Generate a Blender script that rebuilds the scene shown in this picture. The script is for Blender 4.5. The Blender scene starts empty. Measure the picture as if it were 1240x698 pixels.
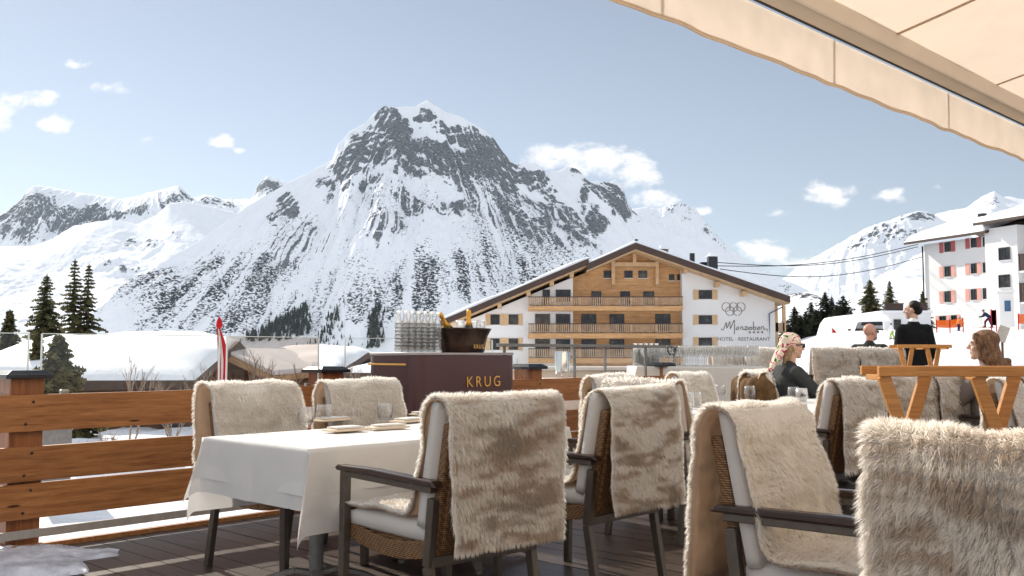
import bpy, bmesh, math, random
import numpy as np
from mathutils import Vector, Matrix, Euler

random.seed(7)
rng = np.random.default_rng(11)
PI = math.pi
SC = bpy.context.scene
COL = SC.collection

# ------------------------------------------------------------------ view
CAM_H, FPX, W0, H0, HORIZON = 1.15, 1150.0, 1240.0, 698.0, 428.0
PITCH = math.atan((HORIZON - H0 / 2) / FPX)
CP, SP = math.cos(PITCH), math.sin(PITCH)

def ray(x, y):
    u, v = (x - W0 / 2) / FPX, (H0 / 2 - y) / FPX
    return (u, CP - v * SP, SP + v * CP)

def at_h(x, y, h):
    d = ray(x, y); s = (h - CAM_H) / d[2]
    return Vector((d[0] * s, d[1] * s, h))

def at_Y(x, y, Y):
    d = ray(x, y); s = Y / d[1]
    return Vector((d[0] * s, Y, CAM_H + d[2] * s))

# terrace axes: A runs along the railing (away, to the right), N points from the railing into the terrace
AZ = math.radians(43)
A = Vector((math.sin(AZ), math.cos(AZ), 0)); N = Vector((math.cos(AZ), -math.sin(AZ), 0))
ROT_A = -AZ            # rotation that takes local +Y to A
ROT_N = -AZ - PI / 2   # local +Y to N

# ------------------------------------------------------------------ numpy noise
def _hash(i, j, k, seed):
    h = (i * 374761393 + j * 668265263 + k * 2147483647 + seed * 1274126177) & 0xFFFFFFFF
    h = ((h ^ (h >> 13)) * 1274126177) & 0xFFFFFFFF
    h = h ^ (h >> 16)
    return (h & 0xFFFF) / 32767.5 - 1.0

def noise3(p, seed=0):
    p = np.asarray(p, dtype=np.float64)
    f = np.floor(p); i = f.astype(np.int64); t = p - f
    t = t * t * t * (t * (t * 6 - 15) + 10)
    out = 0
    for dx in (0, 1):
        wx = t[:, 0] if dx else 1 - t[:, 0]
        for dy in (0, 1):
            wy = t[:, 1] if dy else 1 - t[:, 1]
            for dz in (0, 1):
                wz = t[:, 2] if dz else 1 - t[:, 2]
                out = out + wx * wy * wz * _hash(i[:, 0] + dx, i[:, 1] + dy, i[:, 2] + dz, seed)
    return out

def fbm(p, octaves=5, seed=0, gain=0.5, ridged=False):
    p = np.asarray(p, dtype=np.float64); a, tot, out = 1.0, 0.0, 0
    for o in range(octaves):
        n = noise3(p * (2.03 ** o) + o * 17.3, seed + o)
        if ridged: n = 1 - 2 * np.abs(n)
        out = out + a * n; tot += a; a *= gain
    return out / tot

def P3(x, y, z=0.0):
    x = np.asarray(x, float); return np.stack([x, np.broadcast_to(y, x.shape), np.broadcast_to(z, x.shape)], 1)

def sstep(a, b, x):
    t = np.clip((np.asarray(x, float) - a) / (b - a), 0, 1); return t * t * (3 - 2 * t)

# ------------------------------------------------------------------ object bookkeeping
def tag(o, label=None, cat=None, group=None, kind=None):
    if label: o['label'] = label
    if cat: o['category'] = cat
    if group: o['group'] = group
    if kind: o['kind'] = kind
    return o

def thing(name, label, cat, loc=(0, 0, 0), rz=0.0, group=None, scale=None):
    o = bpy.data.objects.new(name, None); COL.objects.link(o)
    o.location = loc; o.rotation_euler = (0, 0, rz); o.empty_display_size = 0.1
    if scale: o.scale = scale
    return tag(o, label, cat, group)

def link(name, me, parent=None, loc=None, rz=None):
    o = bpy.data.objects.new(name, me); COL.objects.link(o)
    if parent is not None: o.parent = parent
    if loc is not None: o.location = loc
    if rz is not None: o.rotation_euler = (0, 0, rz)
    return o

CHILDREN = {}
def copy_tree(o, parent=None):
    c = o.copy(); COL.objects.link(c)
    if parent is not None: c.parent = parent
    for ch in list(o.children): copy_tree(ch, c)
    return c

def dup(o, label, loc, rz, group=None):
    c = copy_tree(o); c.location = loc; c.rotation_euler = (0, 0, rz)
    return tag(c, label, None, group)

# ------------------------------------------------------------------ mesh collector
class MB:
    def __init__(s): s.v = []; s.f = []; s.mi = []; s.m = 0; s.T = Matrix.Identity(4)
    def add(s, vs, fs):
        b = len(s.v)
        for p in vs:
            q = s.T @ Vector(p); s.v.append((q.x, q.y, q.z))
        for f in fs: s.f.append(tuple(i + b for i in f)); s.mi.append(s.m)
        return s
    def box(s, c, d, rz=0.0, rx=0.0, ry=0.0, taper=1.0):
        R = Euler((rx, ry, rz)).to_matrix(); vs = []
        for k in (-1, 1):
            t = taper if k > 0 else 1.0
            for (i, j) in ((-1, -1), (1, -1), (1, 1), (-1, 1)):
                vs.append(Vector(c) + R @ Vector((i * d[0] / 2 * t, j * d[1] / 2 * t, k * d[2] / 2)))
        return s.add(vs, [(3, 2, 1, 0), (4, 5, 6, 7), (0, 1, 5, 4), (1, 2, 6, 5), (2, 3, 7, 6), (3, 0, 4, 7)])
    def bar(s, a, b, w, h, up=(0, 0, 1), w2=None, h2=None):
        a, b = Vector(a), Vector(b); d = (b - a).normalized(); up = Vector(up)
        if abs(d.dot(up)) > 0.98: up = Vector((0, 1, 0)) if abs(d.y) < 0.9 else Vector((1, 0, 0))
        r = d.cross(up).normalized(); u = r.cross(d).normalized(); vs = []
        for p, ww, hh in ((a, w, h), (b, w2 or w, h2 or h)):
            for (i, j) in ((-1, -1), (1, -1), (1, 1), (-1, 1)): vs.append(p + r * (i * ww / 2) + u * (j * hh / 2))
        return s.add(vs, [(0, 1, 2, 3), (7, 6, 5, 4), (4, 5, 1, 0), (5, 6, 2, 1), (6, 7, 3, 2), (7, 4, 0, 3)])
    def tube(s, pts, r, n=8, cap=True):
        pts = [Vector(p) for p in pts]; rs = r if isinstance(r, (list, tuple)) else [r] * len(pts)
        vs = []; ref = None
        for k, p in enumerate(pts):
            d = (pts[min(k + 1, len(pts) - 1)] - pts[max(k - 1, 0)]).normalized()
            if ref is None: ref = Vector((0, 0, 1)) if abs(d.z) < 0.9 else Vector((1, 0, 0))
            x = d.cross(ref).normalized(); y = d.cross(x).normalized(); ref = -y if False else y.cross(d) * 0 + ref
            for q in range(n):
                t = 2 * PI * q / n; vs.append(p + x * (rs[k] * math.cos(t)) + y * (rs[k] * math.sin(t)))
        fs = []
        for k in range(len(pts) - 1):
            for q in range(n): fs.append((k * n + q, k * n + (q + 1) % n, (k + 1) * n + (q + 1) % n, (k + 1) * n + q))
        if cap: fs.append(tuple(range(n - 1, -1, -1))); fs.append(tuple((len(pts) - 1) * n + q for q in range(n)))
        return s.add(vs, fs)
    def lathe(s, prof, n=20, c=(0, 0, 0), sx=1.0, sy=1.0, closed=False):
        vs = []; fs = []; m = len(prof)
        for (r, z) in prof:
            for q in range(n):
                t = 2 * PI * q / n; vs.append((c[0] + r * sx * math.cos(t), c[1] + r * sy * math.sin(t), c[2] + z))
        for k in range(m - 1):
            for q in range(n): fs.append((k * n + q, k * n + (q + 1) % n, (k + 1) * n + (q + 1) % n, (k + 1) * n + q))
        if prof[0][0] > 1e-4 and not closed: fs.append(tuple(range(n - 1, -1, -1)))
        if prof[-1][0] > 1e-4 and not closed: fs.append(tuple((m - 1) * n + q for q in range(n)))
        return s.add(vs, fs)
    def prism(s, poly, z0, z1):
        n = len(poly); vs = [(p[0], p[1], z0) for p in poly] + [(p[0], p[1], z1) for p in poly]
        fs = [tuple(range(n - 1, -1, -1)), tuple(range(n, 2 * n))]
        for i in range(n): fs.append((i, (i + 1) % n, n + (i + 1) % n, n + i))
        return s.add(vs, fs)
    def extrude_xz(s, poly, y0, y1):
        n = len(poly); vs = [(p[0], y0, p[1]) for p in poly] + [(p[0], y1, p[1]) for p in poly]
        fs = [tuple(range(n)), tuple(range(2 * n - 1, n - 1, -1))]
        for i in range(n): fs.append((i, n + i, n + (i + 1) % n, (i + 1) % n))
        return s.add(vs, fs)
    def mesh(s, name, mats, smooth=False):
        me = bpy.data.meshes.new(name); me.from_pydata(s.v, [], s.f)
        if not isinstance(mats, (list, tuple)): mats = [mats]
        for m in mats: me.materials.append(m)
        if len(mats) > 1: me.polygons.foreach_set('material_index', s.mi)
        bm = bmesh.new(); bm.from_mesh(me); bmesh.ops.recalc_face_normals(bm, faces=bm.faces); bm.to_mesh(me); bm.free()
        if smooth is True: me.polygons.foreach_set('use_smooth', [True] * len(me.polygons))
        elif smooth: me.set_sharp_from_angle(angle=math.radians(smooth))
        if smooth and smooth is not True: me.polygons.foreach_set('use_smooth', [True] * len(me.polygons))
        me.update(); return me
    def build(s, name, mats, parent=None, smooth=False, bevel=0.0, loc=None, rz=None):
        o = link(name, s.mesh(name, mats, smooth), parent, loc, rz)
        if bevel:
            b = o.modifiers.new('edge', 'BEVEL'); b.width = bevel; b.segments = 2; b.limit_method = 'ANGLE'; b.angle_limit = math.radians(40)
        return o

def grid_mesh(name, V, nu, nv, mat, smooth=True, attrs=None, wrap=False):
    """V: (nu*nv,3) array, row-major in v fastest."""
    me = bpy.data.meshes.new(name)
    iu = np.arange(nu if wrap else nu - 1); iv = np.arange(nv - 1)
    I, J = np.meshgrid(iu, iv, indexing='ij'); I2 = (I + 1) % nu
    q = np.stack([I * nv + J, I2 * nv + J, I2 * nv + J + 1, I * nv + J + 1], -1).reshape(-1)
    nf = len(q) // 4
    me.vertices.add(nu * nv); me.vertices.foreach_set('co', np.asarray(V, np.float32).reshape(-1))
    me.loops.add(len(q)); me.loops.foreach_set('vertex_index', q.astype(np.int32))
    me.polygons.add(nf); me.polygons.foreach_set('loop_start', np.arange(0, 4 * nf, 4, dtype=np.int32))
    me.update(calc_edges=True)
    me.polygons.foreach_set('use_smooth', np.full(nf, bool(smooth)))
    for k, a in (attrs or {}).items():
        at = me.attributes.new(k, 'FLOAT', 'POINT'); at.data.foreach_set('value', np.asarray(a, np.float32))
    me.materials.append(mat); me.update(); return me

# ------------------------------------------------------------------ materials
class NT:
    def __init__(s, name):
        s.m = bpy.data.materials.new(name); s.m.use_nodes = True; s.t = s.m.node_tree
        s.b = s.t.nodes['Principled BSDF']; s.out = s.t.nodes['Material Output']
    def n(s, typ, **kw):
        nd = s.t.nodes.new(typ)
        for k, v in kw.items():
            if k.startswith('i_'):
                key = k[2:].replace('_', ' ')
                nd.inputs[int(key) if key.isdigit() else key].default_value = v
            else: setattr(nd, k, v)
        return nd
    def l(s, a, b): s.t.links.new(a, b)
    def coord(s, scale=(1, 1, 1), kind='Object', rot=(0, 0, 0)):
        tc = s.n('ShaderNodeTexCoord'); mp = s.n('ShaderNodeMapping')
        mp.inputs['Scale'].default_value = scale; mp.inputs['Rotation'].default_value = rot
        s.l(tc.outputs[kind], mp.inputs['Vector']); return mp.outputs[0]
    def noise(s, vec, scale=5, detail=4, rough=0.55, dist=0.0):
        nd = s.n('ShaderNodeTexNoise'); nd.inputs['Scale'].default_value = scale
        nd.inputs['Detail'].default_value = detail; nd.inputs['Roughness'].default_value = rough
        nd.inputs['Distortion'].default_value = dist
        if vec is not None: s.l(vec, nd.inputs['Vector'])
        return nd.outputs['Fac']
    def ramp(s, fac, stops, interp='LINEAR'):
        r = s.n('ShaderNodeValToRGB'); cr = r.color_ramp; cr.interpolation = interp
        while len(cr.elements) < len(stops): cr.elements.new(0.5)
        for e, (p, c) in zip(cr.elements, stops):
            e.position = p; e.color = (*c, 1) if len(c) == 3 else c
        s.l(fac, r.inputs['Fac']); return r.outputs['Color']
    def mix(s, fac, a, b, blend='MIX'):
        m = s.n('ShaderNodeMix', data_type='RGBA', blend_type=blend)
        for sock, v in ((m.inputs[0], fac), (m.inputs[6], a), (m.inputs[7], b)):
            if isinstance(v, (int, float)): sock.default_value = v
            elif isinstance(v, tuple): sock.default_value = (*v, 1) if len(v) == 3 else v
            else: s.l(v, sock)
        return m.outputs[2]
    def math(s, op, a, b=0.0, clamp=False):
        m = s.n('ShaderNodeMath', operation=op, use_clamp=clamp)
        for sock, v in ((m.inputs[0], a), (m.inputs[1], b)):
            if isinstance(v, (int, float)): sock.default_value = v
            else: s.l(v, sock)
        return m.outputs[0]
    def step(s, x, a, b):
        m = s.n('ShaderNodeMapRange', interpolation_type='SMOOTHSTEP')
        s.l(x, m.inputs['Value']); m.inputs['From Min'].default_value = a; m.inputs['From Max'].default_value = b
        return m.outputs[0]
    def attr(s, name, out='Fac'):
        a = s.n('ShaderNodeAttribute', attribute_name=name); return a.outputs[out]
    def bump(s, h, strength=0.3, dist=0.02):
        b = s.n('ShaderNodeBump'); b.inputs['Strength'].default_value = strength; b.inputs['Distance'].default_value = dist
        s.l(h, b.inputs['Height']); s.l(b.outputs[0], s.b.inputs['Normal']); return b
    def base(s, c, rough=0.6, metal=0.0, spec=None):
        if isinstance(c, tuple): s.b.inputs['Base Color'].default_value = (*c, 1)
        else: s.l(c, s.b.inputs['Base Color'])
        if isinstance(rough, (int, float)): s.b.inputs['Roughness'].default_value = rough
        else: s.l(rough, s.b.inputs['Roughness'])
        s.b.inputs['Metallic'].default_value = metal
        if spec is not None: s.b.inputs['Specular IOR Level'].default_value = spec
        return s

def mat_plain(name, c, rough=0.6, metal=0.0, var=0.15, scale=6.0, bump=0.0, spec=None):
    t = NT(name); v = t.coord(); f = t.noise(v, scale, 5)
    lo = tuple(x * (1 - var) for x in c); hi = tuple(min(1, x * (1 + var)) for x in c)
    t.base(t.ramp(f, [(0.3, lo), (0.7, hi)]), rough, metal, spec)
    if bump: t.bump(t.noise(v, scale * 8, 4), bump, 0.01)
    return t.m

def mat_wood(name, dark, light, scale=1.0, axis='X', rough=0.55, knots=True, rnd=0.25, bump=0.25, spec=0.35):
    """boards with grain running along one local axis; a 'tint' attribute varies the boards"""
    t = NT(name)
    sc = {'X': (0.5, 9, 9), 'Y': (9, 0.5, 9), 'Z': (9, 9, 0.5)}[axis]
    v = t.coord(tuple(k * scale for k in sc))
    g = t.noise(v, 3.0, 6, 0.6, 0.6); g2 = t.noise(v, 14.0, 4, 0.6)
    big = t.noise(t.coord((0.8, 0.8, 0.8)), 1.7, 3)
    f = t.math('ADD', t.math('MULTIPLY', g, 0.6), t.math('MULTIPLY', g2, 0.4))
    c = t.ramp(f, [(0.33, dark), (0.62, light)])
    c = t.mix(0.35, c, t.ramp(big, [(0.3, (0.55, 0.5, 0.45)), (0.7, (1, 1, 1))]), 'MULTIPLY')
    if knots:
        vo = t.n('ShaderNodeTexVoronoi'); kv = {'X': (1.1, 5, 5), 'Y': (5, 1.1, 5), 'Z': (5, 5, 1.1)}[axis]
        t.l(t.coord(tuple(k * scale for k in kv)), vo.inputs['Vector']); vo.inputs['Scale'].default_value = 1.3
        c = t.mix(t.math('SUBTRACT', 1.0, t.step(vo.outputs['Distance'], 0.05, 0.10)), c, tuple(x * 0.25 for x in dark))
    tint = t.attr('tint')
    c = t.mix(t.math('MULTIPLY', tint, rnd), c, tuple(x * 0.35 for x in dark))
    t.base(c, rough, 0, spec)
    t.bump(f, bump, 0.004)
    return t.m

def set_tint(me, vals):
    at = me.attributes.new('tint', 'FLOAT', 'POINT'); at.data.foreach_set('value', np.asarray(vals, np.float32))
# ------------------------------------------------------------------ camera, sun, sky
cam = bpy.data.cameras.new('camera'); camo = bpy.data.objects.new('camera', cam); COL.objects.link(camo)
cam.sensor_width = 36; cam.sensor_fit = 'HORIZONTAL'; cam.lens = 36 * FPX / W0
cam.clip_start = 0.05; cam.clip_end = 30000
camo.location = (0, 0, CAM_H); camo.rotation_euler = (PI / 2 + PITCH, 0, 0)
SC.camera = camo

SUN_AZ, SUN_EL = math.radians(-39), math.radians(33)      # azimuth from +Y, negative = to the left
SDIR = Vector((math.sin(SUN_AZ) * math.cos(SUN_EL), math.cos(SUN_AZ) * math.cos(SUN_EL), math.sin(SUN_EL)))
sl = bpy.data.lights.new('sun', 'SUN'); sl.energy = 3.7; sl.angle = math.radians(0.5); sl.color = (1.0, 0.92, 0.81)
so = bpy.data.objects.new('sun', sl); COL.objects.link(so); so.location = SDIR * 60
so.rotation_euler = SDIR.to_track_quat('Z', 'Y').to_euler()

world = bpy.data.worlds.new('World'); SC.world = world; world.use_nodes = True
wt = world.node_tree; wn = wt.nodes; bg = wn['Background']
sky = wn.new('ShaderNodeTexSky'); sky.sky_type = 'NISHITA'; sky.sun_disc = False
sky.sun_elevation = SUN_EL; sky.sun_rotation = SUN_AZ
sky.altitude = 1500; sky.air_density = 1.0; sky.dust_density = 0.35; sky.ozone_density = 1.6
bg.inputs['Strength'].default_value = 0.061

def wmath(op, a, b=0.0, clamp=False):
    m = wn.new('ShaderNodeMath'); m.operation = op; m.use_clamp = clamp
    for sock, v in ((m.inputs[0], a), (m.inputs[1], b)):
        if isinstance(v, (int, float)): sock.default_value = v
        else: wt.links.new(v, sock)
    return m.outputs[0]
wtc = wn.new('ShaderNodeTexCoord'); sep = wn.new('ShaderNodeSeparateXYZ'); wt.links.new(wtc.outputs['Generated'], sep.inputs[0])
ysafe = wmath('MAXIMUM', sep.outputs['Y'], 0.02)
cu = wmath('DIVIDE', sep.outputs['X'], ysafe); cv = wmath('DIVIDE', sep.outputs['Z'], ysafe)
comb = wn.new('ShaderNodeCombineXYZ'); wt.links.new(cu, comb.inputs[0]); wt.links.new(cv, comb.inputs[1])
def wnoise(scale, detail, rough, sx=1.0, sy=1.0, off=0.0):
    mp = wn.new('ShaderNodeMapping'); mp.inputs['Scale'].default_value = (sx, sy, 1); mp.inputs['Location'].default_value = (off, off * 0.7, 0)
    wt.links.new(comb.outputs[0], mp.inputs['Vector'])
    nz = wn.new('ShaderNodeTexNoise'); nz.inputs['Scale'].default_value = scale; nz.inputs['Detail'].default_value = detail
    nz.inputs['Roughness'].default_value = rough; nz.inputs['Distortion'].default_value = 0.3
    wt.links.new(mp.outputs[0], nz.inputs['Vector']); return nz.outputs['Fac']
n_a = wnoise(22, 9, 0.62, 0.8, 1.2); n_b = wnoise(60, 6, 0.6, 0.8, 1.2, 3.1)
shape = wmath('ADD', wmath('MULTIPLY', n_a, 0.75), wmath('MULTIPLY', n_b, 0.25))
CLOUDS = [  # photo x, y, half width, half height, weight
    (25, 120, 52, 13, 1), (-15, 128, 40, 24, 1), (58, 117, 18, 10, .9), (2, 150, 16, 16, .9), (68, 150, 22, 12, .85), (92, 77, 22, 8, .75),
    (132, 108, 28, 11, .8), (180, 170, 14, 9, .55), (270, 172, 18, 10, .8), (292, 182, 9, 5, .6), (98, 166, 9, 5, .5),
    (655, 192, 45, 18, 1), (722, 192, 52, 30, 1.1), (772, 205, 34, 26, 1), (790, 244, 34, 15, 1), (852, 256, 14, 6, .6),
    (1003, 238, 40, 20, 1), (1080, 237, 28, 12, .75), (950, 259, 22, 7, .6), (1137, 225, 12, 7, .5),
    (930, 305, 60, 18, .9), (905, 297, 40, 9, .7), (985, 318, 60, 22, .9)]
BACK_FILL = 9.0
hsv = wn.new('ShaderNodeHueSaturation'); hsv.inputs['Saturation'].default_value = 0.54; wt.links.new(sky.outputs[0], hsv.inputs['Color'])
acc = None
for (x, y, hw, hh, wgt) in CLOUDS:
    d = ray(x, y); u0, v0 = d[0] / d[1], d[2] / d[1]
    du = wmath('DIVIDE', wmath('SUBTRACT', cu, u0), hw / FPX * 1.15); dv = wmath('DIVIDE', wmath('SUBTRACT', cv, v0), hh / FPX * 1.15)
    r2 = wmath('ADD', wmath('MULTIPLY', du, du), wmath('MULTIPLY', dv, dv))
    e = wmath('MULTIPLY', wmath('SUBTRACT', 1.0, r2, True), wgt)
    acc = e if acc is None else wmath('MAXIMUM', acc, e)
dens = wmath('ADD', wmath('MULTIPLY', acc, 1.0), wmath('MULTIPLY', wmath('SUBTRACT', shape, 0.57), 4.6))
mr = wn.new('ShaderNodeMapRange'); mr.interpolation_type = 'SMOOTHSTEP'; wt.links.new(dens, mr.inputs['Value'])
mr.inputs['From Min'].default_value = 0.02; mr.inputs['From Max'].default_value = 0.9
mask = wmath('MULTIPLY', mr.outputs[0], wmath('GREATER_THAN', acc, 0.001))
mask = wmath('MULTIPLY', mask, 0.95)
haze_mix = wn.new('ShaderNodeMix'); haze_mix.data_type = 'RGBA'
wt.links.new(mask, haze_mix.inputs[0]); wt.links.new(hsv.outputs[0], haze_mix.inputs[6]); haze_mix.inputs[7].default_value = (11.0, 10.7, 10.4, 1)
# unseen bright cloud behind the viewer and overhead, added as fill light
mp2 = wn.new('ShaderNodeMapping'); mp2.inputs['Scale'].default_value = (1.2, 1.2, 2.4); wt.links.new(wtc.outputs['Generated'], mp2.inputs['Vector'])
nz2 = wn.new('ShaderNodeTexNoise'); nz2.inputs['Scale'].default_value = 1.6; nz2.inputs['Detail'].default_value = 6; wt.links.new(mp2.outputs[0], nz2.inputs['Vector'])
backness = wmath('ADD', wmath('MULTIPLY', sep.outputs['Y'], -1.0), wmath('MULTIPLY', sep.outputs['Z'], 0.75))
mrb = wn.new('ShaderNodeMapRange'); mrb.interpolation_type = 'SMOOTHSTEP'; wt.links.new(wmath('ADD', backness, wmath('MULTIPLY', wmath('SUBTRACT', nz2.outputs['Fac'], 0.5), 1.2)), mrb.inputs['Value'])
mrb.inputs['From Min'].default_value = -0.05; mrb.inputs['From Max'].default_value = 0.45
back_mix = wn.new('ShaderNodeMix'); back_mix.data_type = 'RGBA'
wt.links.new(wmath('MULTIPLY', mrb.outputs[0], 0.85), back_mix.inputs[0]); wt.links.new(haze_mix.outputs[2], back_mix.inputs[6]); back_mix.inputs[7].default_value = (BACK_FILL * 0.94, BACK_FILL * 0.99, BACK_FILL * 1.07, 1)
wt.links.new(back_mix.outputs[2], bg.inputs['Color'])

SC.view_settings.view_transform = 'Standard'; SC.view_settings.look = 'None'
SC.view_settings.exposure = 0.88; SC.view_settings.gamma = 1.0; SC.view_settings.use_curve_mapping = False
cy = SC.cycles
cy.max_bounces = 10; cy.diffuse_bounces = 4; cy.glossy_bounces = 4; cy.transmission_bounces = 8; cy.transparent_max_bounces = 16
cy.use_denoising = True; cy.use_adaptive_sampling = True; cy.adaptive_threshold = 0.02
cy.caustics_reflective = False; cy.caustics_refractive = False; cy.sample_clamp_indirect = 6.0

# ------------------------------------------------------------------ snow and rock
def snow_mat(name, tracks=False):
    t = NT(name); v = t.coord()
    big = t.noise(v, 0.35, 5, 0.6); fine = t.noise(v, 9, 5, 0.65)
    wear = t.noise(t.coord((0.4, 1.0, 1), rot=(0, 0, .4)), 0.5, 6, .65, .5)
    t.base(t.mix(t.math('MULTIPLY', t.step(wear, .42, .66), 0.75 if tracks else 0.2), t.ramp(fine, [(0.25, (0.80, 0.82, 0.86)), (0.7, (0.88, 0.89, 0.91))]), (0.60, 0.615, 0.65)), 0.65, 0, 0.2)
    tr = t.noise(t.coord((0.25, 1.6, 1), rot=(0, 0, .5)), 1.3, 4, .6, .8); h = t.math('ADD', t.math('ADD', t.math('MULTIPLY', big, 6.0), fine), t.math('MULTIPLY', tr, 5.0 if tracks else 0.0))
    t.bump(h, 0.45 if tracks else 0.3, 0.08 if tracks else 0.04); return t.m
M_SNOW = snow_mat('snow'); M_SNOW_TRACKED = snow_mat('tracked_snow', True)

def mountain_mat(name, far=0.0):
    t = NT(name)
    v = t.coord()
    r = t.attr('rock'); s = t.attr('shrub')
    d = t.math('ADD', t.math('MULTIPLY', t.noise(v, 0.03, 8, 0.7, 0.5), 0.6), t.math('MULTIPLY', t.noise(t.coord((1, 1, 1.6), rot=(0, .6, 0)), 0.07, 6, 0.7, 0.8), 0.4))
    d2 = t.noise(t.coord((1, 1, 2.0)), 0.13, 6, 0.68)
    k = t.math('ADD', r, t.math('MULTIPLY', t.math('SUBTRACT', d, 0.5), 1.7))
    rockm = t.step(k, 0.44, 0.54)
    rc = t.ramp(d2, [(0.28, (0.04, 0.046, 0.055)), (0.48, (0.13, 0.137, 0.147)), (0.70, (0.31, 0.31, 0.305))])
    ks = t.math('ADD', t.math('MULTIPLY', t.math('SUBTRACT', d2, 0.5), 1.7), t.math('MULTIPLY', s, 0.5))
    shm = t.math('MULTIPLY', t.step(ks, 0.41, 0.50), t.step(s, 0.02, 0.2))
    snow = t.ramp(d, [(0.3, (0.80, 0.83, 0.87)), (0.7, (0.88, 0.89, 0.91))])
    c = t.mix(shm, snow, t.ramp(d, [(0.35, (0.012, 0.016, 0.020)), (0.7, (0.05, 0.048, 0.045))]))
    c = t.mix(rockm, c, rc)
    t.base(c, 0.85, 0, 0.1)
    h = t.math('ADD', d2, t.math('MULTIPLY', rockm, t.math('MULTIPLY', d, 3.0)))
    t.bump(h, 0.5, 3.0)
    return t.m
M_MOUNT = mountain_mat('mountain_face')

def blobs(px, py, L):
    o = np.zeros_like(px)
    for b in L:
        x, y, a, c, w = b[:5]; ang = math.radians(b[5]) if len(b) > 5 else 0.0
        dx, dy = px - x, py - y
        u = dx * math.cos(ang) + dy * math.sin(ang); q = -dx * math.sin(ang) + dy * math.cos(ang)
        o = np.maximum(o, w * np.clip(1.25 - ((u / a) ** 2 + (q / c) ** 2), 0, 1))
    return o

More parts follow.
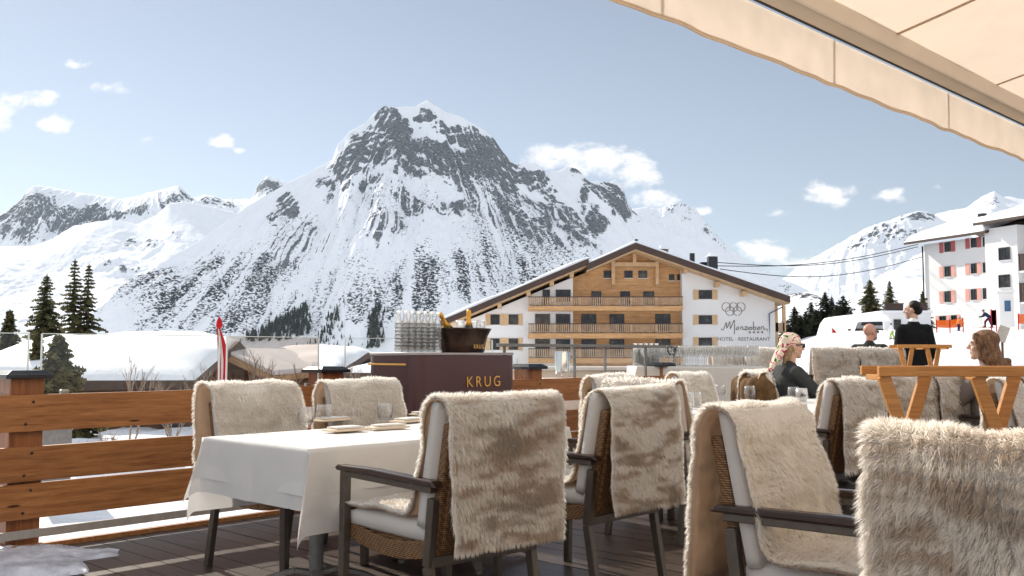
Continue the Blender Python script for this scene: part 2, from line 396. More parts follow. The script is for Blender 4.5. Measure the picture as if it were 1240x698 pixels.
def mountain(name, sky_pts, Yr, Yb, base_y, nu, nv, power=1.2, amp=40, wave=260, fan=None, fan_amp=0, fan_k=14, jag=1.5, rock=(), shrub=(), ribs=(), steep=0, seed=1, x0=None, x1=None, rock_steep=0.55, rock_noise=0.25, rough=1.0):
    """A slope from a foot at distance Yb up to a ridge at distance Yr whose profile follows the real skyline."""
    sx = [p[0] for p in sky_pts]; sy = [p[1] for p in sky_pts]
    x0 = sx[0] if x0 is None else x0; x1 = sx[-1] if x1 is None else x1
    xs = np.linspace(x0, x1, nu)
    ys = np.interp(xs, sx, sy)
    jg = jag * fbm(P3(xs * 0.13, 0.5, seed), 4, seed + 40)
    kw = max(3, int(nu * 34 / (x1 - x0))); ker = np.hanning(2 * kw + 3)[1:-1]; ker /= ker.sum()
    ysm = np.convolve(np.pad(ys, (kw, kw), 'edge'), ker, 'valid'); dys = ys + jg - ysm; ys = ysm
    yr = np.interp(xs, [p[0] for p in Yr], [p[1] for p in Yr]) if isinstance(Yr, list) else np.full(nu, float(Yr))
    yb = np.interp(xs, [p[0] for p in Yb], [p[1] for p in Yb]) if isinstance(Yb, list) else np.full(nu, float(Yb))
    yr = np.convolve(np.pad(yr, (kw, kw), 'edge'), ker, 'valid'); yb = np.convolve(np.pad(yb, (kw, kw), 'edge'), ker, 'valid')
    v = (H0 / 2 - ys) / FPX; u = (xs - W0 / 2) / FPX; dy = CP - v * SP
    zr = CAM_H + yr * (SP + v * CP) / dy
    vb = (H0 / 2 - base_y) / FPX; zb = CAM_H + yb * (SP + vb * CP) / (CP - vb * SP)
    if steep:
        yb = yr - np.maximum(zr - zb, 30) * steep; zb = CAM_H + yb * (SP + vb * CP) / (CP - vb * SP)
    tfront = np.linspace(0, 1, nv) ** 0.85
    back = 14; tt = np.concatenate([tfront, 1 + np.linspace(0.04, 0.6, back)])
    T = tt[None, :]
    Y = yb[:, None] + (yr - yb)[:, None] * T
    ux = (u / dy)[:, None]
    X = ux * Y
    s = np.where(T <= 1, np.clip(T, 0, 1) ** power, 1 - (T - 1) * 1.5)
    Z = zb[:, None] + (zr - zb)[:, None] * s - (dys / FPX * yr)[:, None] * np.clip(T, 0, 1) ** 11
    p = np.stack([X.ravel(), Y.ravel(), Z.ravel()], 1)
    w = np.where(T <= 1, np.clip(4 * T * (1 - T), 0, 1) ** 0.7, 0.0) * np.ones_like(X)
    w = w.ravel()
    n = fbm(np.stack([p[:, 0], p[:, 1] * 0.8, p[:, 2] * 0.6], 1) / wave, 6, seed, 0.5)
    dz = amp * n
    if fan:
        fx, fy = fan; ang = np.arctan2(p[:, 0] - fx, fy - p[:, 1]); rr = np.hypot(p[:, 0] - fx, p[:, 1] - fy)
        wob = 0.10 * fbm(p / 300, 4, seed + 5)
        g = fbm(P3((ang + wob) * fan_k, rr / 900, 0.3), 4, seed + 9, 0.42, True)
        dz = dz + fan_amp * g * np.clip(rr / 500, 0.25, 1)
    small = fbm(p / (wave * 0.14), 4, seed + 3)
    v_ = (p[:, 2] - CAM_H) / p[:, 1]
    px = W0 / 2 + FPX * (p[:, 0] / p[:, 1]) * 0.998; py = HORIZON - FPX * v_ * 1.0
    q = p / 130.0
    wx = 26 * fbm(q, 6, seed + 60, 0.6); wy = 18 * fbm(q + 31.7, 6, seed + 61, 0.6)
    reg = np.clip(blobs(px + wx, py + wy, rock), 0, 1)
    fx0, fy0 = fan or (p[:, 0].mean(), p[:, 1].max() + 300); an0 = np.arctan2(p[:, 0] - fx0, fy0 - p[:, 1]) + .045 * fbm(p / 260, 3, seed + 70) + .022 * fbm(p / 55, 4, seed + 74); rr0 = np.hypot(p[:, 0] - fx0, p[:, 1] - fy0)
    hs = p[:, 2] + 0.55 * np.abs(p[:, 0] - fx0) + 26 * fbm(p / 170, 4, seed + 71)
    fr = np.mod(hs / (34 + 8 * noise3(p / 240, seed + 72)), 1.0); band = sstep(.12, .38, fr) * (1 - sstep(.72, .95, fr))
    gul = fbm(P3(an0 * 46, rr0 / 260, 0.7), 4, seed + 73, .55, True)
    rk = reg * (0.12 + 0.31 * band + 0.40 * sstep(-.2, .6, gul) * (1 - .4 * band) + 0.08 * reg)
    rb = blobs(px + 2 * wx, py + 2 * wy, ribs); rk = np.maximum(rk, rb * 0.58 * sstep(.18, .55, fbm(P3(an0 * 62, rr0 / 330, 3.7), 4, seed + 75, .5, True)) * sstep(-.35, .25, fbm(p / 90, 3, seed + 76)))
    sh = blobs(px + 1.6 * wx, py + 1.6 * wy, shrub) * np.clip(0.80 + 1.1 * fbm(P3(an0 * 34, rr0 / 260, 1.0), 5, seed + 66, .6), 0, 1.05)
    r1 = fbm(np.stack([p[:, 0], p[:, 1] * .7, p[:, 2] * .8], 1) / 95, 5, seed + 21, 0.55, True); r2 = fbm(p / 34, 4, seed + 25, 0.55, True)
    dz = dz + (6 * rough + 34 * np.clip(rk, 0, 1)) * r1 + (2.2 * rough + 12 * np.clip(rk, 0, 1)) * r2 + 2.5 * small
    Zf = p[:, 2] + dz * w
    if rock_steep:
        Zg = Zf.reshape(nu, -1); gy = np.abs(np.gradient(Zg, axis=1)) / np.maximum(np.abs(np.gradient(Y, axis=1)), 1e-3)
        st = sstep(1.0, 1.9, gy).ravel() - 0.5 * sstep(.75, .35, gy).ravel(); rk = np.where(rk > .02, rk + .22 * st, rk + np.where(st > 0, .30 * rock_steep * st, 0))
    V = np.stack([p[:, 0], p[:, 1], Zf], 1)
    me = grid_mesh(name, V, nu, len(tt), M_MOUNT, True, {'rock': rk, 'shrub': sh})
    return tag(link(name, me), None, None, None, 'structure'), V.reshape(nu, len(tt), 3)

# main massif
SK = [(-60, 470), (40, 445), (85, 412), (123, 377), (135, 361), (158, 339), (190, 321), (215, 307), (241, 292), (271, 271), (302, 248), (346, 223), (381, 206), (403, 193), (409, 176), (423, 160), (442, 150),
      (454, 137), (466, 128), (479, 129.5), (504, 128.6), (517.5, 121.5), (529, 128.6), (540, 136), (558, 141), (581, 154), (595, 164), (606, 180), (619, 197), (624, 200), (635, 196), (650, 199), (660, 208), (676, 208),
      (688, 202), (699, 205), (714, 219), (739, 221), (745.5, 216), (754, 226), (759, 243), (765, 255), (778, 264), (805, 277), (835, 290), (880, 318), (940, 350), (1000, 380), (1060, 415)]
ROCK = [(518, 129, 20, 9, 1.15), (552, 146, 28, 7, 1.05, 28), (497, 143, 22, 6, .7, 20), (475, 132, 14, 7, 1.0), (598, 186, 20, 34, 1.15, 35), (572, 168, 34, 9, 1.0, 32), (540, 152, 24, 7, .85, 35), (612, 222, 30, 10, .9, 45), (480, 140, 22, 12, 1.0), (530, 210, 40, 16, .9, 30), (655, 225, 40, 10, .8, 40), (620, 255, 60, 6, .75, 40), (670, 262, 40, 6, .7, 40), (395, 215, 12, 9, .7), (465, 215, 40, 12, .75, -15), (440, 178, 36, 30, 1.0, -20), (470, 150, 32, 22, 1.05, 10), (500, 185, 50, 28, 1.0, 30), (545, 195, 55, 26, 1.05, 25), (590, 195, 32, 34, 1.1, 50), (515, 128, 14, 7, .9), (612, 205, 18, 20, 1.1, 40),
        (420, 195, 22, 20, .95, -30), (418, 222, 18, 12, .72), (565, 152, 30, 7, .7, 30),
        (350, 252, 22, 17, 1.05, -20), (330, 262, 10, 12, .9), (640, 208, 24, 11, 1.1), (690, 210, 14, 9, 1.1), (710, 232, 10, 22, 1.0), (735, 232, 30, 14, 1.1, 10), (752, 245, 12, 22, 1.1, -15), (725, 268, 18, 14, .85, 40),
        (510, 262, 26, 18, .78), (550, 268, 22, 16, .8, 20), (600, 240, 44, 9, .72, 40), (650, 285, 40, 12, .74, 42), (695, 300, 30, 9, .7, 40), (455, 270, 22, 7, .7, -20), (640, 262, 40, 5, .7, 38), (560, 225, 26, 9, .72, 40), (490, 240, 24, 6, .66), (700, 285, 22, 10, .75, 35)]
SHRUB = [(260, 360, 160, 55, .85, -25), (480, 352, 150, 52, .65), (620, 320, 110, 48, .8, 25), (340, 300, 90, 40, .6, -30), (230, 345, 110, 30, 1, -25), (190, 370, 90, 26, 1, -20), (330, 330, 90, 26, .95, -32), (400, 300, 60, 24, .6, -35), (300, 385, 110, 22, .95, -20), (400, 360, 80, 30, .8, -45), (520, 360, 120, 50, 1.0, 0), (600, 340, 70, 40, 1.0, 15),
         (640, 310, 60, 30, .8, 35), (500, 250, 110, 30, .6, 0), (600, 270, 100, 40, .6, 30), (700, 320, 60, 20, .6, 40), (460, 380, 60, 30, .9)]
RIBS = [(640, 275, 110, 55, 1), (560, 245, 110, 40, .9), (350, 290, 70, 45, .7), (470, 270, 80, 40, .8), (720, 290, 60, 40, .9), (430, 225, 40, 30, .8), (270, 330, 80, 40, .6)]
XS = (500 - 620) / 1150 * 2650
main_mt, MAINV = mountain('mountain', SK, [(-60, 2150), (120, 2250), (300, 2430), (400, 2540), (500, 2620), (620, 2640), (760, 2700), (900, 2600), (1060, 2500)], [(-60, 1600), (200, 1700), (500, 1880), (760, 1900), (1060, 1700)], 436, 1150, 430,
    power=1.12, amp=46, wave=330, fan=(XS, 2900), fan_amp=40, fan_k=9.5, jag=1.6, rock=ROCK, shrub=SHRUB, ribs=RIBS, steep=0.92, seed=3, rock_noise=0.3)
# peak to its right
mountain('mountain', [(700, 262), (767, 252.5), (779, 251), (795, 253), (815, 247.6), (828, 246.6), (841, 252.5), (851, 264), (865, 281), (878, 296), (898, 312), (918, 325), (941, 335), (964, 345), (985, 354), (1040, 385)],
    3300, 2700, 405, 420, 200, power=1.0, steep=1.05, amp=60, wave=380, fan=(700, 3500), fan_amp=12, fan_k=14, jag=2.2, seed=23,
    rock=[(870, 285, 40, 7, .75, 48), (818, 253, 26, 7, .7), (790, 262, 20, 6, .6), (835, 262, 14, 8, .65)], shrub=[(960, 352, 40, 6, .8, 25)])
# far left range
mountain('mountain', [(-160, 300), (-60, 282), (0, 260), (13, 252), (22, 246), (35, 230), (41, 225), (63, 227), (95, 233), (126, 238), (148, 241), (177, 235), (202, 228), (216, 225), (224, 231.5), (232, 241), (249, 236), (268, 241), (303, 241), (307.5, 239), (311, 227), (323, 214), (334, 216), (346, 222), (380, 240)],
    4700, 3900, 380, 560, 200, power=0.9, amp=70, wave=420, fan=(-2000, 5200), fan_amp=25, fan_k=22, jag=2.0, seed=31,
    rock=[(30, 258, 48, 34, .95, -30), (70, 270, 60, 20, .95), (20, 285, 40, 16, .85), (110, 262, 50, 12, .95, 5), (160, 256, 22, 10, .85), (200, 245, 20, 10, .9, 20), (224, 240, 12, 9, .95, 20), (262, 245, 40, 12, .85), (325, 228, 22, 20, .98)])
# snowy hills below it
mountain('mountain', [(-200, 300), (0, 299), (41, 298), (63, 290), (88, 274), (114, 269), (136, 266), (151, 269), (167, 272), (189, 261), (205, 247), (221, 244), (252, 250), (281, 257), (330, 275), (400, 310)],
    3350, 2350, 440, 620, 260, power=1.35, amp=62, wave=420, fan=None, jag=1.0, seed=57,
    rock=[(172, 296, 26, 9, .72, 15), (128, 312, 16, 10, .6), (165, 325, 20, 6, .75), (205, 290, 9, 8, .6)], shrub=[(60, 360, 60, 16, .45)])
# right-hand ranges
mountain('mountain', [(880, 372), (951, 336), (963, 326), (982, 314), (1000, 304), (1026, 290), (1046, 277), (1070, 269), (1095, 260), (1113, 255.6), (1129, 257.4), (1139, 266), (1155, 274), (1200, 300), (1290, 330)],
    3500, 2950, 400, 420, 240, power=1.0, steep=1.02, amp=60, wave=300, fan=(1500, 3900), fan_amp=9, fan_k=14, jag=1.6, seed=71,
    rock=[(1112, 264, 34, 8, .85, -5), (1075, 280, 44, 9, .74, -25), (1085, 292, 50, 7, .66, -10), (1040, 300, 40, 5, .6, -20)], shrub=[(1060, 310, 70, 40, .45), (1000, 350, 60, 30, .3)])
mountain('mountain', [(1090, 280), (1134, 259), (1150, 255), (1170, 252), (1188, 239), (1205, 231.6), (1215, 239), (1227, 239), (1240, 242), (1300, 236), (1400, 280)],
    5200, 4300, 320, 260, 120, power=0.9, amp=70, wave=420, fan_amp=0, jag=1.5, seed=83, rock=[(1206, 243, 16, 9, .7), (1190, 252, 20, 6, .6)])
mountain('mountain', [(990, 412), (1010, 387), (1050, 352), (1080, 330), (1105, 312), (1130, 300), (1200, 285), (1300, 265), (1450, 250)],
    [(990, 700), (1100, 1050), (1450, 1500)], 560, 428, 300, 160, power=1.0, amp=22, wave=150, jag=1.0, seed=91, shrub=[(1090, 350, 30, 20, .3)])
mountain('mountain', [(900, 385), (930, 366), (955, 356), (985, 353), (1003, 358), (1022, 372), (1045, 392)],
    900, 650, 425, 200, 110, power=0.8, amp=10, wave=90, jag=1.5, seed=95, shrub=[(985, 365, 45, 22, 1.0)])

# ------------------------------------------------------------------ ground sheet
def ground_z(X, Y):
    X = np.asarray(X, float); Y = np.asarray(Y, float)
    r = X / np.maximum(Y, 3.0)
    left = -1.25 - 3.2 * sstep(38, 90, Y) - 0.004 * np.maximum(Y - 100, 0)
    right = -1.2 + 2.2 * sstep(10, 22, Y) + 0.030 * np.maximum(Y - 18, 0) * (Y < 1e9)
    right = np.where(Y > 100, right - 0.05 * (Y - 100) , right)
    right = np.maximum(right, left)
    k = sstep(0.12, 0.36, r)
    return left * (1 - k) + right * k
gy = np.concatenate([np.linspace(-25, 0, 14), np.linspace(1, 120, 190), np.geomspace(123, 4200, 70)])
gs = np.linspace(-1, 1, 241)
GX = np.sign(gs)[None, :] * (np.abs(gs) ** 1.25)[None, :] * (40 + np.maximum(gy, 0) * 1.1)[:, None]; GY = np.repeat(gy[:, None], 241, 1)
gp = np.stack([GX.ravel(), GY.ravel(), np.zeros(GX.size)], 1)
gz = ground_z(gp[:, 0], gp[:, 1]) + 0.22 * fbm(gp / 7.0, 5, 5) * sstep(9, 18, np.hypot(gp[:, 0], gp[:, 1])) + 0.05 * fbm(gp / 0.9, 3, 6) + 0.24 * fbm(np.stack([gp[:, 0] * .5 + gp[:, 1] * .25, gp[:, 1] * .6 - gp[:, 0] * .2, 0 * gp[:, 0]], 1), 4, 16, 0.6, True) * sstep(15, 22, gp[:, 1])
gp[:, 2] = gz
tag(link('snow_ground', grid_mesh('snow_ground', gp, len(gy), 241, M_SNOW_TRACKED)), None, None, None, 'structure')
def gz_at(x, y): return float(ground_z(np.array([x]), np.array([y]))[0])

# ------------------------------------------------------------------ the air between here and the mountains
def haze_box(density):
    b = MB(); b.box((300, 2950, 700), (9000, 6300, 1500 + 90)); t = NT('mountain_air'); t.t.nodes.remove(t.b)
    pv = t.n('ShaderNodeVolumePrincipled'); pv.inputs['Color'].default_value = (0.62, 0.80, 1.0, 1); pv.inputs['Density'].default_value = density; pv.inputs['Anisotropy'].default_value = 0.2
    t.l(pv.outputs[0], t.out.inputs['Volume'])
    o = b.build('haze', t.m); o.display_type = 'WIRE'
    return tag(o, None, None, None, 'stuff')
haze_box(0.000024)
# ------------------------------------------------------------------ materials of the terrace
M_DECK = mat_wood('deck_boards', (0.036, 0.025, 0.019), (0.098, 0.069, 0.052), 1.0, 'X', 0.37, False, 0.5, 0.35, 0.65)
M_FENCE = mat_wood('larch_boards', (0.20, 0.068, 0.02), (0.48, 0.21, 0.072), 1.35, 'X', 0.5, True, 0.35, 0.5)
M_FENCE_V = mat_wood('larch_posts', (0.17, 0.055, 0.018), (0.38, 0.15, 0.055), 0.8, 'Z', 0.5, False, 0.35, 0.4)
M_PINE = mat_wood('oiled_pine', (0.38, 0.15, 0.035), (0.62, 0.30, 0.09), 2.0, 'X', 0.45, False, 0.2, 0.15)
M_CAP = mat_plain('dark_sheet_metal', (0.03, 0.032, 0.036), 0.35, 0.6, 0.25, 8)
M_STEEL = mat_plain('brushed_steel', (0.30, 0.29, 0.28), 0.35, 0.9, 0.12, 20)
M_RAILMETAL = mat_plain('grey_painted_metal', (0.20, 0.19, 0.18), 0.45, 0.3, 0.15, 14, 0.1)
M_LEG = mat_plain('bronze_grey_metal', (0.115, 0.095, 0.078), 0.42, 0.55, 0.12, 30)
M_ARM = mat_plain('dark_lacquered_wood', (0.035, 0.017, 0.011), 0.28, 0.0, 0.35, 16)
M_CHROME = mat_plain('polished_steel', (0.62, 0.60, 0.58), 0.16, 1.0, 0.06, 5)
M_WHITEPAINT = mat_plain('white_render', (0.80, 0.79, 0.77), 0.8, 0, 0.03, 2.0, 0.15)

def glass_mat(name, tint=(0.975, 0.985, 0.98), refl=1.0):
    t = NT(name); t.t.nodes.remove(t.b)
    tr = t.n('ShaderNodeBsdfTransparent'); tr.inputs[0].default_value = (*tint, 1)
    gl = t.n('ShaderNodeBsdfGlossy'); gl.inputs['Roughness'].default_value = 0.02
    fr = t.n('ShaderNodeFresnel'); fr.inputs['IOR'].default_value = 1.5
    mx = t.n('ShaderNodeMixShader'); ge = t.n('ShaderNodeNewGeometry'); front = t.math('SUBTRACT', 1.0, ge.outputs['Backfacing']); t.l(t.math('MULTIPLY', t.math('MULTIPLY', fr.outputs[0], refl), front), mx.inputs[0]); t.l(tr.outputs[0], mx.inputs[1]); t.l(gl.outputs[0], mx.inputs[2])
    t.l(mx.outputs[0], t.out.inputs['Surface']); return t.m
M_GLASS = glass_mat('clear_glass')
M_GLASS_BROWN = glass_mat('brown_toned_glass', (0.82, 0.77, 0.73))  # clear pane; the brown reflected and seen through it is put into the tint
M_EDGE = mat_plain('glass_edge', (0.72, 0.80, 0.79), 0.2, 0, 0.05)

def cloth_mat(name, c, transl=0.3, weave=420, var=0.05, bump=0.12, rough=0.85):
    t = NT(name); v = t.coord(); f = t.noise(v, 7, 4)
    col = t.ramp(f, [(0.3, tuple(x * (1 - var) for x in c)), (0.7, c)])
    t.base(col, rough, 0, 0.15)
    w = t.noise(v, weave, 2); t.bump(t.math('ADD', w, t.math('MULTIPLY', t.noise(v, 16, 4), 2.0)), bump, 0.003)
    tl = t.n('ShaderNodeBsdfTranslucent'); t.l(col, tl.inputs[0])
    mx = t.n('ShaderNodeMixShader'); mx.inputs[0].default_value = transl
    t.l(t.b.outputs[0], mx.inputs[1]); t.l(tl.outputs[0], mx.inputs[2]); t.l(mx.outputs[0], t.out.inputs['Surface']); return t.m
M_CLOTH = cloth_mat('white_linen', (0.83, 0.81, 0.78), 0.25)
M_CANVAS = cloth_mat('cream_canvas', (0.86, 0.73, 0.60), 0.44, 160, 0.06, 0.2)
M_VALANCE = cloth_mat('cream_valance', (0.92, 0.86, 0.79), 0.5, 160, 0.08, 0.25)
M_CUSHION = cloth_mat('off_white_cushion', (0.66, 0.62, 0.57), 0.08, 300, 0.06, 0.15)

# ------------------------------------------------------------------ deck
E0 = at_h(73, 659.5, 0)
def dk(u, v, z=0.0): return E0 + A * u + N * v + Vector((0, 0, z))
def u_at_px(px, v=0.0, z=1.0):
    lo, hi = -6.0, 30.0
    for _ in range(60):
        m = (lo + hi) / 2; p = dk(m, v, z)
        x = W0 / 2 + FPX * p.x / (p.y * CP + (p.z - CAM_H) * SP) if p.y > 0.2 else -1e9
        if x < px: lo = m
        else: hi = m
    return (lo + hi) / 2

def planks(name, u0, u1, v0, v1, z, pw=0.145, gap=0.006, th=0.03):
    mb = MB(); tint = []; u = u0
    while u < u1:
        v = v0; off = random.uniform(1.2, 4.0)
        while v < v1:
            e = min(v1, v + off)
            mb.box(((v + e) / 2, u + pw / 2, z - th / 2 + random.uniform(-.0012, .0012)), (e - v - 0.004, pw - gap, th))
            tint += [random.random()] * 8; v = e; off = random.uniform(3.2, 4.2)
        u += pw
    me = mb.mesh(name, M_DECK); set_tint(me, tint)
    return me
# local x runs along N, local y along A
RD = math.atan2(N.y, N.x)
me = planks('deck_floor', -4.6, 9.9, 0.0, 9.6, 0.0)
tag(link('deck_floor', me, None, E0, RD), None, None, None, 'structure')
me = planks('upper_deck_floor', 9.9, 15.0, -3.0, 9.6, 0.0)
tag(link('deck_floor', me, None, E0, RD), None, None, None, 'structure')
mb = MB(); mb.box((4.8, 2.65, -0.10), (9.55, 14.45, 0.13)); mb.box((3.3, 12.45, -0.10), (12.5, 5.05, 0.13))
for u in (-4.2, -1.0, 2.2, 5.4, 8.6, 11.8, 14.6):
    for v in ((0.25, 4.6, 9.2) if u < 9.9 else (-2.6, 0.25, 4.6, 9.2)): mb.box((v, u, -2.7), (0.2, 0.2, 5.06))
o = mb.build('deck_substructure', mat_plain('dark_beams', (0.09, 0.06, 0.045), 0.8), None, False, 0, E0, RD); tag(o, None, None, None, 'structure')
# edge trim strip
mb = MB(); mb.box((0.012, 2.6, 0.012), (0.05, 14.5, 0.03)); tint = [0.3] * 8
me = mb.mesh('deck_edge_trim', M_FENCE); set_tint(me, tint); tag(link('deck_edge_trim', me, None, E0, RD), None, None, None, 'structure')

# ------------------------------------------------------------------ railing of the terrace (one built-in thing with parts)
rail = thing('terrace_railing', 'long larch board railing with dark capped posts and glass screens along the deck edge', 'railing', E0, math.atan2(A.y, A.x))
# local x along A, local y = -N (outwards)
upx = [u_at_px(27, -0.16), u_at_px(395, -0.16), u_at_px(640, -0.16), u_at_px(799, -0.16)]
U0, U1 = -4.6, upx[3] + 0.2
for (z0, z1) in ((0.17, 0.375), (0.39, 0.595), (0.687, 0.904)):
    cuts = [U0, upx[2] - 0.02, U1]
    for a, b in zip(cuts[:-1], cuts[1:]):
        mb = MB(); nseg = 12
        zz = [(random.uniform(-.0025, .0025), random.uniform(-.0025, .0025)) for _ in range(nseg + 1)]
        vs = []; fs = []
        for k in range(nseg + 1):
            x = a + 0.002 + (b - a - 0.004) * k / nseg
            vs += [(x, 0.03, z0 + zz[k][0]), (x, 0.07, z0 + zz[k][0]), (x, 0.07, z1 + zz[k][1]), (x, 0.03, z1 + zz[k][1])]
        for k in range(nseg):
            i = 4 * k; fs += [(i, i + 1, i + 5, i + 4), (i + 1, i + 2, i + 6, i + 5), (i + 2, i + 3, i + 7, i + 6), (i + 3, i, i + 4, i + 7)]
        fs += [(0, 3, 2, 1), (4 * nseg, 4 * nseg + 1, 4 * nseg + 2, 4 * nseg + 3)]
        mb.add(vs, fs); me = mb.mesh('board', M_FENCE); set_tint(me, [random.random()] * len(vs)); link('board', me, rail)
for u in [upx[0] - 3.6] + upx:
    mb = MB(); mb.box((u, 0.165, 0.41), (0.19, 0.185, 1.18)); me = mb.mesh('post', M_FENCE_V); set_tint(me, [random.random() * .6] * 8); p = link('post', me, rail)
    mb = MB(); mb.box((u, 0.165, 1.012), (0.27, 0.27, 0.025)); mb.box((u, 0.165, 1.036), (0.265, 0.265, 0.024), taper=0.72); mb.build('post_cap', M_CAP, p, False, 0.003)
bolt_me = None
for u in upx:
    for zc_ in (0.2725, 0.4925, 0.7955):
        for dz in (-.065, .065):
            if bolt_me is None: mb = MB(); mb.T = Matrix.Rotation(PI / 2, 4, 'X'); mb.lathe([(.001, 0), (.008, 0), (.008, .004), (.001, .006)], 10); bolt_me = mb.mesh('bolt', M_CAP, 35)
            b_ = link('bolt', bolt_me, rail); b_.location = (u + .02 * (1 if dz > 0 else -1), 0.0275, zc_ + dz)
mb = MB(); mb.box(((U0 + U1) / 2, 0.012, 0.085), (U1 - U0, 0.02, 0.05)); mb.build('kick_rail', mat_plain('pale_grey_metal', (0.36, 0.33, 0.30), .45, .2, .12, 14), rail, False, 0.003)
def glass_panel(pa, pb, y, z0, z1, mat=None):
    a, b = u_at_px(pa, -y, z1), u_at_px(pb, -y, z1)
    mb = MB(); mb.box(((a + b) / 2, y, (z0 + z1) / 2), (b - a, 0.01, z1 - z0)); g = mb.build('glass_screen', mat or M_GLASS, rail)
    mb = MB()
    for x in (a, b): mb.box((x, y, (z0 + z1) / 2), (0.007, 0.0125, z1 - z0))
    mb.box(((a + b) / 2, y, z1), (b - a - 0.008, 0.0125, 0.005)); mb.build('glass_edge', M_EDGE, g)
    mb = MB()
    for x in (a + 0.12 * (b - a), b - 0.12 * (b - a)): mb.box((x, y, z0 - 0.06), (0.05, 0.03, 0.14))
    mb.build('clamp', M_STEEL, g, False, 0.003)
glass_panel(-330, 35, 0.09, 0.915, 1.27); glass_panel(51, 266, 0.09, 0.915, 1.27); glass_panel(275, 386, 0.09, 0.915, 1.27, M_GLASS_BROWN); glass_panel(418, 596, 0.09, 0.915, 1.27)
a, b = u_at_px(603, -0.09, 1.2), u_at_px(820, -0.09, 1.2)
mb = MB(); mb.box(((a + b) / 2, 0.09, 1.225), (b - a, 0.05, 0.03)); mb.build('handrail', M_RAILMETAL, rail, False, 0.004)
mb = MB(); mb.box(((a + b) / 2, 0.09, 1.06), (b - a - 0.05, 0.008, 0.27)); mb.build('glass_screen', M_GLASS, rail)
for px in (612, 697, 734, 783, 818):
    u = u_at_px(px, -0.09, 1.1); mb = MB(); mb.box((u, 0.104, 1.057), (0.03, 0.018, 0.305)); mb.build('baluster', M_RAILMETAL, rail, False, 0.003)

# slab of old snow on the deck corner
def blob_slab(name, pts, z, h, mat, seed, n=46, lump=0.9):
    c = sum((Vector(p) for p in pts), Vector()) / len(pts); nu = n * 6
    per = [Vector(p) for p in pts]; L = []
    for k in range(nu):
        t = k / nu * len(per); i = int(t); f = t - i; q = per[i].lerp(per[(i + 1) % len(per)], f); L.append(q)
    nv = 30; V = np.zeros((nu, nv, 3))
    for i, q in enumerate(L):
        d = q - c; wob = 1 + 0.16 * float(fbm(np.array([[q.x * 6, q.y * 6, seed]]), 6, seed, .65)[0])
        for j in range(nv):
            r = j / (nv - 1); pp = c + d * (r * wob)
            e = (1 - r ** 5) ** 0.6
            V[i, j] = (pp.x, pp.y, z + 0.002 + h * e * (0.7 + lump * float(fbm(np.array([[pp.x * 4.5, pp.y * 4.5, seed]]), 6, seed + 2, .6)[0])))
    V[:, 0, :] = V[:, 0, :].mean(0)
    return link(name, grid_mesh(name, V.reshape(-1, 3), nu, nv, mat, True, None, True))
M_SHADESNOW = mat_plain('shade_toned_icy_snow', (0.50, 0.51, 0.56), 0.4, 0, 0.45, 7, 0.9)  # grey-blue of the shade is put into the snow colour, mottled with dirt
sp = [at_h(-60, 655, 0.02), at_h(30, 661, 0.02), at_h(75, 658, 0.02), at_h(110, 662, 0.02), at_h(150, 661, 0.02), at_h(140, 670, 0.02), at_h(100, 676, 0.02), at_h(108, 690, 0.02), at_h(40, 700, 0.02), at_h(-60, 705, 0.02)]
tag(blob_slab('snow_slab', sp, 0.0, 0.045, M_SHADESNOW, 4), 'thin slab of icy snow toned shade grey left on the deck boards beside the railing', 'snow patch')

# ------------------------------------------------------------------ awning
aw = thing('awning', 'cream canvas awning with hanging scalloped valance stretched over the terrace', 'awning')
F0 = at_h(735, 0, 2.2); F1 = at_h(1240, 197, 2.2); Fd = (F1 - F0).normalized(); Fp = Vector((Fd.y, -Fd.x, 0)); FL = (F1 - F0).length
S0, S1 = -2.2, FL + 2.4
def wv(s): return 0.4 * (0.006 * math.sin(s * 5.2) + 0.004 * math.sin(s * 13.1 + 1) + 0.003 * math.sin(s * 29))
panels = [u for u in np.arange(S0, S1 + 0.01, (S1 - S0) / 7)]
seams = []
for px, py in ((803, 8), (1012, 80), (1150, 143)):
    best = min(np.linspace(S0, S1, 800), key=lambda s: abs((lambda p: W0 / 2 + FPX * p.x / max(0.05, p.y * CP + (p.z - CAM_H) * SP))(F0 + Fd * s + Vector((0, 0, 0.1))) - px)); seams.append(float(best))
seams = [seams[0] - 2 * (seams[1] - seams[0]), 2 * seams[0] - seams[1]] + seams + [2 * seams[2] - seams[1], 3 * seams[2] - 2 * seams[1], 4 * seams[2] - 3 * seams[1]]
nu, nv = 520, 14; V = np.zeros((nu, nv, 3))
for i in range(nu):
    s = S0 + (S1 - S0) * i / (nu - 1)
    k = max([q for q in range(len(seams) - 1) if seams[q] <= s] or [0]); f = (s - seams[k]) / (seams[k + 1] - seams[k]); f = min(max(f, 0), 1)
    drop = 0.185 - 0.006 * abs(2 * f - 1) ** 6 + .003 * math.sin(s * 11) + .002 * math.sin(s * 23 + 2)
    for j in range(nv):
        t = j / (nv - 1)
        p = F0 + Fd * s - Fp * (0.004 + wv(s) * t * 1.6) + Vector((0, 0, 0.2 - drop * t)); V[i, j] = p
V[:, :, 2] += 0.0
o = link('valance', grid_mesh('valance', V.reshape(-1, 3), nu, nv, M_VALANCE), aw)
o.modifiers.new('cloth', 'SOLIDIFY').thickness = 0.002
M_SEAM = cloth_mat('seam_tape', (0.80, 0.68, 0.54), 0.5, 200)
mb = MB()
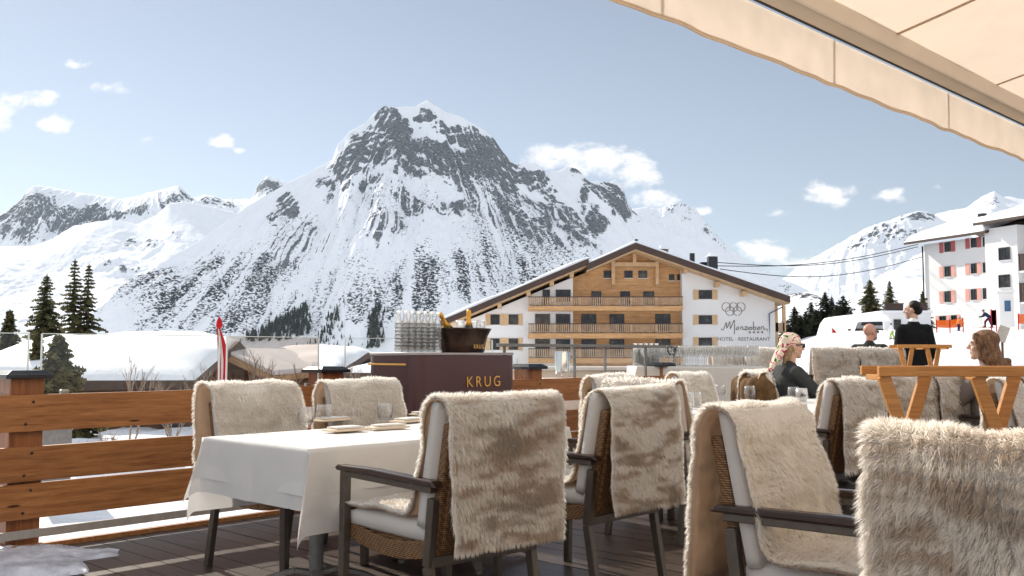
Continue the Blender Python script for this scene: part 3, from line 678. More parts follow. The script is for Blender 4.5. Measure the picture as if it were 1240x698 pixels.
for s in seams:
    if S0 < s < S1:
        for j in range(6):
            pa = F0 + Fd * s - Fp * (0.009 + wv(s) * j / 6 * 1.6) + Vector((0, 0, 0.2 - 0.17 * j / 6)); pb = F0 + Fd * s - Fp * (0.009 + wv(s) * (j + 1) / 6 * 1.6) + Vector((0, 0, 0.2 - 0.17 * (j + 1) / 6))
            mb.bar(pa, pb, 0.018, 0.003, Fp)
mb.build('valance_seam', M_SEAM, o)
hem = MB()
for i in range(0, nu - 1, 2):
    a_, b_ = Vector(V[i, -1]), Vector(V[min(i + 2, nu - 1), -1]); hem.bar(a_, b_, 0.006, 0.012)
hem.build('hem', M_SEAM, o)
# front bar and canvas
SL = math.tan(math.radians(13))
mb = MB(); mb.bar(F0 + Fd * S0 + Fp * 0.055 + Vector((0, 0, 0.245)), F0 + Fd * S1 + Fp * 0.055 + Vector((0, 0, 0.245)), 0.10, 0.085)
mb.build('front_bar', mat_plain('cream_powder_coat', (0.74, 0.64, 0.52), 0.5, 0, 0.05), aw, False, 0.01)
mb = MB(); mb.bar(F0 + Fd * S0 + Fp * 0.016 + Vector((0, 0, 0.203)), F0 + Fd * S1 + Fp * 0.016 + Vector((0, 0, 0.203)), 0.010, 0.008)
mb.build('bar_groove', mat_plain('dark_rubber', (0.03, 0.028, 0.025), 0.7), aw)
nu2, nv2 = 160, 60; V = np.zeros((nu2, nv2, 3)); WID = 3.6
for i in range(nu2):
    s = S0 + (S1 - S0) * i / (nu2 - 1)
    for j in range(nv2):
        w = 0.10 + WID * j / (nv2 - 1)
        sag = -0.05 * math.sin(PI * min(1, w / WID)) + 0.006 * math.sin(s * 7 + w * 2.0)
        V[i, j] = F0 + Fd * s + Fp * w + Vector((0, 0, 0.262 + SL * w + sag))
Vw = V.reshape(-1, 3); Vw[:, 2] += 0.010 * fbm(Vw * np.array([1.3, 1.3, 1]), 4, 9)
o = link('canvas', grid_mesh('canvas', Vw, nu2, nv2, M_CANVAS), aw)
for k in range(len(seams)):
    s = seams[k] + 0.35
    if S0 < s < S1:
        i = int((s - S0) / (S1 - S0) * (nu2 - 1)); G = Vw.reshape(nu2, nv2, 3)[i]; V = np.zeros((2, nv2, 3))
        for q, e in enumerate((-.011, .011)): V[q] = G + np.array(Fd) * e + np.array([0, 0, -.003])
        so_ = link('canvas_seam', grid_mesh('canvas_seam', V.reshape(-1, 3), 2, nv2, M_SEAM), o); so_.modifiers.new('t', 'SOLIDIFY').thickness = .002
mb = MB()
for s in (S0 + 0.5, FL + 1.9):
    b0 = F0 + Fd * s + Fp * 0.1 + Vector((0, 0, 0.25)); mb.bar(b0, F0 + Fd * s + Fp * WID + Vector((0, 0, 0.22 + SL * WID)), 0.05, 0.05)
mb.build('arm', M_WHITEPAINT, aw, False, 0.006)

WPos = F0 + Fp * (WID + 0.12)
rw = MB(); rw.T = Matrix.Translation(WPos + Fd * ((S0 + S1) / 2)) @ Matrix.Rotation(math.atan2(Fd.y, Fd.x), 4, 'Z'); rw.box((0, -.15, 3.2), (13, .3, 7.2))
tag(rw.build('restaurant_facade', mat_plain('warm_cream_render', (0.84, 0.73, 0.60), .85, 0, .06, 1.0)), None, None, None, 'structure')
# ------------------------------------------------------------------ fur
def fur_mat():
    t = NT('fur'); c = t.attr('col', 'Color')
    t.base(c, 0.5, 0, 0.4); t.b.inputs['Sheen Weight'].default_value = 0.6; t.b.inputs['Sheen Roughness'].default_value = 0.35
    tl = t.n('ShaderNodeBsdfTranslucent'); t.l(c, tl.inputs[0])
    mx = t.n('ShaderNodeMixShader'); mx.inputs[0].default_value = 0.56
    t.l(t.b.outputs[0], mx.inputs[1]); t.l(tl.outputs[0], mx.inputs[2]); t.l(mx.outputs[0], t.out.inputs['Surface']); return t.m
M_FUR = fur_mat()
M_HIDE = cloth_mat('suede_lining', (0.62, 0.46, 0.34), 0.35, 120, 0.12, 0.2)
FUR_LIGHT = np.array([1.0, 0.97, 0.92]); FUR_DARK = np.array([0.53, 0.375, 0.235]); FUR_GREY = np.array([0.34, 0.295, 0.25])

def throw_mesh(name, path, width, n, length, bw, seed, front_dark=0.6, fold=0.012, clump=0.022, xoff=0.0, dark=1.0, skew=0.0, comb=0.62, jitter=0.30, ck=0.46):
    """a fur throw following `path` (y, z points in a chair's side plane), hair on its upper/outer side, suede lining below"""
    r = np.random.default_rng(seed)
    pp = np.array(path, float); d = np.hypot(*np.diff(pp, axis=0).T); L = np.concatenate([[0], np.cumsum(d)]); tot = L[-1]
    ns, nw = int(tot / 0.03) + 1, int(width / 0.03) + 1
    # smooth the path
    sf = np.linspace(0, tot, 400); py = np.interp(sf, L, pp[:, 0]); pz = np.interp(sf, L, pp[:, 1])
    ker = np.hanning(25); ker /= ker.sum()
    py = np.convolve(np.pad(py, 12, 'edge'), ker, 'valid'); pz = np.convolve(np.pad(pz, 12, 'edge'), ker, 'valid')
    ty = np.gradient(py, sf); tz = np.gradient(pz, sf); tl = np.hypot(ty, tz) + 1e-9; ty /= tl; tz /= tl
    top = sf[np.argmax(pz)]
    def ev(s, w):
        """position, normal, tangent at s (0..tot), w (-.5..+.5)"""
        y = np.interp(s, sf, py); z = np.interp(s, sf, pz); a = np.interp(s, sf, ty); b = np.interp(s, sf, tz); m = np.hypot(a, b); a /= m; b /= m
        # path runs from the seat front over the top and down the back: outer normal
        nyv, nzv = b, -a
        ww = width * (1 + 0.035 * noise3(P3(s * 4, seed, 0.1), seed)) 
        edge = 0.012 * noise3(P3(s * 14, w * 3, 2.0), seed + 1)
        x = xoff + w * ww + edge + skew * (s - top)
        h = fold * noise3(P3(s * 5, w * 3.4, 5.0), seed + 2) + 0.4 * fold * noise3(P3(s * 13, w * 7, 8.0), seed + 3)
        return x, y + nyv * h, z + nzv * h, nyv, nzv, a, b
    S, W = np.meshgrid(np.linspace(0, tot, ns), np.linspace(-.5, .5, nw), indexing='ij')
    x, y, z, ny, nz, _, _ = ev(S.ravel(), W.ravel())
    # outer normal must point up on the seat: check sign
    sgn = 1.0 if np.interp(tot * 0.1, sf, tz) * 0 + nz[nw * (ns // 8) + nw // 2] > 0 else -1.0
    th = 0.008
    base = np.stack([x, y, z], 1); lower = base - np.stack([0 * x, sgn * ny * th, sgn * nz * th], 1)
    V = np.concatenate([base, lower]); q = []
    I, J = np.meshgrid(np.arange(ns - 1), np.arange(nw - 1), indexing='ij'); a0 = (I * nw + J).ravel(); m0 = ns * nw
    top_f = np.stack([a0, a0 + nw, a0 + nw + 1, a0 + 1], 1); bot_f = top_f[:, ::-1] + m0
    rim = []
    for i in range(ns - 1):
        for j in (0, nw - 1): rim.append((i * nw + j, (i + 1) * nw + j, m0 + (i + 1) * nw + j, m0 + i * nw + j))
    for j in range(nw - 1):
        for i in (0, ns - 1): rim.append((i * nw + j, i * nw + j + 1, m0 + i * nw + j + 1, m0 + i * nw + j))
    quads = np.concatenate([top_f, bot_f, np.array(rim)])
    nq0 = len(quads); matq = np.concatenate([np.zeros(len(top_f), int), np.ones(len(bot_f) + len(rim), int)])
    # blades
    s = r.uniform(0, tot, n); w = r.uniform(-.5, .5, n)
    e = int(n * 0.10); w[:e] = np.sign(w[:e]) * (0.5 - np.abs(r.normal(0, .012, e))); s[e:int(e * 1.4)] = np.where(r.random(int(e * 1.4) - e) < .5, 0.004, tot - 0.004)
    w = np.clip(w, -.5, .5)
    x, y, z, ny, nz, tyv, tzv = ev(s, w)
    ny, nz = ny * sgn, nz * sgn
    P = np.stack([x, y, z], 1); Nn = np.stack([0 * x, ny, nz], 1); away = np.where(s < top, -1.0, 1.0)
    # hair lies away from the top edge and sweeps over it
    T = np.stack([0 * x, tyv * away, tzv * away], 1); blend = sstep(0.0, 0.07, np.abs(s - top))[:, None]
    fl = np.stack([noise3(P3(s * 7, w * 6, 1.5), seed + 5), noise3(P3(s * 7, w * 6, 9.5), seed + 6)], 1)
    out = np.stack([np.sign(w) * sstep(0.44, 0.5, np.abs(w)), 0 * x, 0 * x], 1)
    endk = np.where(s > tot - 0.03, 1.0, np.where(s < 0.03, 1.0, 0.0))[:, None]
    side = np.stack([1 + 0 * x, 0 * x, 0 * x], 1)
    jit = r.normal(0, 1, (n, 3))
    D = Nn * 0.85 + T * (comb * blend) + out * 1.0 + endk * T * 0.9 + side * fl[:, :1] * 0.75 + T * fl[:, 1:] * 0.45 + jit * jitter + np.array([0, 0, -0.12])
    D /= np.linalg.norm(D, axis=1)[:, None]
    ln = length * (0.62 + 0.55 * r.random(n)) * (1 + 0.35 * noise3(P3(s * 9, w * 8, 3.3), seed + 7))
    # clumping: tips lean to the tip of their cell's centre
    gs_, gw_ = np.floor(s / clump), np.floor(w * width / clump); 
    hs = _hash(gs_.astype(np.int64), gw_.astype(np.int64), 3, seed); hw = _hash(gs_.astype(np.int64), gw_.astype(np.int64), 5, seed)
    cs, cw = np.clip((gs_ + .5 + .35 * hs) * clump, 0, tot), np.clip((gw_ + .5 + .35 * hw) * clump / width, -.5, .5)
    cx, cy_, cz, cny, cnz, _, _ = ev(cs, cw); C = np.stack([cx, cy_, cz], 1)
    droop = np.array([0, 0, -1.0]) * (0.16 * ln)[:, None]
    mid = P + D * (ln * 0.55)[:, None]; tip = P + D * ln[:, None] + droop + T * (blend * 0.16 * ln[:, None])
    k = (ck + 0.2 * hs)[:, None]
    off = C - P; tip = tip + off * k; mid = mid + off * k * 0.4
    sd = np.cross(D, jit + np.array([0.3, 0.1, 0.2])); sd /= np.linalg.norm(sd, axis=1)[:, None] + 1e-9
    hw_ = (bw * (0.7 + 0.6 * r.random(n)))[:, None]
    root = P - Nn * 0.003
    bv = np.stack([root - sd * hw_ * .5, root + sd * hw_ * .5, mid - sd * hw_ * .42, mid + sd * hw_ * .42, tip], 1).reshape(-1, 3)
    b0 = len(V) + np.arange(n) * 5
    bq = np.stack([b0, b0 + 1, b0 + 3, b0 + 2], 1); bt = np.stack([b0 + 2, b0 + 3, b0 + 4], 1)
    # colour: cream with wavy taupe bands across
    xa = P[:, 0]
    band = 0.52 * noise3(P3(s * 25 + 1.8 * noise3(P3(xa * 5, s * 3, 1.0), seed + 12), xa * 3.6, 4.0), seed + 8) + 0.48 * noise3(P3(s * 52, xa * 10, 7.0), seed + 9)
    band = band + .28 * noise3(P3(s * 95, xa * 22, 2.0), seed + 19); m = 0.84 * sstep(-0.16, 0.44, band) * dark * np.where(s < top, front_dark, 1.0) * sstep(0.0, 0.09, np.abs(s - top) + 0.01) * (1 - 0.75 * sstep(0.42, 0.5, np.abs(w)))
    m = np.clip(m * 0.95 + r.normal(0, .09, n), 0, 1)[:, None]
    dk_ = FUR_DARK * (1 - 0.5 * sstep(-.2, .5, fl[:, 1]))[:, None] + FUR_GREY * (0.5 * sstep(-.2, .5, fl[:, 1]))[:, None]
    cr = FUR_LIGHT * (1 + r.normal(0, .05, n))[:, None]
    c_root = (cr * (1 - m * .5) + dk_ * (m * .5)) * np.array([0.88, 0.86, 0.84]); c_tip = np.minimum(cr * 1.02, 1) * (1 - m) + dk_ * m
    cm = (c_root + c_tip) / 2
    bc = np.stack([c_root, c_root, cm, cm, c_tip], 1).reshape(-1, 3)
    V = np.concatenate([V, bv]); colr = np.concatenate([np.tile(FUR_LIGHT * 0.8, (2 * m0, 1)), bc]); colr = np.concatenate([np.clip(colr, 0, 1), np.ones((len(colr), 1))], 1)
    me = bpy.data.meshes.new(name)
    me.vertices.add(len(V)); me.vertices.foreach_set('co', V.astype(np.float32).ravel())
    allq = np.concatenate([quads, bq]); nq, nt = len(allq), len(bt)
    lv = np.concatenate([allq.ravel(), bt.ravel()]).astype(np.int32)
    me.loops.add(len(lv)); me.loops.foreach_set('vertex_index', lv)
    ls = np.concatenate([np.arange(nq) * 4, nq * 4 + np.arange(nt) * 3]).astype(np.int32)
    me.polygons.add(nq + nt); me.polygons.foreach_set('loop_start', ls)
    me.update(calc_edges=True)
    me.materials.append(M_FUR); me.materials.append(M_HIDE)
    mi = np.zeros(nq + nt, np.int32); mi[:nq0] = matq; me.polygons.foreach_set('material_index', mi)
    me.polygons.foreach_set('use_smooth', np.ones(nq + nt, bool))
    ca = me.attributes.new('col', 'FLOAT_COLOR', 'POINT'); ca.data.foreach_set('color', colr.astype(np.float32).ravel())
    me.update(); return me

# ------------------------------------------------------------------ the terrace chair
def rattan_mat():
    t = NT('woven_rattan'); v = t.coord((1, 1, 1))
    w1 = t.n('ShaderNodeTexWave', wave_type='BANDS', bands_direction='Z'); w1.inputs['Scale'].default_value = 42; w1.inputs['Distortion'].default_value = 1.2; t.l(v, w1.inputs['Vector'])
    w2 = t.n('ShaderNodeTexWave', wave_type='BANDS', bands_direction='DIAGONAL'); w2.inputs['Scale'].default_value = 26; w2.inputs['Distortion'].default_value = 0.8; t.l(v, w2.inputs['Vector'])
    f = t.math('MULTIPLY', w1.outputs['Fac'], t.math('ADD', t.math('MULTIPLY', w2.outputs['Fac'], 0.6), 0.4))
    n = t.noise(v, 30, 3)
    c = t.ramp(t.math('ADD', t.math('MULTIPLY', f, 0.7), t.math('MULTIPLY', n, 0.35)), [(0.15, (0.07, 0.035, 0.016)), (0.6, (0.27, 0.145, 0.065)), (0.9, (0.38, 0.22, 0.11))])
    t.base(c, 0.55, 0, 0.3); t.bump(f, 0.6, 0.004); return t.m
M_RATTAN = rattan_mat()

def pillow(mb, c, size, rx=0.0, n=14, p=4.0, crown=1.0):
    """a soft rounded slab"""
    R = Euler((rx, 0, 0)).to_matrix(); V = []; F = []
    for k in (0, 1):
        for i in range(n + 1):
            for j in range(n + 1):
                u, v = 2 * i / n - 1, 2 * j / n - 1
                e = (max(0.0, 1 - abs(u) ** p) * max(0.0, 1 - abs(v) ** p)) ** 0.5
                zz = (0.5 if k else -0.5) * size[2] * (0.55 + 0.45 * e) * (crown if k else 1)
                f = 1 - 0.02 * (1 - e)
                q = Vector(c) + R @ Vector((u * size[0] / 2 * f, v * size[1] / 2 * f, zz)); V.append(q)
    m = (n + 1) ** 2
    for i in range(n):
        for j in range(n):
            a = i * (n + 1) + j; F.append((a, a + 1, a + n + 2, a + n + 1)); b = a + m; F.append((b, b + n + 1, b + n + 2, b + 1))
    for i in range(n):
        for (s0, st) in ((0, 1), (n * (n + 1), 1)):
            a = s0 + i * st; F.append((a, a + st, a + st + m, a + m))
        for (s0, st) in ((0, n + 1), (n, n + 1)):
            a = s0 + i * st; F.append((a, a + st, a + st + m, a + m))
    mb.add(V, F)

BT = math.atan2(0.12, 0.60)      # lean of the backrest
def make_chair(label, loc, rz):
    t = thing('terrace_armchair', label, 'armchair', loc, rz, 'fur covered armchairs on the terrace')
    # legs: tapered square tubes; front legs rise to the armrests
    for sx in (-1, 1):
        mb = MB(); mb.bar((sx * 0.275, 0.335, 0.0), (sx * 0.275, 0.325, 0.655), 0.034, 0.04, (0, 1, 0)); mb.build('leg', M_LEG, t, False, 0.004)
        mb = MB(); mb.bar((sx * 0.262, -0.315, 0.0), (sx * 0.262, -0.255, 0.34), 0.034, 0.04, (0, 1, 0)); mb.bar((sx * 0.262, -0.255, 0.34), (sx * 0.262, -0.285, 0.60), 0.034, 0.04, (0, 1, 0)); mb.build('leg', M_LEG, t, False, 0.004)
        mb = MB()
        prof = [(-0.345, 0.648), (-0.32, 0.672), (0.1, 0.682), (0.355, 0.676), (0.375, 0.662), (0.355, 0.652), (0.1, 0.654)]
        mb.extrude_xz([(p[0], p[1]) for p in prof], -0.024, 0.024)
        mb.v = [(sx * 0.278 + yy, xx, zz) for (xx, yy, zz) in mb.v]
        mb.build('armrest', M_ARM, t, False, 0.006)
        mb = MB(); mb.bar((sx * 0.275, -0.30, 0.636), (sx * 0.275, 0.31, 0.642), 0.03, 0.026); mb.build('arm_rail', M_LEG, t, False, 0.003)
    # woven shell: seat pan (bowed rails) and backrest
    mb = MB(); n = 10
    for side in (-1, 1):
        for k in range(n):
            a, b = -0.25 + 0.575 * k / n, -0.25 + 0.575 * (k + 1) / n
            za, zb = (0.405 - 0.035 * math.sin(PI * k / n)), (0.405 - 0.035 * math.sin(PI * (k + 1) / n))
            mb.bar((side * 0.24, a, za), (side * 0.24, b, zb), 0.03, 0.07)
    mb.box((0, 0.035, 0.395), (0.46, 0.55, 0.04)); mb.bar((-0.254, 0.318, 0.41), (0.254, 0.318, 0.41), 0.03, 0.06)
    mb.build('seat', M_RATTAN, t, False, 0.004)
    mb = MB(); mb.box((0, -0.292, 0.61), (0.50, 0.045, 0.56), 0, BT); mb.box((0, -0.302, 0.62), (0.44, 0.05, 0.46), 0, BT)
    mb.build('backrest', M_RATTAN, t, False, 0.012)
    mb = MB(); mb.bar((-0.26, -0.262, 0.36), (0.26, -0.262, 0.36), 0.035, 0.04); mb.build('rear_rail', M_LEG, t, False, 0.003)
    mb = MB(); pillow(mb, (0, 0.045, 0.46), (0.525, 0.58, 0.095), 0, 14, 8.0); mb.build('seat_cushion', M_CUSHION, t, True)
    mb = MB(); pillow(mb, (0, -0.254, 0.725), (0.545, 0.50, 0.082), PI / 2 + BT, 14, 8.0); mb.build('back_cushion', M_CUSHION, t, True)
    return t
PATH = [(0.375, 0.43), (0.365, 0.50), (0.30, 0.525), (0.0, 0.522), (-0.13, 0.525), (-0.165, 0.575), (-0.207, 0.75), (-0.25, 0.93), (-0.285, 0.972), (-0.33, 0.985), (-0.372, 0.965), (-0.392, 0.90), (-0.405, 0.65), (-0.412, 0.41)]
PATH_SHORT = PATH[:-1] + [(-0.41, 0.50)]
PATH_LONG = PATH[:-1] + [(-0.425, 0.50), (-0.44, 0.22)]
def dirang(v): return math.atan2(v.y, v.x) - PI / 2
R_N, R_MN, R_A = dirang(N), dirang(-N), dirang(A)
chair0 = None
def put_chair(label, tlabel, x, y, rz, mesh, z=0.0, throw_rz=0.0):
    global chair0
    if chair0 is None: c = chair0 = make_chair(label, (x, y, z), rz)
    else: c = dup(chair0, label, (x, y, z), rz, 'fur covered armchairs on the terrace')
    o = link('fur_throw', mesh, None, (x, y, z), rz); tag(o, tlabel, 'throw', 'fur throws over the chairs')
    return c
def from_back(px, py, rz, off=-0.33): # chair origin so that the middle of its back top stands at plan point
    f = Vector((-math.sin(rz), math.cos(rz), 0)); return px - f.x * off, py - f.y * off

W_ = 0.575
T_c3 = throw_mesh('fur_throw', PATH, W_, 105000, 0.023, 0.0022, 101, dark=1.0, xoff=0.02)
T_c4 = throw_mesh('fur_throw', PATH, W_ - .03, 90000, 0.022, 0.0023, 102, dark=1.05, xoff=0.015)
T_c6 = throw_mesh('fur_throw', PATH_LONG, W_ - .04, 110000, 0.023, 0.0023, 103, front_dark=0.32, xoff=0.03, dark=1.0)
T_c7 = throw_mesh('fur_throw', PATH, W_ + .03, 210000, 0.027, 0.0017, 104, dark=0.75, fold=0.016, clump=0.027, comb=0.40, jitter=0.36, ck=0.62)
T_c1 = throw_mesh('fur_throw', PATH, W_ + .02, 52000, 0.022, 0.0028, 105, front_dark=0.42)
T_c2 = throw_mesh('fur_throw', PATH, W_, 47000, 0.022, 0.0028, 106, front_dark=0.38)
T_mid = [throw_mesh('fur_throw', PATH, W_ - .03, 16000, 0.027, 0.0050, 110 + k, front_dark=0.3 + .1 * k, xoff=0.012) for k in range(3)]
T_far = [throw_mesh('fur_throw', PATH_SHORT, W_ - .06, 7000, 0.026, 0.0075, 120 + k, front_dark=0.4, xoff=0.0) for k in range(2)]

CH = [
 ('armchair across the white table by the railing, at its left end', 'pale grey fur throw over the chair at the left end of the white table', -1.50, 5.45, R_N + .10, T_c1),
 ('armchair across the white table in front of the burgundy counter', 'pale fur throw over the chair just left of the burgundy counter', -0.98, 6.05, R_N + .02, T_c2),
 ('armchair seen from behind in the front centre at the white table', 'shaggy cream and taupe fur throw covering the whole back of the front centre chair', -0.070, 3.78, R_MN - .10, T_c3),
 ('armchair seen from behind, second along the near side of the white table', 'banded taupe fur throw hanging off the second chair from behind, dark wicker gap beside it', 0.594, 4.69, R_MN - .02, T_c4),
 ('large armchair facing the camera at right with its dark armrest in front', 'long cream fur throw flowing over the big chair with the dark armrest', 0.84, 3.27, R_N, T_c6),
 ('nearest armchair cut off by the lower right corner', 'long-haired white and brown fur throw filling the lower right corner', 1.06, 1.97, R_A + .05, T_c7),
 ('armchair half hidden directly behind the second chair from behind', 'fur throw peeking out right behind the banded taupe throw', 0.80, 5.95, R_A + .05, T_mid[0]),
 ('armchair at the far left of the middle table, beside the rail board', 'small fur throw on the chair between the burgundy counter and the capped post', 0.74, 7.30, R_N + .1, T_mid[1]),
 ('armchair in front of the buffet table post, facing the camera', 'smooth cream fur throw on the chair in front of the second capped post', 1.50, 8.10, R_N + .05, T_mid[2]),
 ('armchair in front of the long glass buffet, left of the woman in the headscarf', 'pale fur throw on the chair left of the woman in the headscarf', 2.32, 9.00, R_N + .1, T_mid[1]),
 ('armchair seen from behind, below the woman in the headscarf', 'narrow fur throw over the chair back right of the woman in the headscarf', 2.22, 6.20, R_MN - .1, T_mid[0]),
 ('armchair seen from behind through the left half of the wooden tray stand', 'fur throw seen between the legs of the wooden tray stand', 2.96, 7.20, R_MN - .3, T_mid[1]),
 ('armchair seen from behind through the middle of the wooden tray stand', 'narrow fur throw behind the middle of the wooden tray stand', 3.42, 7.45, R_MN - .2, T_mid[2]),
 ('armchair at the right edge facing the camera behind the tray stand', 'cream fur throw on the right edge chair below the brown haired woman', 3.36, 6.55, R_N + .1, T_mid[0]),
]
for (lb, tl_, px, py, rz, me) in CH:
    x, y = from_back(px, py, rz); put_chair(lb, tl_, x, y, rz, me)
UPZ = 0.23
FARCH = [(3.72, 11.0, .0, 1), (4.26, 11.0, -.02, 1), (4.98, 11.3, .0, 0), (2.85, 12.6, PI + .4, 1), (3.28, 12.5, PI + .3, 1), (5.5, 12.1, .1, 0), (6.1, 12.1, -.1, 0)]
FL_ = ['left one of the two chairs with tall fur backs in the far row', 'right one of the two chairs with tall fur backs in the far row', 'chair behind the legs of the small tray stand', 'far chair behind the wine glasses on the buffet', 'far chair to the right of the buffet glasses', 'far chair just right of the standing man', 'far chair just left of the brown haired woman']
FT_ = ['left one of the two fur panels in the far row', 'right one of the two fur panels in the far row', 'fur behind the legs of the small tray stand', 'fur panel behind the wine glasses on the buffet', 'fur panel to the right of the buffet glasses', 'greyish fur just right of the standing man', 'greyish fur just left of the brown haired woman']
for k, (px, py, rz, up_) in enumerate(FARCH):
    x, y = from_back(px, py, rz); put_chair(FL_[k], FT_[k], x, y, rz, T_far[k % 2], UPZ + .001 if up_ else 0)

# raised platform of the upper terrace
mb = MB(); mb.box((2.68, 11.2, UPZ / 2), (3.75, 1.8, UPZ - .004)); mb.box((3.1, 15.6, UPZ / 2), (4.6, 6.99, UPZ - .004))
me = mb.mesh('upper_terrace_floor', M_DECK); set_tint(me, [.3] * 16); tag(link('upper_terrace_floor', me), None, None, None, 'structure')

# ------------------------------------------------------------------ tables and cloths
def cloth_mesh(name, a, b, hang, hb, z, seed, na=110, nb=80, flare=0.12, out=0.0):
    """a x b table top; the cloth hangs `hang` over every edge; corners fall as flared pleats"""
    us = np.linspace(-a / 2 - hang, a / 2 + hang, na); vs = np.linspace(-b / 2 - hb, b / 2 + hb, nb)
    Ug, Vg = np.meshgrid(us, vs, indexing='ij'); U = Ug.ravel(); Vv = Vg.ravel()
    oa = np.maximum(np.abs(U) - a / 2, 0); ob = np.maximum(np.abs(Vv) - b / 2, 0); sa, sb = np.sign(U), np.sign(Vv)
    X = np.clip(U, -a / 2, a / 2); Y = np.clip(Vv, -b / 2, b / 2)
    r = np.hypot(oa, ob); phi = np.arctan2(ob, oa)
    corner = (oa > 0) & (ob > 0)
    h = np.where(corner, flare * np.sin(2 * phi) ** 0.8 * r, 0); drop = np.sqrt(np.maximum(r ** 2 - h ** 2, 0))
    front = (sa < 0) & (sb < 0); X = X + sa * h * np.where(front, 1.25, 0.72); Y = Y + sb * h * np.where(front, 0.15, 0.70)
    # slight outward lean and gentle folds in the hanging sides
    fold = 0.022 * noise3(P3((U + 3) * 3.0 + sb, (Vv + 3) * 3.0, 0.5), seed) + 0.012 * noise3(P3(U * 8, Vv * 8, 1.5), seed + 1)
    k = np.clip(drop / hang, 0, 1.3)
    X = X + np.where((oa > 0), sa * (out + 0.012 + 0.014 * k + 0.8 * fold * k), 0); Y = Y + np.where((ob > 0), sb * (out + 0.012 + 0.014 * k + 0.8 * fold * k), 0)
    rr = 0.012
    Z = z - np.where(drop > rr, drop - 0.43 * rr, 0.0) - np.where(drop <= rr, 0.5 * drop ** 2 / rr, 0)
    Z = Z + 0.0022 * fbm(P3(U * 5, Vv * 5, 3.0), 4, seed + 4) * (drop < .01)
    cr = np.minimum(np.abs(U % 0.42 - 0.21), np.abs((Vv + .1) % 0.42 - 0.21)); Z = Z + 0.0025 * np.exp(-(cr / 0.006) ** 2)
    me = grid_mesh(name, np.stack([X, Y, Z], 1), na, nb, M_CLOTH, True)
    return me

def table(label, cx, cy, rz, a, b, hang, seed, clabel, h=0.735, hb=None, under=None):
    t = thing('terrace_table', label, 'table', (cx, cy, 0), rz, 'white clothed tables')
    mb = MB(); mb.box((0, 0, h - 0.015), (a, b, 0.03)); mb.build('tabletop', mat_plain('tabletop_board', (0.5, 0.46, 0.42), 0.6), t, False, 0.004)
    for x in ([-a * .30, a * .30] if a > 1.3 else [0]):
        mb = MB(); mb.tube([(x, 0, 0.10), (x, 0, h - 0.032)], 0.035, 16); mb.lathe([(0.10, h - 0.045), (0.10, h - 0.033)], 16, (x, 0, 0)); p = mb.build('pedestal', M_RAILMETAL, t, 35)
        for q in range(4):
            an = PI / 4 + q * PI / 2 + .2; d = Vector((math.cos(an), math.sin(an), 0)); mb = MB(); L = [Vector((x, 0, 0.10)) + d * 0.02, Vector((x, 0, 0.115)) + d * 0.10, Vector((x, 0, 0.085)) + d * 0.22, Vector((x, 0, 0.022)) + d * 0.36]
            for i in range(3): mb.bar(L[i], L[i + 1], 0.055 - .005 * i, 0.022, (0, 0, 1), 0.05 - .005 * i, 0.02)
            mb.tube([L[3] + Vector((0, 0, -.021)), L[3] + Vector((0, 0, .0))], 0.018, 10); mb.build('foot', M_RAILMETAL, p, False, 0.003)
    o = link('tablecloth', cloth_mesh('tablecloth', a + .012, b + .012, hang, hb or hang, h + 0.007, seed, out=0.007), None, (cx, cy, 0), rz); tag(o, clabel, 'tablecloth', 'white tablecloths')
    if under:
        o = link('tablecloth', cloth_mesh('tablecloth', a + .006, b + .006, under[0], under[1], h + 0.002, seed + 50), None, (cx, cy, 0), rz); tag(o, under[2], 'tablecloth', 'white tablecloths')
    return t
RZT = math.atan2(A.y, A.x)
TF = Vector((-0.87, 4.08, 0)); TA = Vector((math.sin(AZ - .0), math.cos(AZ), 0)); T1c = TF + A * 0.87 - N * 0.44
table('white clothed dining table in the left foreground with two pedestals', T1c.x, T1c.y, RZT, 1.68, 0.85, 0.27, 5, 'white linen top cloth with pointed hanging corners on the left foreground table', 0.735, 0.20, (0.20, 0.36, 'longer white under cloth showing below the top cloth of the left foreground table'))
def lay(p, name_mesh, label, cat, group, z): pass
L2 = Vector((0.97, 2.55, 0)); T2c = L2 + A * 0.75 + N * 0.52
table('white clothed table mostly hidden behind the lower right chair', T2c.x, T2c.y, RZT, 1.4, 1.0, 0.33, 6, 'white cloth corner showing between the dark armrest and the lower right fur')
E3 = Vector((1.30, 6.42, 0)); T3c = E3 + A * 0.85
table('white clothed table in the middle distance behind the second chair from behind', T3c.x, T3c.y, RZT, 1.6, 0.9, 0.28, 7, 'white cloth on the middle table behind the second chair from behind')
T4c = E3 + A * 2.6
table('white clothed table in front of the woman in the headscarf', T4c.x, T4c.y, RZT, 1.6, 0.9, 0.28, 8, 'white cloth on the table in front of the woman in the headscarf')
# ------------------------------------------------------------------ writing
def text_mesh(body, size, depth, mat, parent, loc, rot, name='lettering', bold=0.0, align='CENTER', spacing=1.0):
    cu = bpy.data.curves.new(name, 'FONT'); cu.body = body; cu.size = size; cu.extrude = depth; cu.align_x = align; cu.align_y = 'CENTER'; cu.offset = bold; cu.space_character = spacing; cu.resolution_u = 3
    o = bpy.data.objects.new(name, cu); COL.objects.link(o)
    me = bpy.data.meshes.new_from_object(o.evaluated_get(bpy.context.evaluated_depsgraph_get())); bpy.data.objects.remove(o); bpy.data.curves.remove(cu)
    me.materials.clear(); me.materials.append(mat); me.name = name
    q = link(name, me, parent); q.location = loc; q.rotation_euler = rot; return q

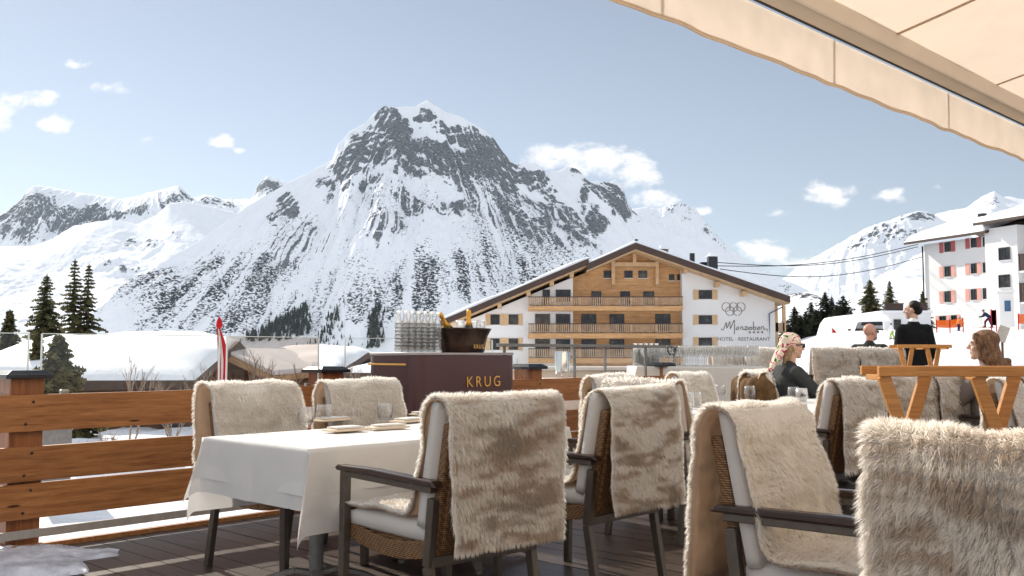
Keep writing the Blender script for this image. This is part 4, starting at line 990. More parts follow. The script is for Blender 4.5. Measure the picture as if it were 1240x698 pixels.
M_BURG = mat_plain('burgundy_lacquer', (0.062, 0.022, 0.024), 0.34, 0.1, 0.06, 3)
M_GOLD = mat_plain('gold_metal', (0.80, 0.46, 0.14), 0.28, 1.0, 0.06, 10)
M_GOLDPAINT = mat_plain('gold_foil', (0.72, 0.36, 0.05), 0.35, 0.6, 0.12, 40, 0.3)
M_BUCKET = mat_plain('dark_anodised_metal', (0.055, 0.036, 0.028), 0.26, 0.75, 0.12, 6)
M_BOTTLE = mat_plain('green_bottle_glass', (0.012, 0.03, 0.014), 0.08, 0, 0.1)
M_TIN = mat_plain('counter_top_metal', (0.36, 0.30, 0.28), 0.3, 0.8, 0.08)

# ------------------------------------------------------------------ burgundy serving counter
CTR = at_Y(537, 500, 7.32); CTR.z = 0
CW, CD, CH_ = 1.08, 0.58, 1.155
ctr = thing('serving_counter', 'burgundy lacquered serving counter with rounded corner and gold lettering in front of the railing', 'counter', CTR, R_MN)
# local -y faces the viewer's side (N), local x runs along A reversed ... built with local +y towards the railing
def rr_poly(w, d, r, n=8):
    pts = []
    for (cx, cy, a0) in ((w / 2 - r, d / 2 - r, 0), (-w / 2 + r, d / 2 - r, PI / 2), (-w / 2 + r, -d / 2 + r, PI), (w / 2 - r, -d / 2 + r, 1.5 * PI)):
        for k in range(n + 1): t = a0 + PI / 2 * k / n; pts.append((cx + r * math.cos(t), cy + r * math.sin(t)))
    return pts
mb = MB(); mb.prism(rr_poly(CW, CD, 0.12), 0.05, CH_ - 0.02); mb.build('body', M_BURG, ctr, 40, 0.004)
mb = MB(); mb.prism(rr_poly(CW - .06, CD - .06, 0.05), 0.0, 0.05); mb.build('plinth', M_CAP, ctr, 40)
mb = MB(); mb.prism(rr_poly(CW + 0.012, CD + 0.012, 0.124), CH_ - 0.018, CH_); mb.build('counter_top', M_TIN, ctr, 40, 0.003)
mb = MB(); mb.bar((-CW / 2 - 0.004, -0.19, CH_ - 0.085), (-CW / 2 - 0.004, 0.24, CH_ - 0.085), 0.008, 0.014); mb.build('handle', M_GOLD, ctr, False, 0.002)
text_mesh('KRUG', 0.115, 0.003, M_GOLD, ctr, (0.14, -CD / 2 - 0.004, CH_ - 0.222), (PI / 2, 0, 0), 'gold_lettering', -0.0012, spacing=1.35)

def on_counter(x, y, z=CH_):
    R = Matrix.Rotation(R_MN, 4, 'Z'); return CTR + (R @ Vector((x, y, 0))) + Vector((0, 0, z))
# carafes
def glass_solid(name, milk=0.05):
    t = NT(name); t.t.nodes.remove(t.b)
    g = t.n('ShaderNodeBsdfGlass'); g.inputs['IOR'].default_value = 1.18; g.inputs['Roughness'].default_value = 0.0
    tr = t.n('ShaderNodeBsdfTransparent'); tr.inputs[0].default_value = (0.985, 0.985, 0.98, 1)
    gl = t.n('ShaderNodeBsdfGlossy'); gl.inputs['Roughness'].default_value = 0.05
    lw = t.n('ShaderNodeLayerWeight'); lw.inputs[0].default_value = 0.35
    m1 = t.n('ShaderNodeMixShader'); t.l(t.math('MULTIPLY', lw.outputs['Facing'], 0.75), m1.inputs[0]); t.l(tr.outputs[0], m1.inputs[1]); t.l(gl.outputs[0], m1.inputs[2])
    m2 = t.n('ShaderNodeMixShader'); m2.inputs[0].default_value = 0.35; t.l(m1.outputs[0], m2.inputs[1]); t.l(g.outputs[0], m2.inputs[2])
    tlc = t.n('ShaderNodeBsdfTranslucent'); tlc.inputs[0].default_value = (.95, .94, .92, 1); m3 = t.n('ShaderNodeMixShader'); t.l(t.math('ADD', t.math('MULTIPLY', t.math('POWER', lw.outputs['Facing'], 1.6), milk * 1.6), milk * .25), m3.inputs[0]); t.l(m2.outputs[0], m3.inputs[1]); t.l(tlc.outputs[0], m3.inputs[2]); t.l(m3.outputs[0], t.out.inputs['Surface']); return t.m
M_TUMBLER = glass_solid('drinking_glass', .12); M_CARAFE = glass_solid('carafe_glass', .38)
def carafe_me():
    mb = MB(); pr = [(0.001, 0.004), (0.031, 0.004), (0.034, 0.012)]
    z = 0.02
    while z < 0.19: pr += [(0.0345, z), (0.0275, z + 0.034), (0.0345, z + 0.024)]; z += 0.027
    pr += [(0.033, 0.212), (0.022, 0.238), (0.017, 0.255), (0.0165, 0.285), (0.021, 0.305), (0.0195, 0.305), (0.015, 0.285), (0.0155, 0.255), (0.030, 0.205), (0.030, 0.02), (0.001, 0.016)]
    mb.lathe(pr, 18); return mb.mesh('glass_carafe', M_CARAFE, True)
CAR = carafe_me()
for j in range(2):
    for i in range(6):
        o = link('glass_carafe', CAR, None, on_counter(-0.485 + 0.0635 * i, -0.13 + 0.075 * j + 0.02), random.random()); o.scale = (.88, .88, 1.0)
        tag(o, 'ribbed clear carafe packed in the block on the left of the burgundy counter', 'carafe', 'glass carafes on the counter')
# champagne bucket: wide flared oval bowl
BK = on_counter(0.18, -0.02)
bk = thing('champagne_bucket', 'dark flared oval champagne bucket standing on the burgundy counter', 'bucket', BK, R_MN)
mb = MB(); mb.lathe([(0.150, 0.0), (0.160, 0.01), (0.168, 0.07), (0.182, 0.13), (0.205, 0.178), (0.212, 0.186), (0.207, 0.19), (0.199, 0.182), (0.174, 0.13), (0.158, 0.07), (0.148, 0.015), (0.001, 0.012)], 48, (0, 0, 0), 1.32, 0.80); mb.build('bowl', M_BUCKET, bk, True)
text_mesh('KRUG', 0.045, 0.0012, M_GOLD, bk, (0.055, -0.128, 0.045), (PI / 2, 0, 0.12), 'small_lettering', 0, spacing=1.2)
def bottle(label, base, d, neck_out):
    mb = MB(); d = Vector(d).normalized(); q = Vector((0, 0, 1)).rotation_difference(d).to_matrix().to_4x4(); mb.T = Matrix.Translation(base) @ q
    mb.lathe([(0.001, 0.0), (0.042, 0.002), (0.043, 0.15), (0.030, 0.20), (0.016, 0.235)], 20); 
    t = thing('champagne_bottle', label, 'bottle'); mb.build('bottle_body', M_BOTTLE, t, True)
    mb = MB(); mb.T = Matrix.Translation(base) @ q; mb.lathe([(0.031, 0.2), (0.0185, 0.232), (0.0170, 0.29), (0.019, 0.296), (0.019, 0.315), (0.015, 0.328), (0.001, 0.33)], 16); mb.build('foil_neck', M_GOLDPAINT, t, True)
Rm = Matrix.Rotation(R_MN, 3, 'Z')
bottle('champagne bottle with orange foil neck leaning out of the left of the dark bucket', BK + Rm @ Vector((-0.06, -0.02, 0.04)), Rm @ Vector((-0.62, 0.0, 0.80)), 0)
bottle('champagne bottle with gold foil neck upright in the right of the dark bucket', BK + Rm @ Vector((0.10, 0.03, 0.012)), Rm @ Vector((0.04, 0.05, 1)), 0)
# stemware upside down in the bucket's ice: clear goblets
def goblet_me():
    mb = MB(); mb.lathe([(0.032, 0.0), (0.030, 0.003), (0.006, 0.010), (0.0045, 0.02), (0.0045, 0.085), (0.012, 0.095), (0.034, 0.125), (0.039, 0.155), (0.033, 0.205), (0.0318, 0.205), (0.0375, 0.155), (0.0325, 0.127), (0.010, 0.100), (0.001, 0.098)], 16)
    return mb.mesh('wine_glass', M_TUMBLER, True)
GOB = goblet_me()
def tumbler_me():
    mb = MB(); mb.lathe([(0.001, 0.006), (0.030, 0.002), (0.038, 0.012), (0.043, 0.04), (0.037, 0.088), (0.0355, 0.088), (0.0405, 0.04), (0.036, 0.016), (0.001, 0.012)], 22)
    return mb.mesh('stemless_glass', M_TUMBLER, True)
TUM = tumbler_me()
for k, (x, y) in enumerate(((0.02, 0.05), (0.15, -0.05), (0.20, 0.05))):
    o = link('ice_glass', GOB, None, BK + Rm @ Vector((x, y, 0.05))); tag(o, 'clear wine glass standing among the ice in the dark bucket', 'wine glass', 'glasses in the bucket')

# ------------------------------------------------------------------ table settings
def tplace(c, rz, u, v, z): return Vector((c[0], c[1], 0)) + A * u - N * v + Vector((0, 0, z))
ZT = 0.7455
TB = 'glasses on the left foreground table'
for (px, py, lb) in ((370, 515, 'stemless glass at the left end of the foreground table'), (392, 511, 'stemless glass beside the napkin at the left end of the foreground table'), (466, 509, 'ribbed stemless glass in the middle of the foreground table, below the second chair'), (521, 505, 'stemless glass by the left edge of the front centre fur chair')):
    p = at_h(px, py, ZT); o = link('stemless_glass', TUM, None, p, random.random()); o.scale = (1.1, 1.1, 1.15); tag(o, lb, 'glass', TB)
M_PLATE = mat_plain('white_porcelain', (0.80, 0.76, 0.70), 0.25, 0, 0.03)
M_NAPKIN = cloth_mat('sand_napkin', (0.80, 0.66, 0.50), 0.15)
for (px, py, lb, s) in ((418, 522, 'folded menu card lying at the near corner of the foreground table', (0.22, 0.12)), (470, 519, 'folded napkin beside the cutlery on the foreground table', (0.23, 0.09)), (496, 511, 'folded napkin at the right of the foreground table', (0.22, 0.12)), (402, 510, 'folded napkin under the glass at the left end of the foreground table', (0.26, 0.10)), (508, 503, 'rolled napkin beside the front centre fur chair', (0.13, 0.07))):
    p = at_h(px, py, ZT + 0.004); t = thing('napkin', lb, 'napkin', p, RZT + random.uniform(-.15, .15), 'napkins on the foreground table')
    mb = MB(); pillow(mb, (0, 0, 0.006), (s[0], s[1], 0.014), 0, 8, 8); mb.build('folded_cloth', M_NAPKIN, t, True)
    mb = MB(); pillow(mb, (0.01, 0.006, 0.019), (s[0] * .8, s[1] * .8, 0.012), 0, 8, 8); mb.build('upper_fold', M_CLOTH, t, True)
def cutlery(px, py, ang, fork, lb):
    p = at_h(px, py, ZT); t = thing('fork' if fork else 'knife', lb, 'cutlery', p, ang)
    mb = MB(); mb.bar((-0.09, 0, 0.004), (0.03, 0, 0.005), 0.012, 0.004, (0, 0, 1), 0.007, .004); mb.build('handle', M_CHROME, t, False, 0.001)
    mb = MB()
    if fork:
        mb.bar((0.03, 0, 0.005), (0.055, 0, 0.009), 0.008, 0.003, (0, 0, 1), 0.022, .003)
        for q in (-0.0085, -0.003, 0.003, 0.0085): mb.bar((0.055, q, 0.009), (0.10, q, 0.006), 0.003, 0.002)
    else: mb.bar((0.03, 0, 0.006), (0.12, 0.003, 0.006), 0.016, 0.002, (0, 0, 1), 0.01, .0015)
    mb.build('head', M_CHROME, t)
cutlery(438, 520, RZT + 1.5, True, 'steel fork lying on the near side of the foreground table')
cutlery(448, 518, RZT + 1.45, False, 'steel knife next to the fork on the foreground table')
for (px, py, lb) in ((833, 489, 'stemless glass on the middle table, right of the second chair from behind'), (842, 487, 'second stemless glass on the middle table behind the large right chair'), (872, 474, 'stemless glass on the middle table left of the woman'), (899, 474, 'stemless glass near the elbow of the woman in the headscarf'), (908, 477, 'ribbed stemless glass beside the brown coat'), (961, 479, 'stemless glass in front of the sleeve of the woman in the headscarf'), (971, 481, 'right one of the two glasses under the sleeve of the woman in the headscarf')):
    p = at_h(px, py + 6, ZT); o = link('stemless_glass', TUM, None, p, random.random()); o.scale = (1.2, 1.2, 1.3); tag(o, lb, 'glass', 'glasses on the middle tables')

# ------------------------------------------------------------------ glass buffet beyond the last post
BFc = at_Y(842, 500, 11.0); BFc.z = 0
bf = thing('buffet_table', 'long white clothed buffet table crowded with wine glasses behind the last railing post', 'buffet table', BFc, 0.05)
BH = 1.0
mb = MB(); mb.box((0, 0, BH - 0.02), (1.42, 0.6, 0.04))
mb.build('tabletop', mat_plain('buffet_board', (0.5, 0.46, 0.42), 0.6), bf)
for sx in (-1, 1):
    for sy in (-1, 1): mb = MB(); mb.bar((sx * 0.66, sy * 0.25, 0), (sx * 0.66, sy * 0.25, BH - 0.04), 0.04, 0.04); mb.build('leg', M_LEG, bf)
o = link('tablecloth', cloth_mesh('tablecloth', 1.44, 0.62, 0.5, 0.5, BH + 0.004, 77, 80, 60, 0.15), None, BFc, 0.05); tag(o, 'white cloth hanging from the long buffet of wine glasses', 'tablecloth', 'white tablecloths')
for i in range(20):
    for j in range(4):
        p = BFc + Vector((-0.60 + 0.066 * i + random.uniform(-.006, .006), -0.22 + 0.13 * j, BH + 0.006))
        if j < 3 or i % 2 == 0:
            o = link('wine_glass', GOB, None, p, random.random()); o.scale = (0.9, 0.9, 1.12); tag(o, 'clear wine glass in the long rows on the white buffet table', 'wine glass', 'wine glasses on the buffet')
for i in range(5):
    for j in range(2):
        o = link('glass_carafe', CAR, None, BFc + Vector((-0.665 + 0.062 * i, 0.10 + 0.08 * j, BH + 0.006))); o.scale = (.85, .85, .85); tag(o, 'clear carafe at the left end of the white buffet table', 'carafe', 'carafes on the buffet')
# steel cooler on the ledge behind the rail, low ledge wall
LW = at_Y(690, 440, 13.2)
lw = thing('ledge_wall', 'low beige ledge wall behind the steel handrail', 'wall', (at_Y(690, 440, 13.2).x, 13.2, 0), 0.1)
mb = MB(); mb.box((0, 0, 0.46), (2.2, 0.4, 0.92)); mb.build('wall_body', mat_plain('beige_render', (0.55, 0.45, 0.36), 0.8, 0, 0.1, 3), lw)
mb = MB(); mb.box((0, 0, 0.94), (2.28, 0.5, 0.05)); mb.build('coping', mat_plain('pale_stone', (0.6, 0.55, 0.5), 0.7, 0, 0.1, 5), lw, False, 0.01)
CO = at_Y(681, 454, 11.8); 
co = thing('steel_cooler', 'shiny cylindrical steel cooler on small feet behind the glass rail', 'cooler', (CO.x, 11.8, 0.0))
zc = CO.z
mb = MB(); mb.box((0, 0, zc / 2 - .02), (0.5, 0.4, zc - 0.04)); mb.build('stand', mat_plain('beige_cabinet', (0.5, 0.42, 0.35), 0.7), co, False, .01)
mb = MB(); mb.lathe([(0.085, zc + 0.03), (0.095, zc + 0.04), (0.095, zc + 0.27), (0.085, zc + 0.29), (0.001, zc + 0.29)], 28); mb.build('drum', M_CHROME, co, 40)
for q in range(3):
    a_ = q * 2.1 + .4; mb = MB(); mb.tube([(0.07 * math.cos(a_), 0.07 * math.sin(a_), zc + 0.035), (0.11 * math.cos(a_), 0.11 * math.sin(a_), zc - 0.02)], 0.012, 8); mb.build('foot', M_CHROME, co, True)
mb = MB(); mb.tube([(0.098, -.02, zc + .18), (0.12, -.03, zc + .2), (0.12, -.03, zc + .24), (0.098, -.02, zc + .26)], 0.008, 6); mb.build('handle', M_CHROME, co, True)
# dark rope loop hanging from the handrail
c0 = at_Y(812, 419, 10.5); pts = []
for k in range(17):
    t = PI * k / 16; pts.append((c0.x - 0.045 * math.cos(t), c0.y - 0.07, c0.z + 0.0 - 0.10 * math.sin(t) ** 0.6))
mb = MB(); mb.tube(pts, 0.008, 8); o = mb.build('cord_loop', M_CAP, None, True); tag(o, 'dark cord loop hanging from the right end of the steel handrail', 'cord')

# ------------------------------------------------------------------ folding tray stands
def tray_stand(label, loc, rz, Lx, dep, h, w, vx, vw):
    t = thing('tray_stand', label, 'tray stand', loc, rz, 'wooden folding tray stands')
    for sy in (-1, 1):
        mb = MB(); mb.bar((-Lx / 2, sy * dep / 2, h - w * .45), (Lx / 2, sy * dep / 2, h - w * .45), w * 0.8, w * 1.1); mb.build('top_bar', M_PINE, t, False, 0.004)
    for k, x in enumerate(vx):
        for s in (-1, 1):
            # X legs in the long direction: tops apart, crossing low down
            mb = MB(); xa = -Lx / 2 + x + s * vw; xb = -Lx / 2 + x - s * vw; y = s * dep / 2 * 0.86
            mb.bar((xa, y, h - w), (-Lx / 2 + x - s * vw * 1.45, y, 0.0), w * 1.35, w * 0.8, (0, 1, 0)); mb.build('leg', M_PINE, t, False, 0.004)
    for x in (-Lx / 2 + 0.03, 0.0, Lx / 2 - 0.03):
        mb = MB(); mb.bar((x, -dep / 2 + .02, h - w * 1.15), (x, dep / 2 - .02, h - w * 1.15), w * .7, w * .6); mb.build('cross_bar', M_PINE, t, False, 0.003)
    return t
p = at_Y(1178, 446, 4.5); tray_stand('large orange wooden folding tray stand at the right, behind the nearest fur chair', (p.x, p.y, 0), -0.06, 0.96, 0.26, p.z + .005, 0.042, (.165, .585), .135)
p = at_Y(1114, 418, 9.2); tray_stand('small wooden folding tray stand in front of the standing man', (p.x, p.y, 0), -0.1, 0.50, 0.26, p.z, 0.03, (.12, .37), .09)
# ------------------------------------------------------------------ building materials
M_RENDER = mat_plain('white_facade_render', (0.80, 0.79, 0.78), 0.85, 0, 0.035, 0.4, 0.2)
M_SIDING = mat_wood('facade_larch', (0.42, 0.215, 0.085), (0.76, 0.45, 0.21), 0.25, 'X', 0.6, False, 0.3, 0.2)
M_TIMBER = mat_plain('pale_spruce', (0.60, 0.40, 0.22), 0.6, 0, 0.14, 2)
M_BALU = mat_plain('grey_brown_larch', (0.42, 0.28, 0.175), 0.7, 0, 0.3, 1.5)
M_FASCIA = mat_plain('dark_brown_fascia', (0.055, 0.028, 0.018), 0.6, 0, 0.2, 1)
M_SHUT = mat_plain('light_shutter_wood', (0.62, 0.42, 0.23), 0.6, 0, 0.1, 3)
M_SALMON = mat_plain('salmon_shutter_paint', (0.76, 0.36, 0.29), 0.6, 0, 0.08, 3)
M_RED = mat_plain('dark_red_shutter_paint', (0.50, 0.11, 0.11), 0.6, 0, 0.08, 3)
M_FRAME = mat_plain('dark_window_frame', (0.05, 0.04, 0.035), 0.5, 0, 0.1, 3)
def pane_mat():
    t = NT('window_pane'); v = t.coord((1, 1, 1)); n = t.noise(v, 0.9, 2)
    t.base(t.ramp(n, [(0.38, (0.012, 0.014, 0.017)), (0.52, (0.022, 0.025, 0.03)), (0.68, (0.09, 0.09, 0.085))]), 0.06, 0, 0.4); return t.m
M_PANE = pane_mat()
M_LETTER = mat_plain('bronze_lettering', (0.16, 0.125, 0.095), 0.5, 0.2, 0.1)
M_OLDWOOD = mat_wood('weathered_chalet_wood', (0.11, 0.055, 0.03), (0.30, 0.155, 0.08), 0.6, 'X', 0.7, False, 0.4, 0.3)

class Frame3:
    """a facade plane: origin, horizontal direction; local x along it, local y into the building, z up"""
    def __init__(s, P, ang):
        s.P = Vector(P); s.a = ang; s.d = Vector((math.cos(ang), math.sin(ang), 0)); s.n = Vector((-s.d.y, s.d.x, 0))
    def px(s, x, y, off=0.0):
        """photo pixel -> local (x, z) on the plane shifted by off along local y"""
        r = Vector(ray(x, y)); o = Vector((0, 0, CAM_H)); q = s.P + s.n * off
        k = (q - o).dot(s.n) / r.dot(s.n); w = o + r * k - s.P
        return w.dot(s.d), w.z
def window(fr, parent, x0, x1, ztop, zbot, off=0.0, shutters=(), smat=None, mull=1, name='window', frame=M_FRAME):
    """px rectangle -> framed window with pane; optional shutters as (x0, x1) px"""
    cx = (x0 + x1) / 2; (a, zt), (b, zb) = fr.px(x0, ztop, off), fr.px(x1, zbot, off)
    w, h, xm, zm = b - a, zt - zb, (a + b) / 2, (zt + zb) / 2
    mb = MB(); t = 0.07
    for (c, d) in (((a + t / 2, off - 0.03, zm), (t, 0.12, h)), ((b - t / 2, off - 0.03, zm), (t, 0.12, h)), ((xm, off - 0.03, zt - t / 2), (w - 2 * t, 0.12, t)), ((xm, off - 0.03, zb + t / 2), (w - 2 * t, 0.12, t))): mb.box(c, d)
    for k in range(mull): mb.box((a + w * (k + 1) / (mull + 1), off - 0.025, zm), (0.05, 0.09, h - 2 * t))
    f = mb.build(name, frame, parent)
    mb = MB(); mb.box((xm, off - 0.012, zm), (w - 2 * t + .002, 0.02, h - 2 * t + .002)); mb.build('pane', M_PANE, f)
    mb = MB(); mb.box((xm, off - 0.06, zb - 0.03), (w + 0.12, 0.16, 0.05)); mb.build('sill', M_RENDER if frame is M_FRAME else M_TIMBER, f)
    for (p, q) in shutters:
        (a, zt2), (b, zb2) = fr.px(p, ztop, off), fr.px(q, zbot, off); mb = MB(); mb.box(((a + b) / 2, off - 0.035, (zt + zb) / 2), (b - a - .03, 0.05, h + .1))
        for zq in (0.25, 0.75): mb.box(((a + b) / 2, off - 0.065, zb + h * zq), (b - a - .03, 0.016, 0.08))
        mb.build('shutter', smat, f)
    return f

# ------------------------------------------------------------------ the big hotel
HF = Frame3((at_Y(748, 430, 100).x, 100, 0), 0.0)
ht = thing('hotel', 'big white and timber gabled hotel with long balconies and snowy roof in the centre', 'hotel', HF.P)
ZG = gz_at(10, 100) - 0.5
def hp(x, y, off=0.0): a, z = HF.px(x, y, off); return a, z
# white wall body: gable polygon (front) extruded back
pl = [hp(560, 391), hp(706, 331), hp(720, 326), hp(768, 306), hp(812, 321), hp(938, 365)]
poly = [(pl[0][0], ZG)] + pl + [(pl[-1][0], ZG)]
mb = MB()
xl, xr = hp(694, 400)[0], hp(826.5, 400)[0]; xb = hp(640, 400)[0]
def ztop_at(x):
    xs = [p[0] for p in pl]; zs = [p[1] for p in pl]; return float(np.interp(x, xs, zs))
# three sections so the timber bay can sit back from the white wings
def section(x0, x1, y0, y1, mat, nm, tint=False):
    xs = sorted([x0, x1] + [p[0] for p in pl if x0 < p[0] < x1]); pg = [(x0, ZG)] + [(x, ztop_at(x)) for x in xs] + [(x1, ZG)]
    m = MB(); m.extrude_xz(pg, y0, y1); return m.build(nm, mat, ht)
section(pl[0][0], xl, 0.0, 32, M_RENDER, 'wall'); section(xr, pl[-1][0], 0.0, 32, M_RENDER, 'wall')
section(xl + .003, xr - .003, 1.1, 31.5, M_SIDING, 'timber_wall')
# roofs: fascia boards, soffit slab and snow
def roof(pts, th, y0, y1, snow):
    m = MB()
    for (a, b) in zip(pts[:-1], pts[1:]):
        m.extrude_xz([a, b, (b[0], b[1] - th), (a[0], a[1] - th)], y0, y1)
    r = m.build('roof', M_FASCIA, ht)
    m = MB()
    for (a, b) in zip(pts[:-1], pts[1:]): m.extrude_xz([(a[0], a[1] - th - .002), (b[0], b[1] - th - .002), (b[0], b[1] - th - .14), (a[0], a[1] - th - .14)], y0 + .25, y1 - .3)
    m.build('soffit', M_TIMBER, r)
    # snow blanket with a lumpy edge
    n = 60; ny = 24; V = []; xs = np.linspace(pts[0][0], pts[-1][0], n); ys = y0 + 0.25 + (y1 - y0 - 0.25) * np.linspace(0, 1, ny) ** 1.6
    zs = np.interp(xs, [p[0] for p in pts], [p[1] for p in pts])
    G = []
    for i in range(n):
        for j in range(ny):
            e = min(1, (ys[j] - ys[0]) / 0.5 + .35) * min(1, (xs[i] - xs[0]) / .4 + .5 , 1) * min(1, (xs[-1] - xs[i]) / .4 + .5)
            G.append((xs[i], ys[j] + 0.12 * math.sin(xs[i] * 1.3) * (j == 0), zs[i] + snow * min(1, e) * (1 + .25 * math.sin(xs[i] * .7 + ys[j] * .3))))
    G = np.array(G); B = G.copy(); B[:, 2] = np.repeat(zs, ny) + .004
    me = bpy.data.meshes.new('snow'); N_ = n * ny; V = np.concatenate([G, B]); F = []
    for i in range(n - 1):
        for j in range(ny - 1): a = i * ny + j; F.append((a, a + ny, a + ny + 1, a + 1))
        a = i * ny; F.append((a, N_ + a, N_ + a + ny, a + ny))
    for j in range(ny - 1):
        for i in (0, n - 1): a = i * ny + j; F.append((a, a + 1, N_ + a + 1, N_ + a))
    me.from_pydata(V.tolist(), [], F); me.materials.append(M_SNOW); me.polygons.foreach_set('use_smooth', [True] * len(F)); link('snow', me, r)
RO = -2.2
roof([hp(533, 388.5, RO), hp(708, 315, RO), hp(713, 313.2, RO)], 0.62, RO, 33, 0.34)
roof([hp(711, 319.5, RO - .3), hp(770, 294, RO - .3), hp(957, 359, RO - .3)], 0.66, RO - .3, 33.4, 0.30)
# balconies
def balcony(x0, x1, yt, yb, ys, off=-1.35):
    (a, zt), (b, zb) = hp(x0, yt, off), hp(x1, yb, off); zs = hp(x0, ys, off)[1]
    m = MB(); m.box(((a + b) / 2, off / 2 - .0, (zb + zs) / 2), (b - a, -off - .004, zb - zs)); bl = m.build('balcony', M_SIDING, ht)
    m = MB(); m.box(((a + b) / 2, off + .02, zt), (b - a + .1, 0.10, 0.09)); m.box(((a + b) / 2, off + .02, zb + .10), (b - a, 0.06, 0.07)); m.build('rail', M_FASCIA, bl)
    m = MB(); x = a + .06
    while x < b:
        m.box((x, off + random.uniform(-.01, .01), (zt + zb) / 2 + .02), (0.13 + random.uniform(-.02, .02), 0.03, zt - zb - .14)); x += 0.215
    m.build('balusters', M_BALU, bl)
    m = MB(); k = int((b - a) / 2.6)
    for i in range(k + 1): m.box((a + .06 + (b - a - .12) * i / k, off + .05, (zt + zb) / 2), (0.12, 0.08, zt - zb + .02))
    m.build('posts', M_TIMBER, bl)
balcony(640, 827, 359.8, 370.8, 376.5); balcony(640, 827, 392.4, 404, 410); balcony(640, 827, 422.5, 434, 440)
W = lambda *a, **k: window(HF, ht, *a, **k)
for (p, q) in ((731, 740), (756, 766), (773, 783.5)): W(p, q, 328, 337, off=1.1, mull=0)
for (p, q) in ((810, 816.5), (819.5, 826)): W(p, q, 332.5, 340, off=1.1, mull=0)
W(657, 666, 351, 370); W(673, 691, 351, 366)
for (p, q) in ((716, 728), (751, 763), (779, 792)): W(p, q, 353, 370, off=1.1)
for (p, q, o) in ((648, 666, 0), (673, 690.5, 0), (704, 722, 1.1), (738, 756, 1.1), (793.5, 812, 1.1)): W(p, q, 380.5, 402, off=o)
for (p, q, o) in ((648, 666, 0), (673, 690.5, 0), (704, 722, 1.1), (738, 756, 1.1), (793.5, 812, 1.1)): W(p, q, 411, 432, off=o)
W(594, 605, 381, 393.5, shutters=((588, 594), (605, 610.5)), smat=M_SHUT); W(616, 627.5, 381, 393.5, shutters=((610.5, 616), (627.5, 633)), smat=M_SHUT)
W(594, 605, 410, 424, shutters=((588, 594), (605, 610.5)), smat=M_SHUT); W(616, 627.5, 410, 424, shutters=((610.5, 616), (627.5, 633)), smat=M_SHUT)
for (yt, yb) in ((351.5, 362.5), (382, 393), (409, 421)): W(846, 862, yt, yb, shutters=((839, 846), (862, 869)), smat=M_SHUT)
# gable truss, purlin ends, porch at the right end
m = MB(); o_ = 0.6
(a, z1), (b, z2) = hp(742, 318, o_), hp(796, 323, o_); m.box(((a + b) / 2, o_, (z1 + z2) / 2), (b - a, 0.35, z1 - z2)); m.build('tie_beam', M_TIMBER, ht)
(a, z1), (b, z2) = hp(766, 305, o_), hp(770.5, 318, o_); m = MB(); m.box(((a + b) / 2, o_ - .02, (z1 + z2) / 2), (b - a, 0.3, z1 - z2 + .3)); m.build('king_post', M_TIMBER, ht)
for x in (742.5, 795.5):
    (a, z1), (b, z2) = hp(x - 2.2, 314, o_), hp(x + 2.2, 345, o_); m = MB(); m.box(((a + b) / 2, o_ - .06, (z1 + z2) / 2), (b - a, 0.3, z1 - z2)); m.bar(((a + b) / 2, o_ + .1, z2 + .3), ((a + b) / 2, 1.09, z2 - .1), .3, .3); m.build('bracket', M_TIMBER, ht)
for (x, y) in ((640, 356), (668, 343.5), (692, 333), (829, 328), (868, 345), (900, 356), (605, 371)):
    a, z = hp(x, y, -.7); m = MB(); m.box((a, -.7, z), (0.42, 1.35, 0.5)); m.build('purlin_end', M_TIMBER, ht)
m = MB()
for x in (939.5, 949): 
    (a, z1), (b, z2) = hp(x, 370, .6), hp(x, 440, .6); m2 = MB(); m2.box((a, .6, (z1 + z2) / 2), (0.32, 0.32, z1 - z2)); m2.build('porch_post', M_TIMBER, ht)
(a, z1), (b, z2) = hp(939, 391, .5), hp(950, 402, .5); m.box(((a + b) / 2, .5, (z1 + z2) / 2), (b - a, .12, z1 - z2)); m.build('porch_balustrade', M_BALU, ht)
(a, z1), (b, z2) = hp(931.5, 380, -.1), hp(931.5, 415, -.1); m = MB(); m.tube([(a + 1.4, -.2, z1 + .7), (a, -.12, z1), (a, -.12, z2)], 0.07, 8); m.build('drain_pipe', mat_plain('blue_grey_pipe', (0.08, 0.10, 0.16), 0.4, 0.3), ht, True)
# chimneys
def chimney(x, yt, yb, w, mat, cap=True, off=6):
    (a, z1), (b, z2) = HF.px(x, yt, off), HF.px(x, yb, off); m = MB(); m.box((a, off, (z1 + z2) / 2 - .6), (w, w, z1 - z2 + 1.2)); c = m.build('chimney', mat, ht)
    if cap: m = MB(); m.box((a, off, z1 + .12), (w + .3, w + .3, .1)); m.box((a, off, z1 + .33), (w * .9, w * .9, .32), taper=.7); m.m = 0; m.build('chimney_cap', M_SNOW, c, False, .06)
chimney(770.5, 290, 297, .3, M_CAP, False, 4); chimney(777, 294, 299, .2, M_CAP, False, 8); chimney(803, 303, 312, 1.0, mat_plain('brick_red_brown', (0.14, 0.07, 0.05), .8)); chimney(838, 307, 318, .5, M_CAP, False); chimney(862.5, 312, 326, 1.0, M_CAP); chimney(852, 318, 324, .8, M_CAP, False, 8)
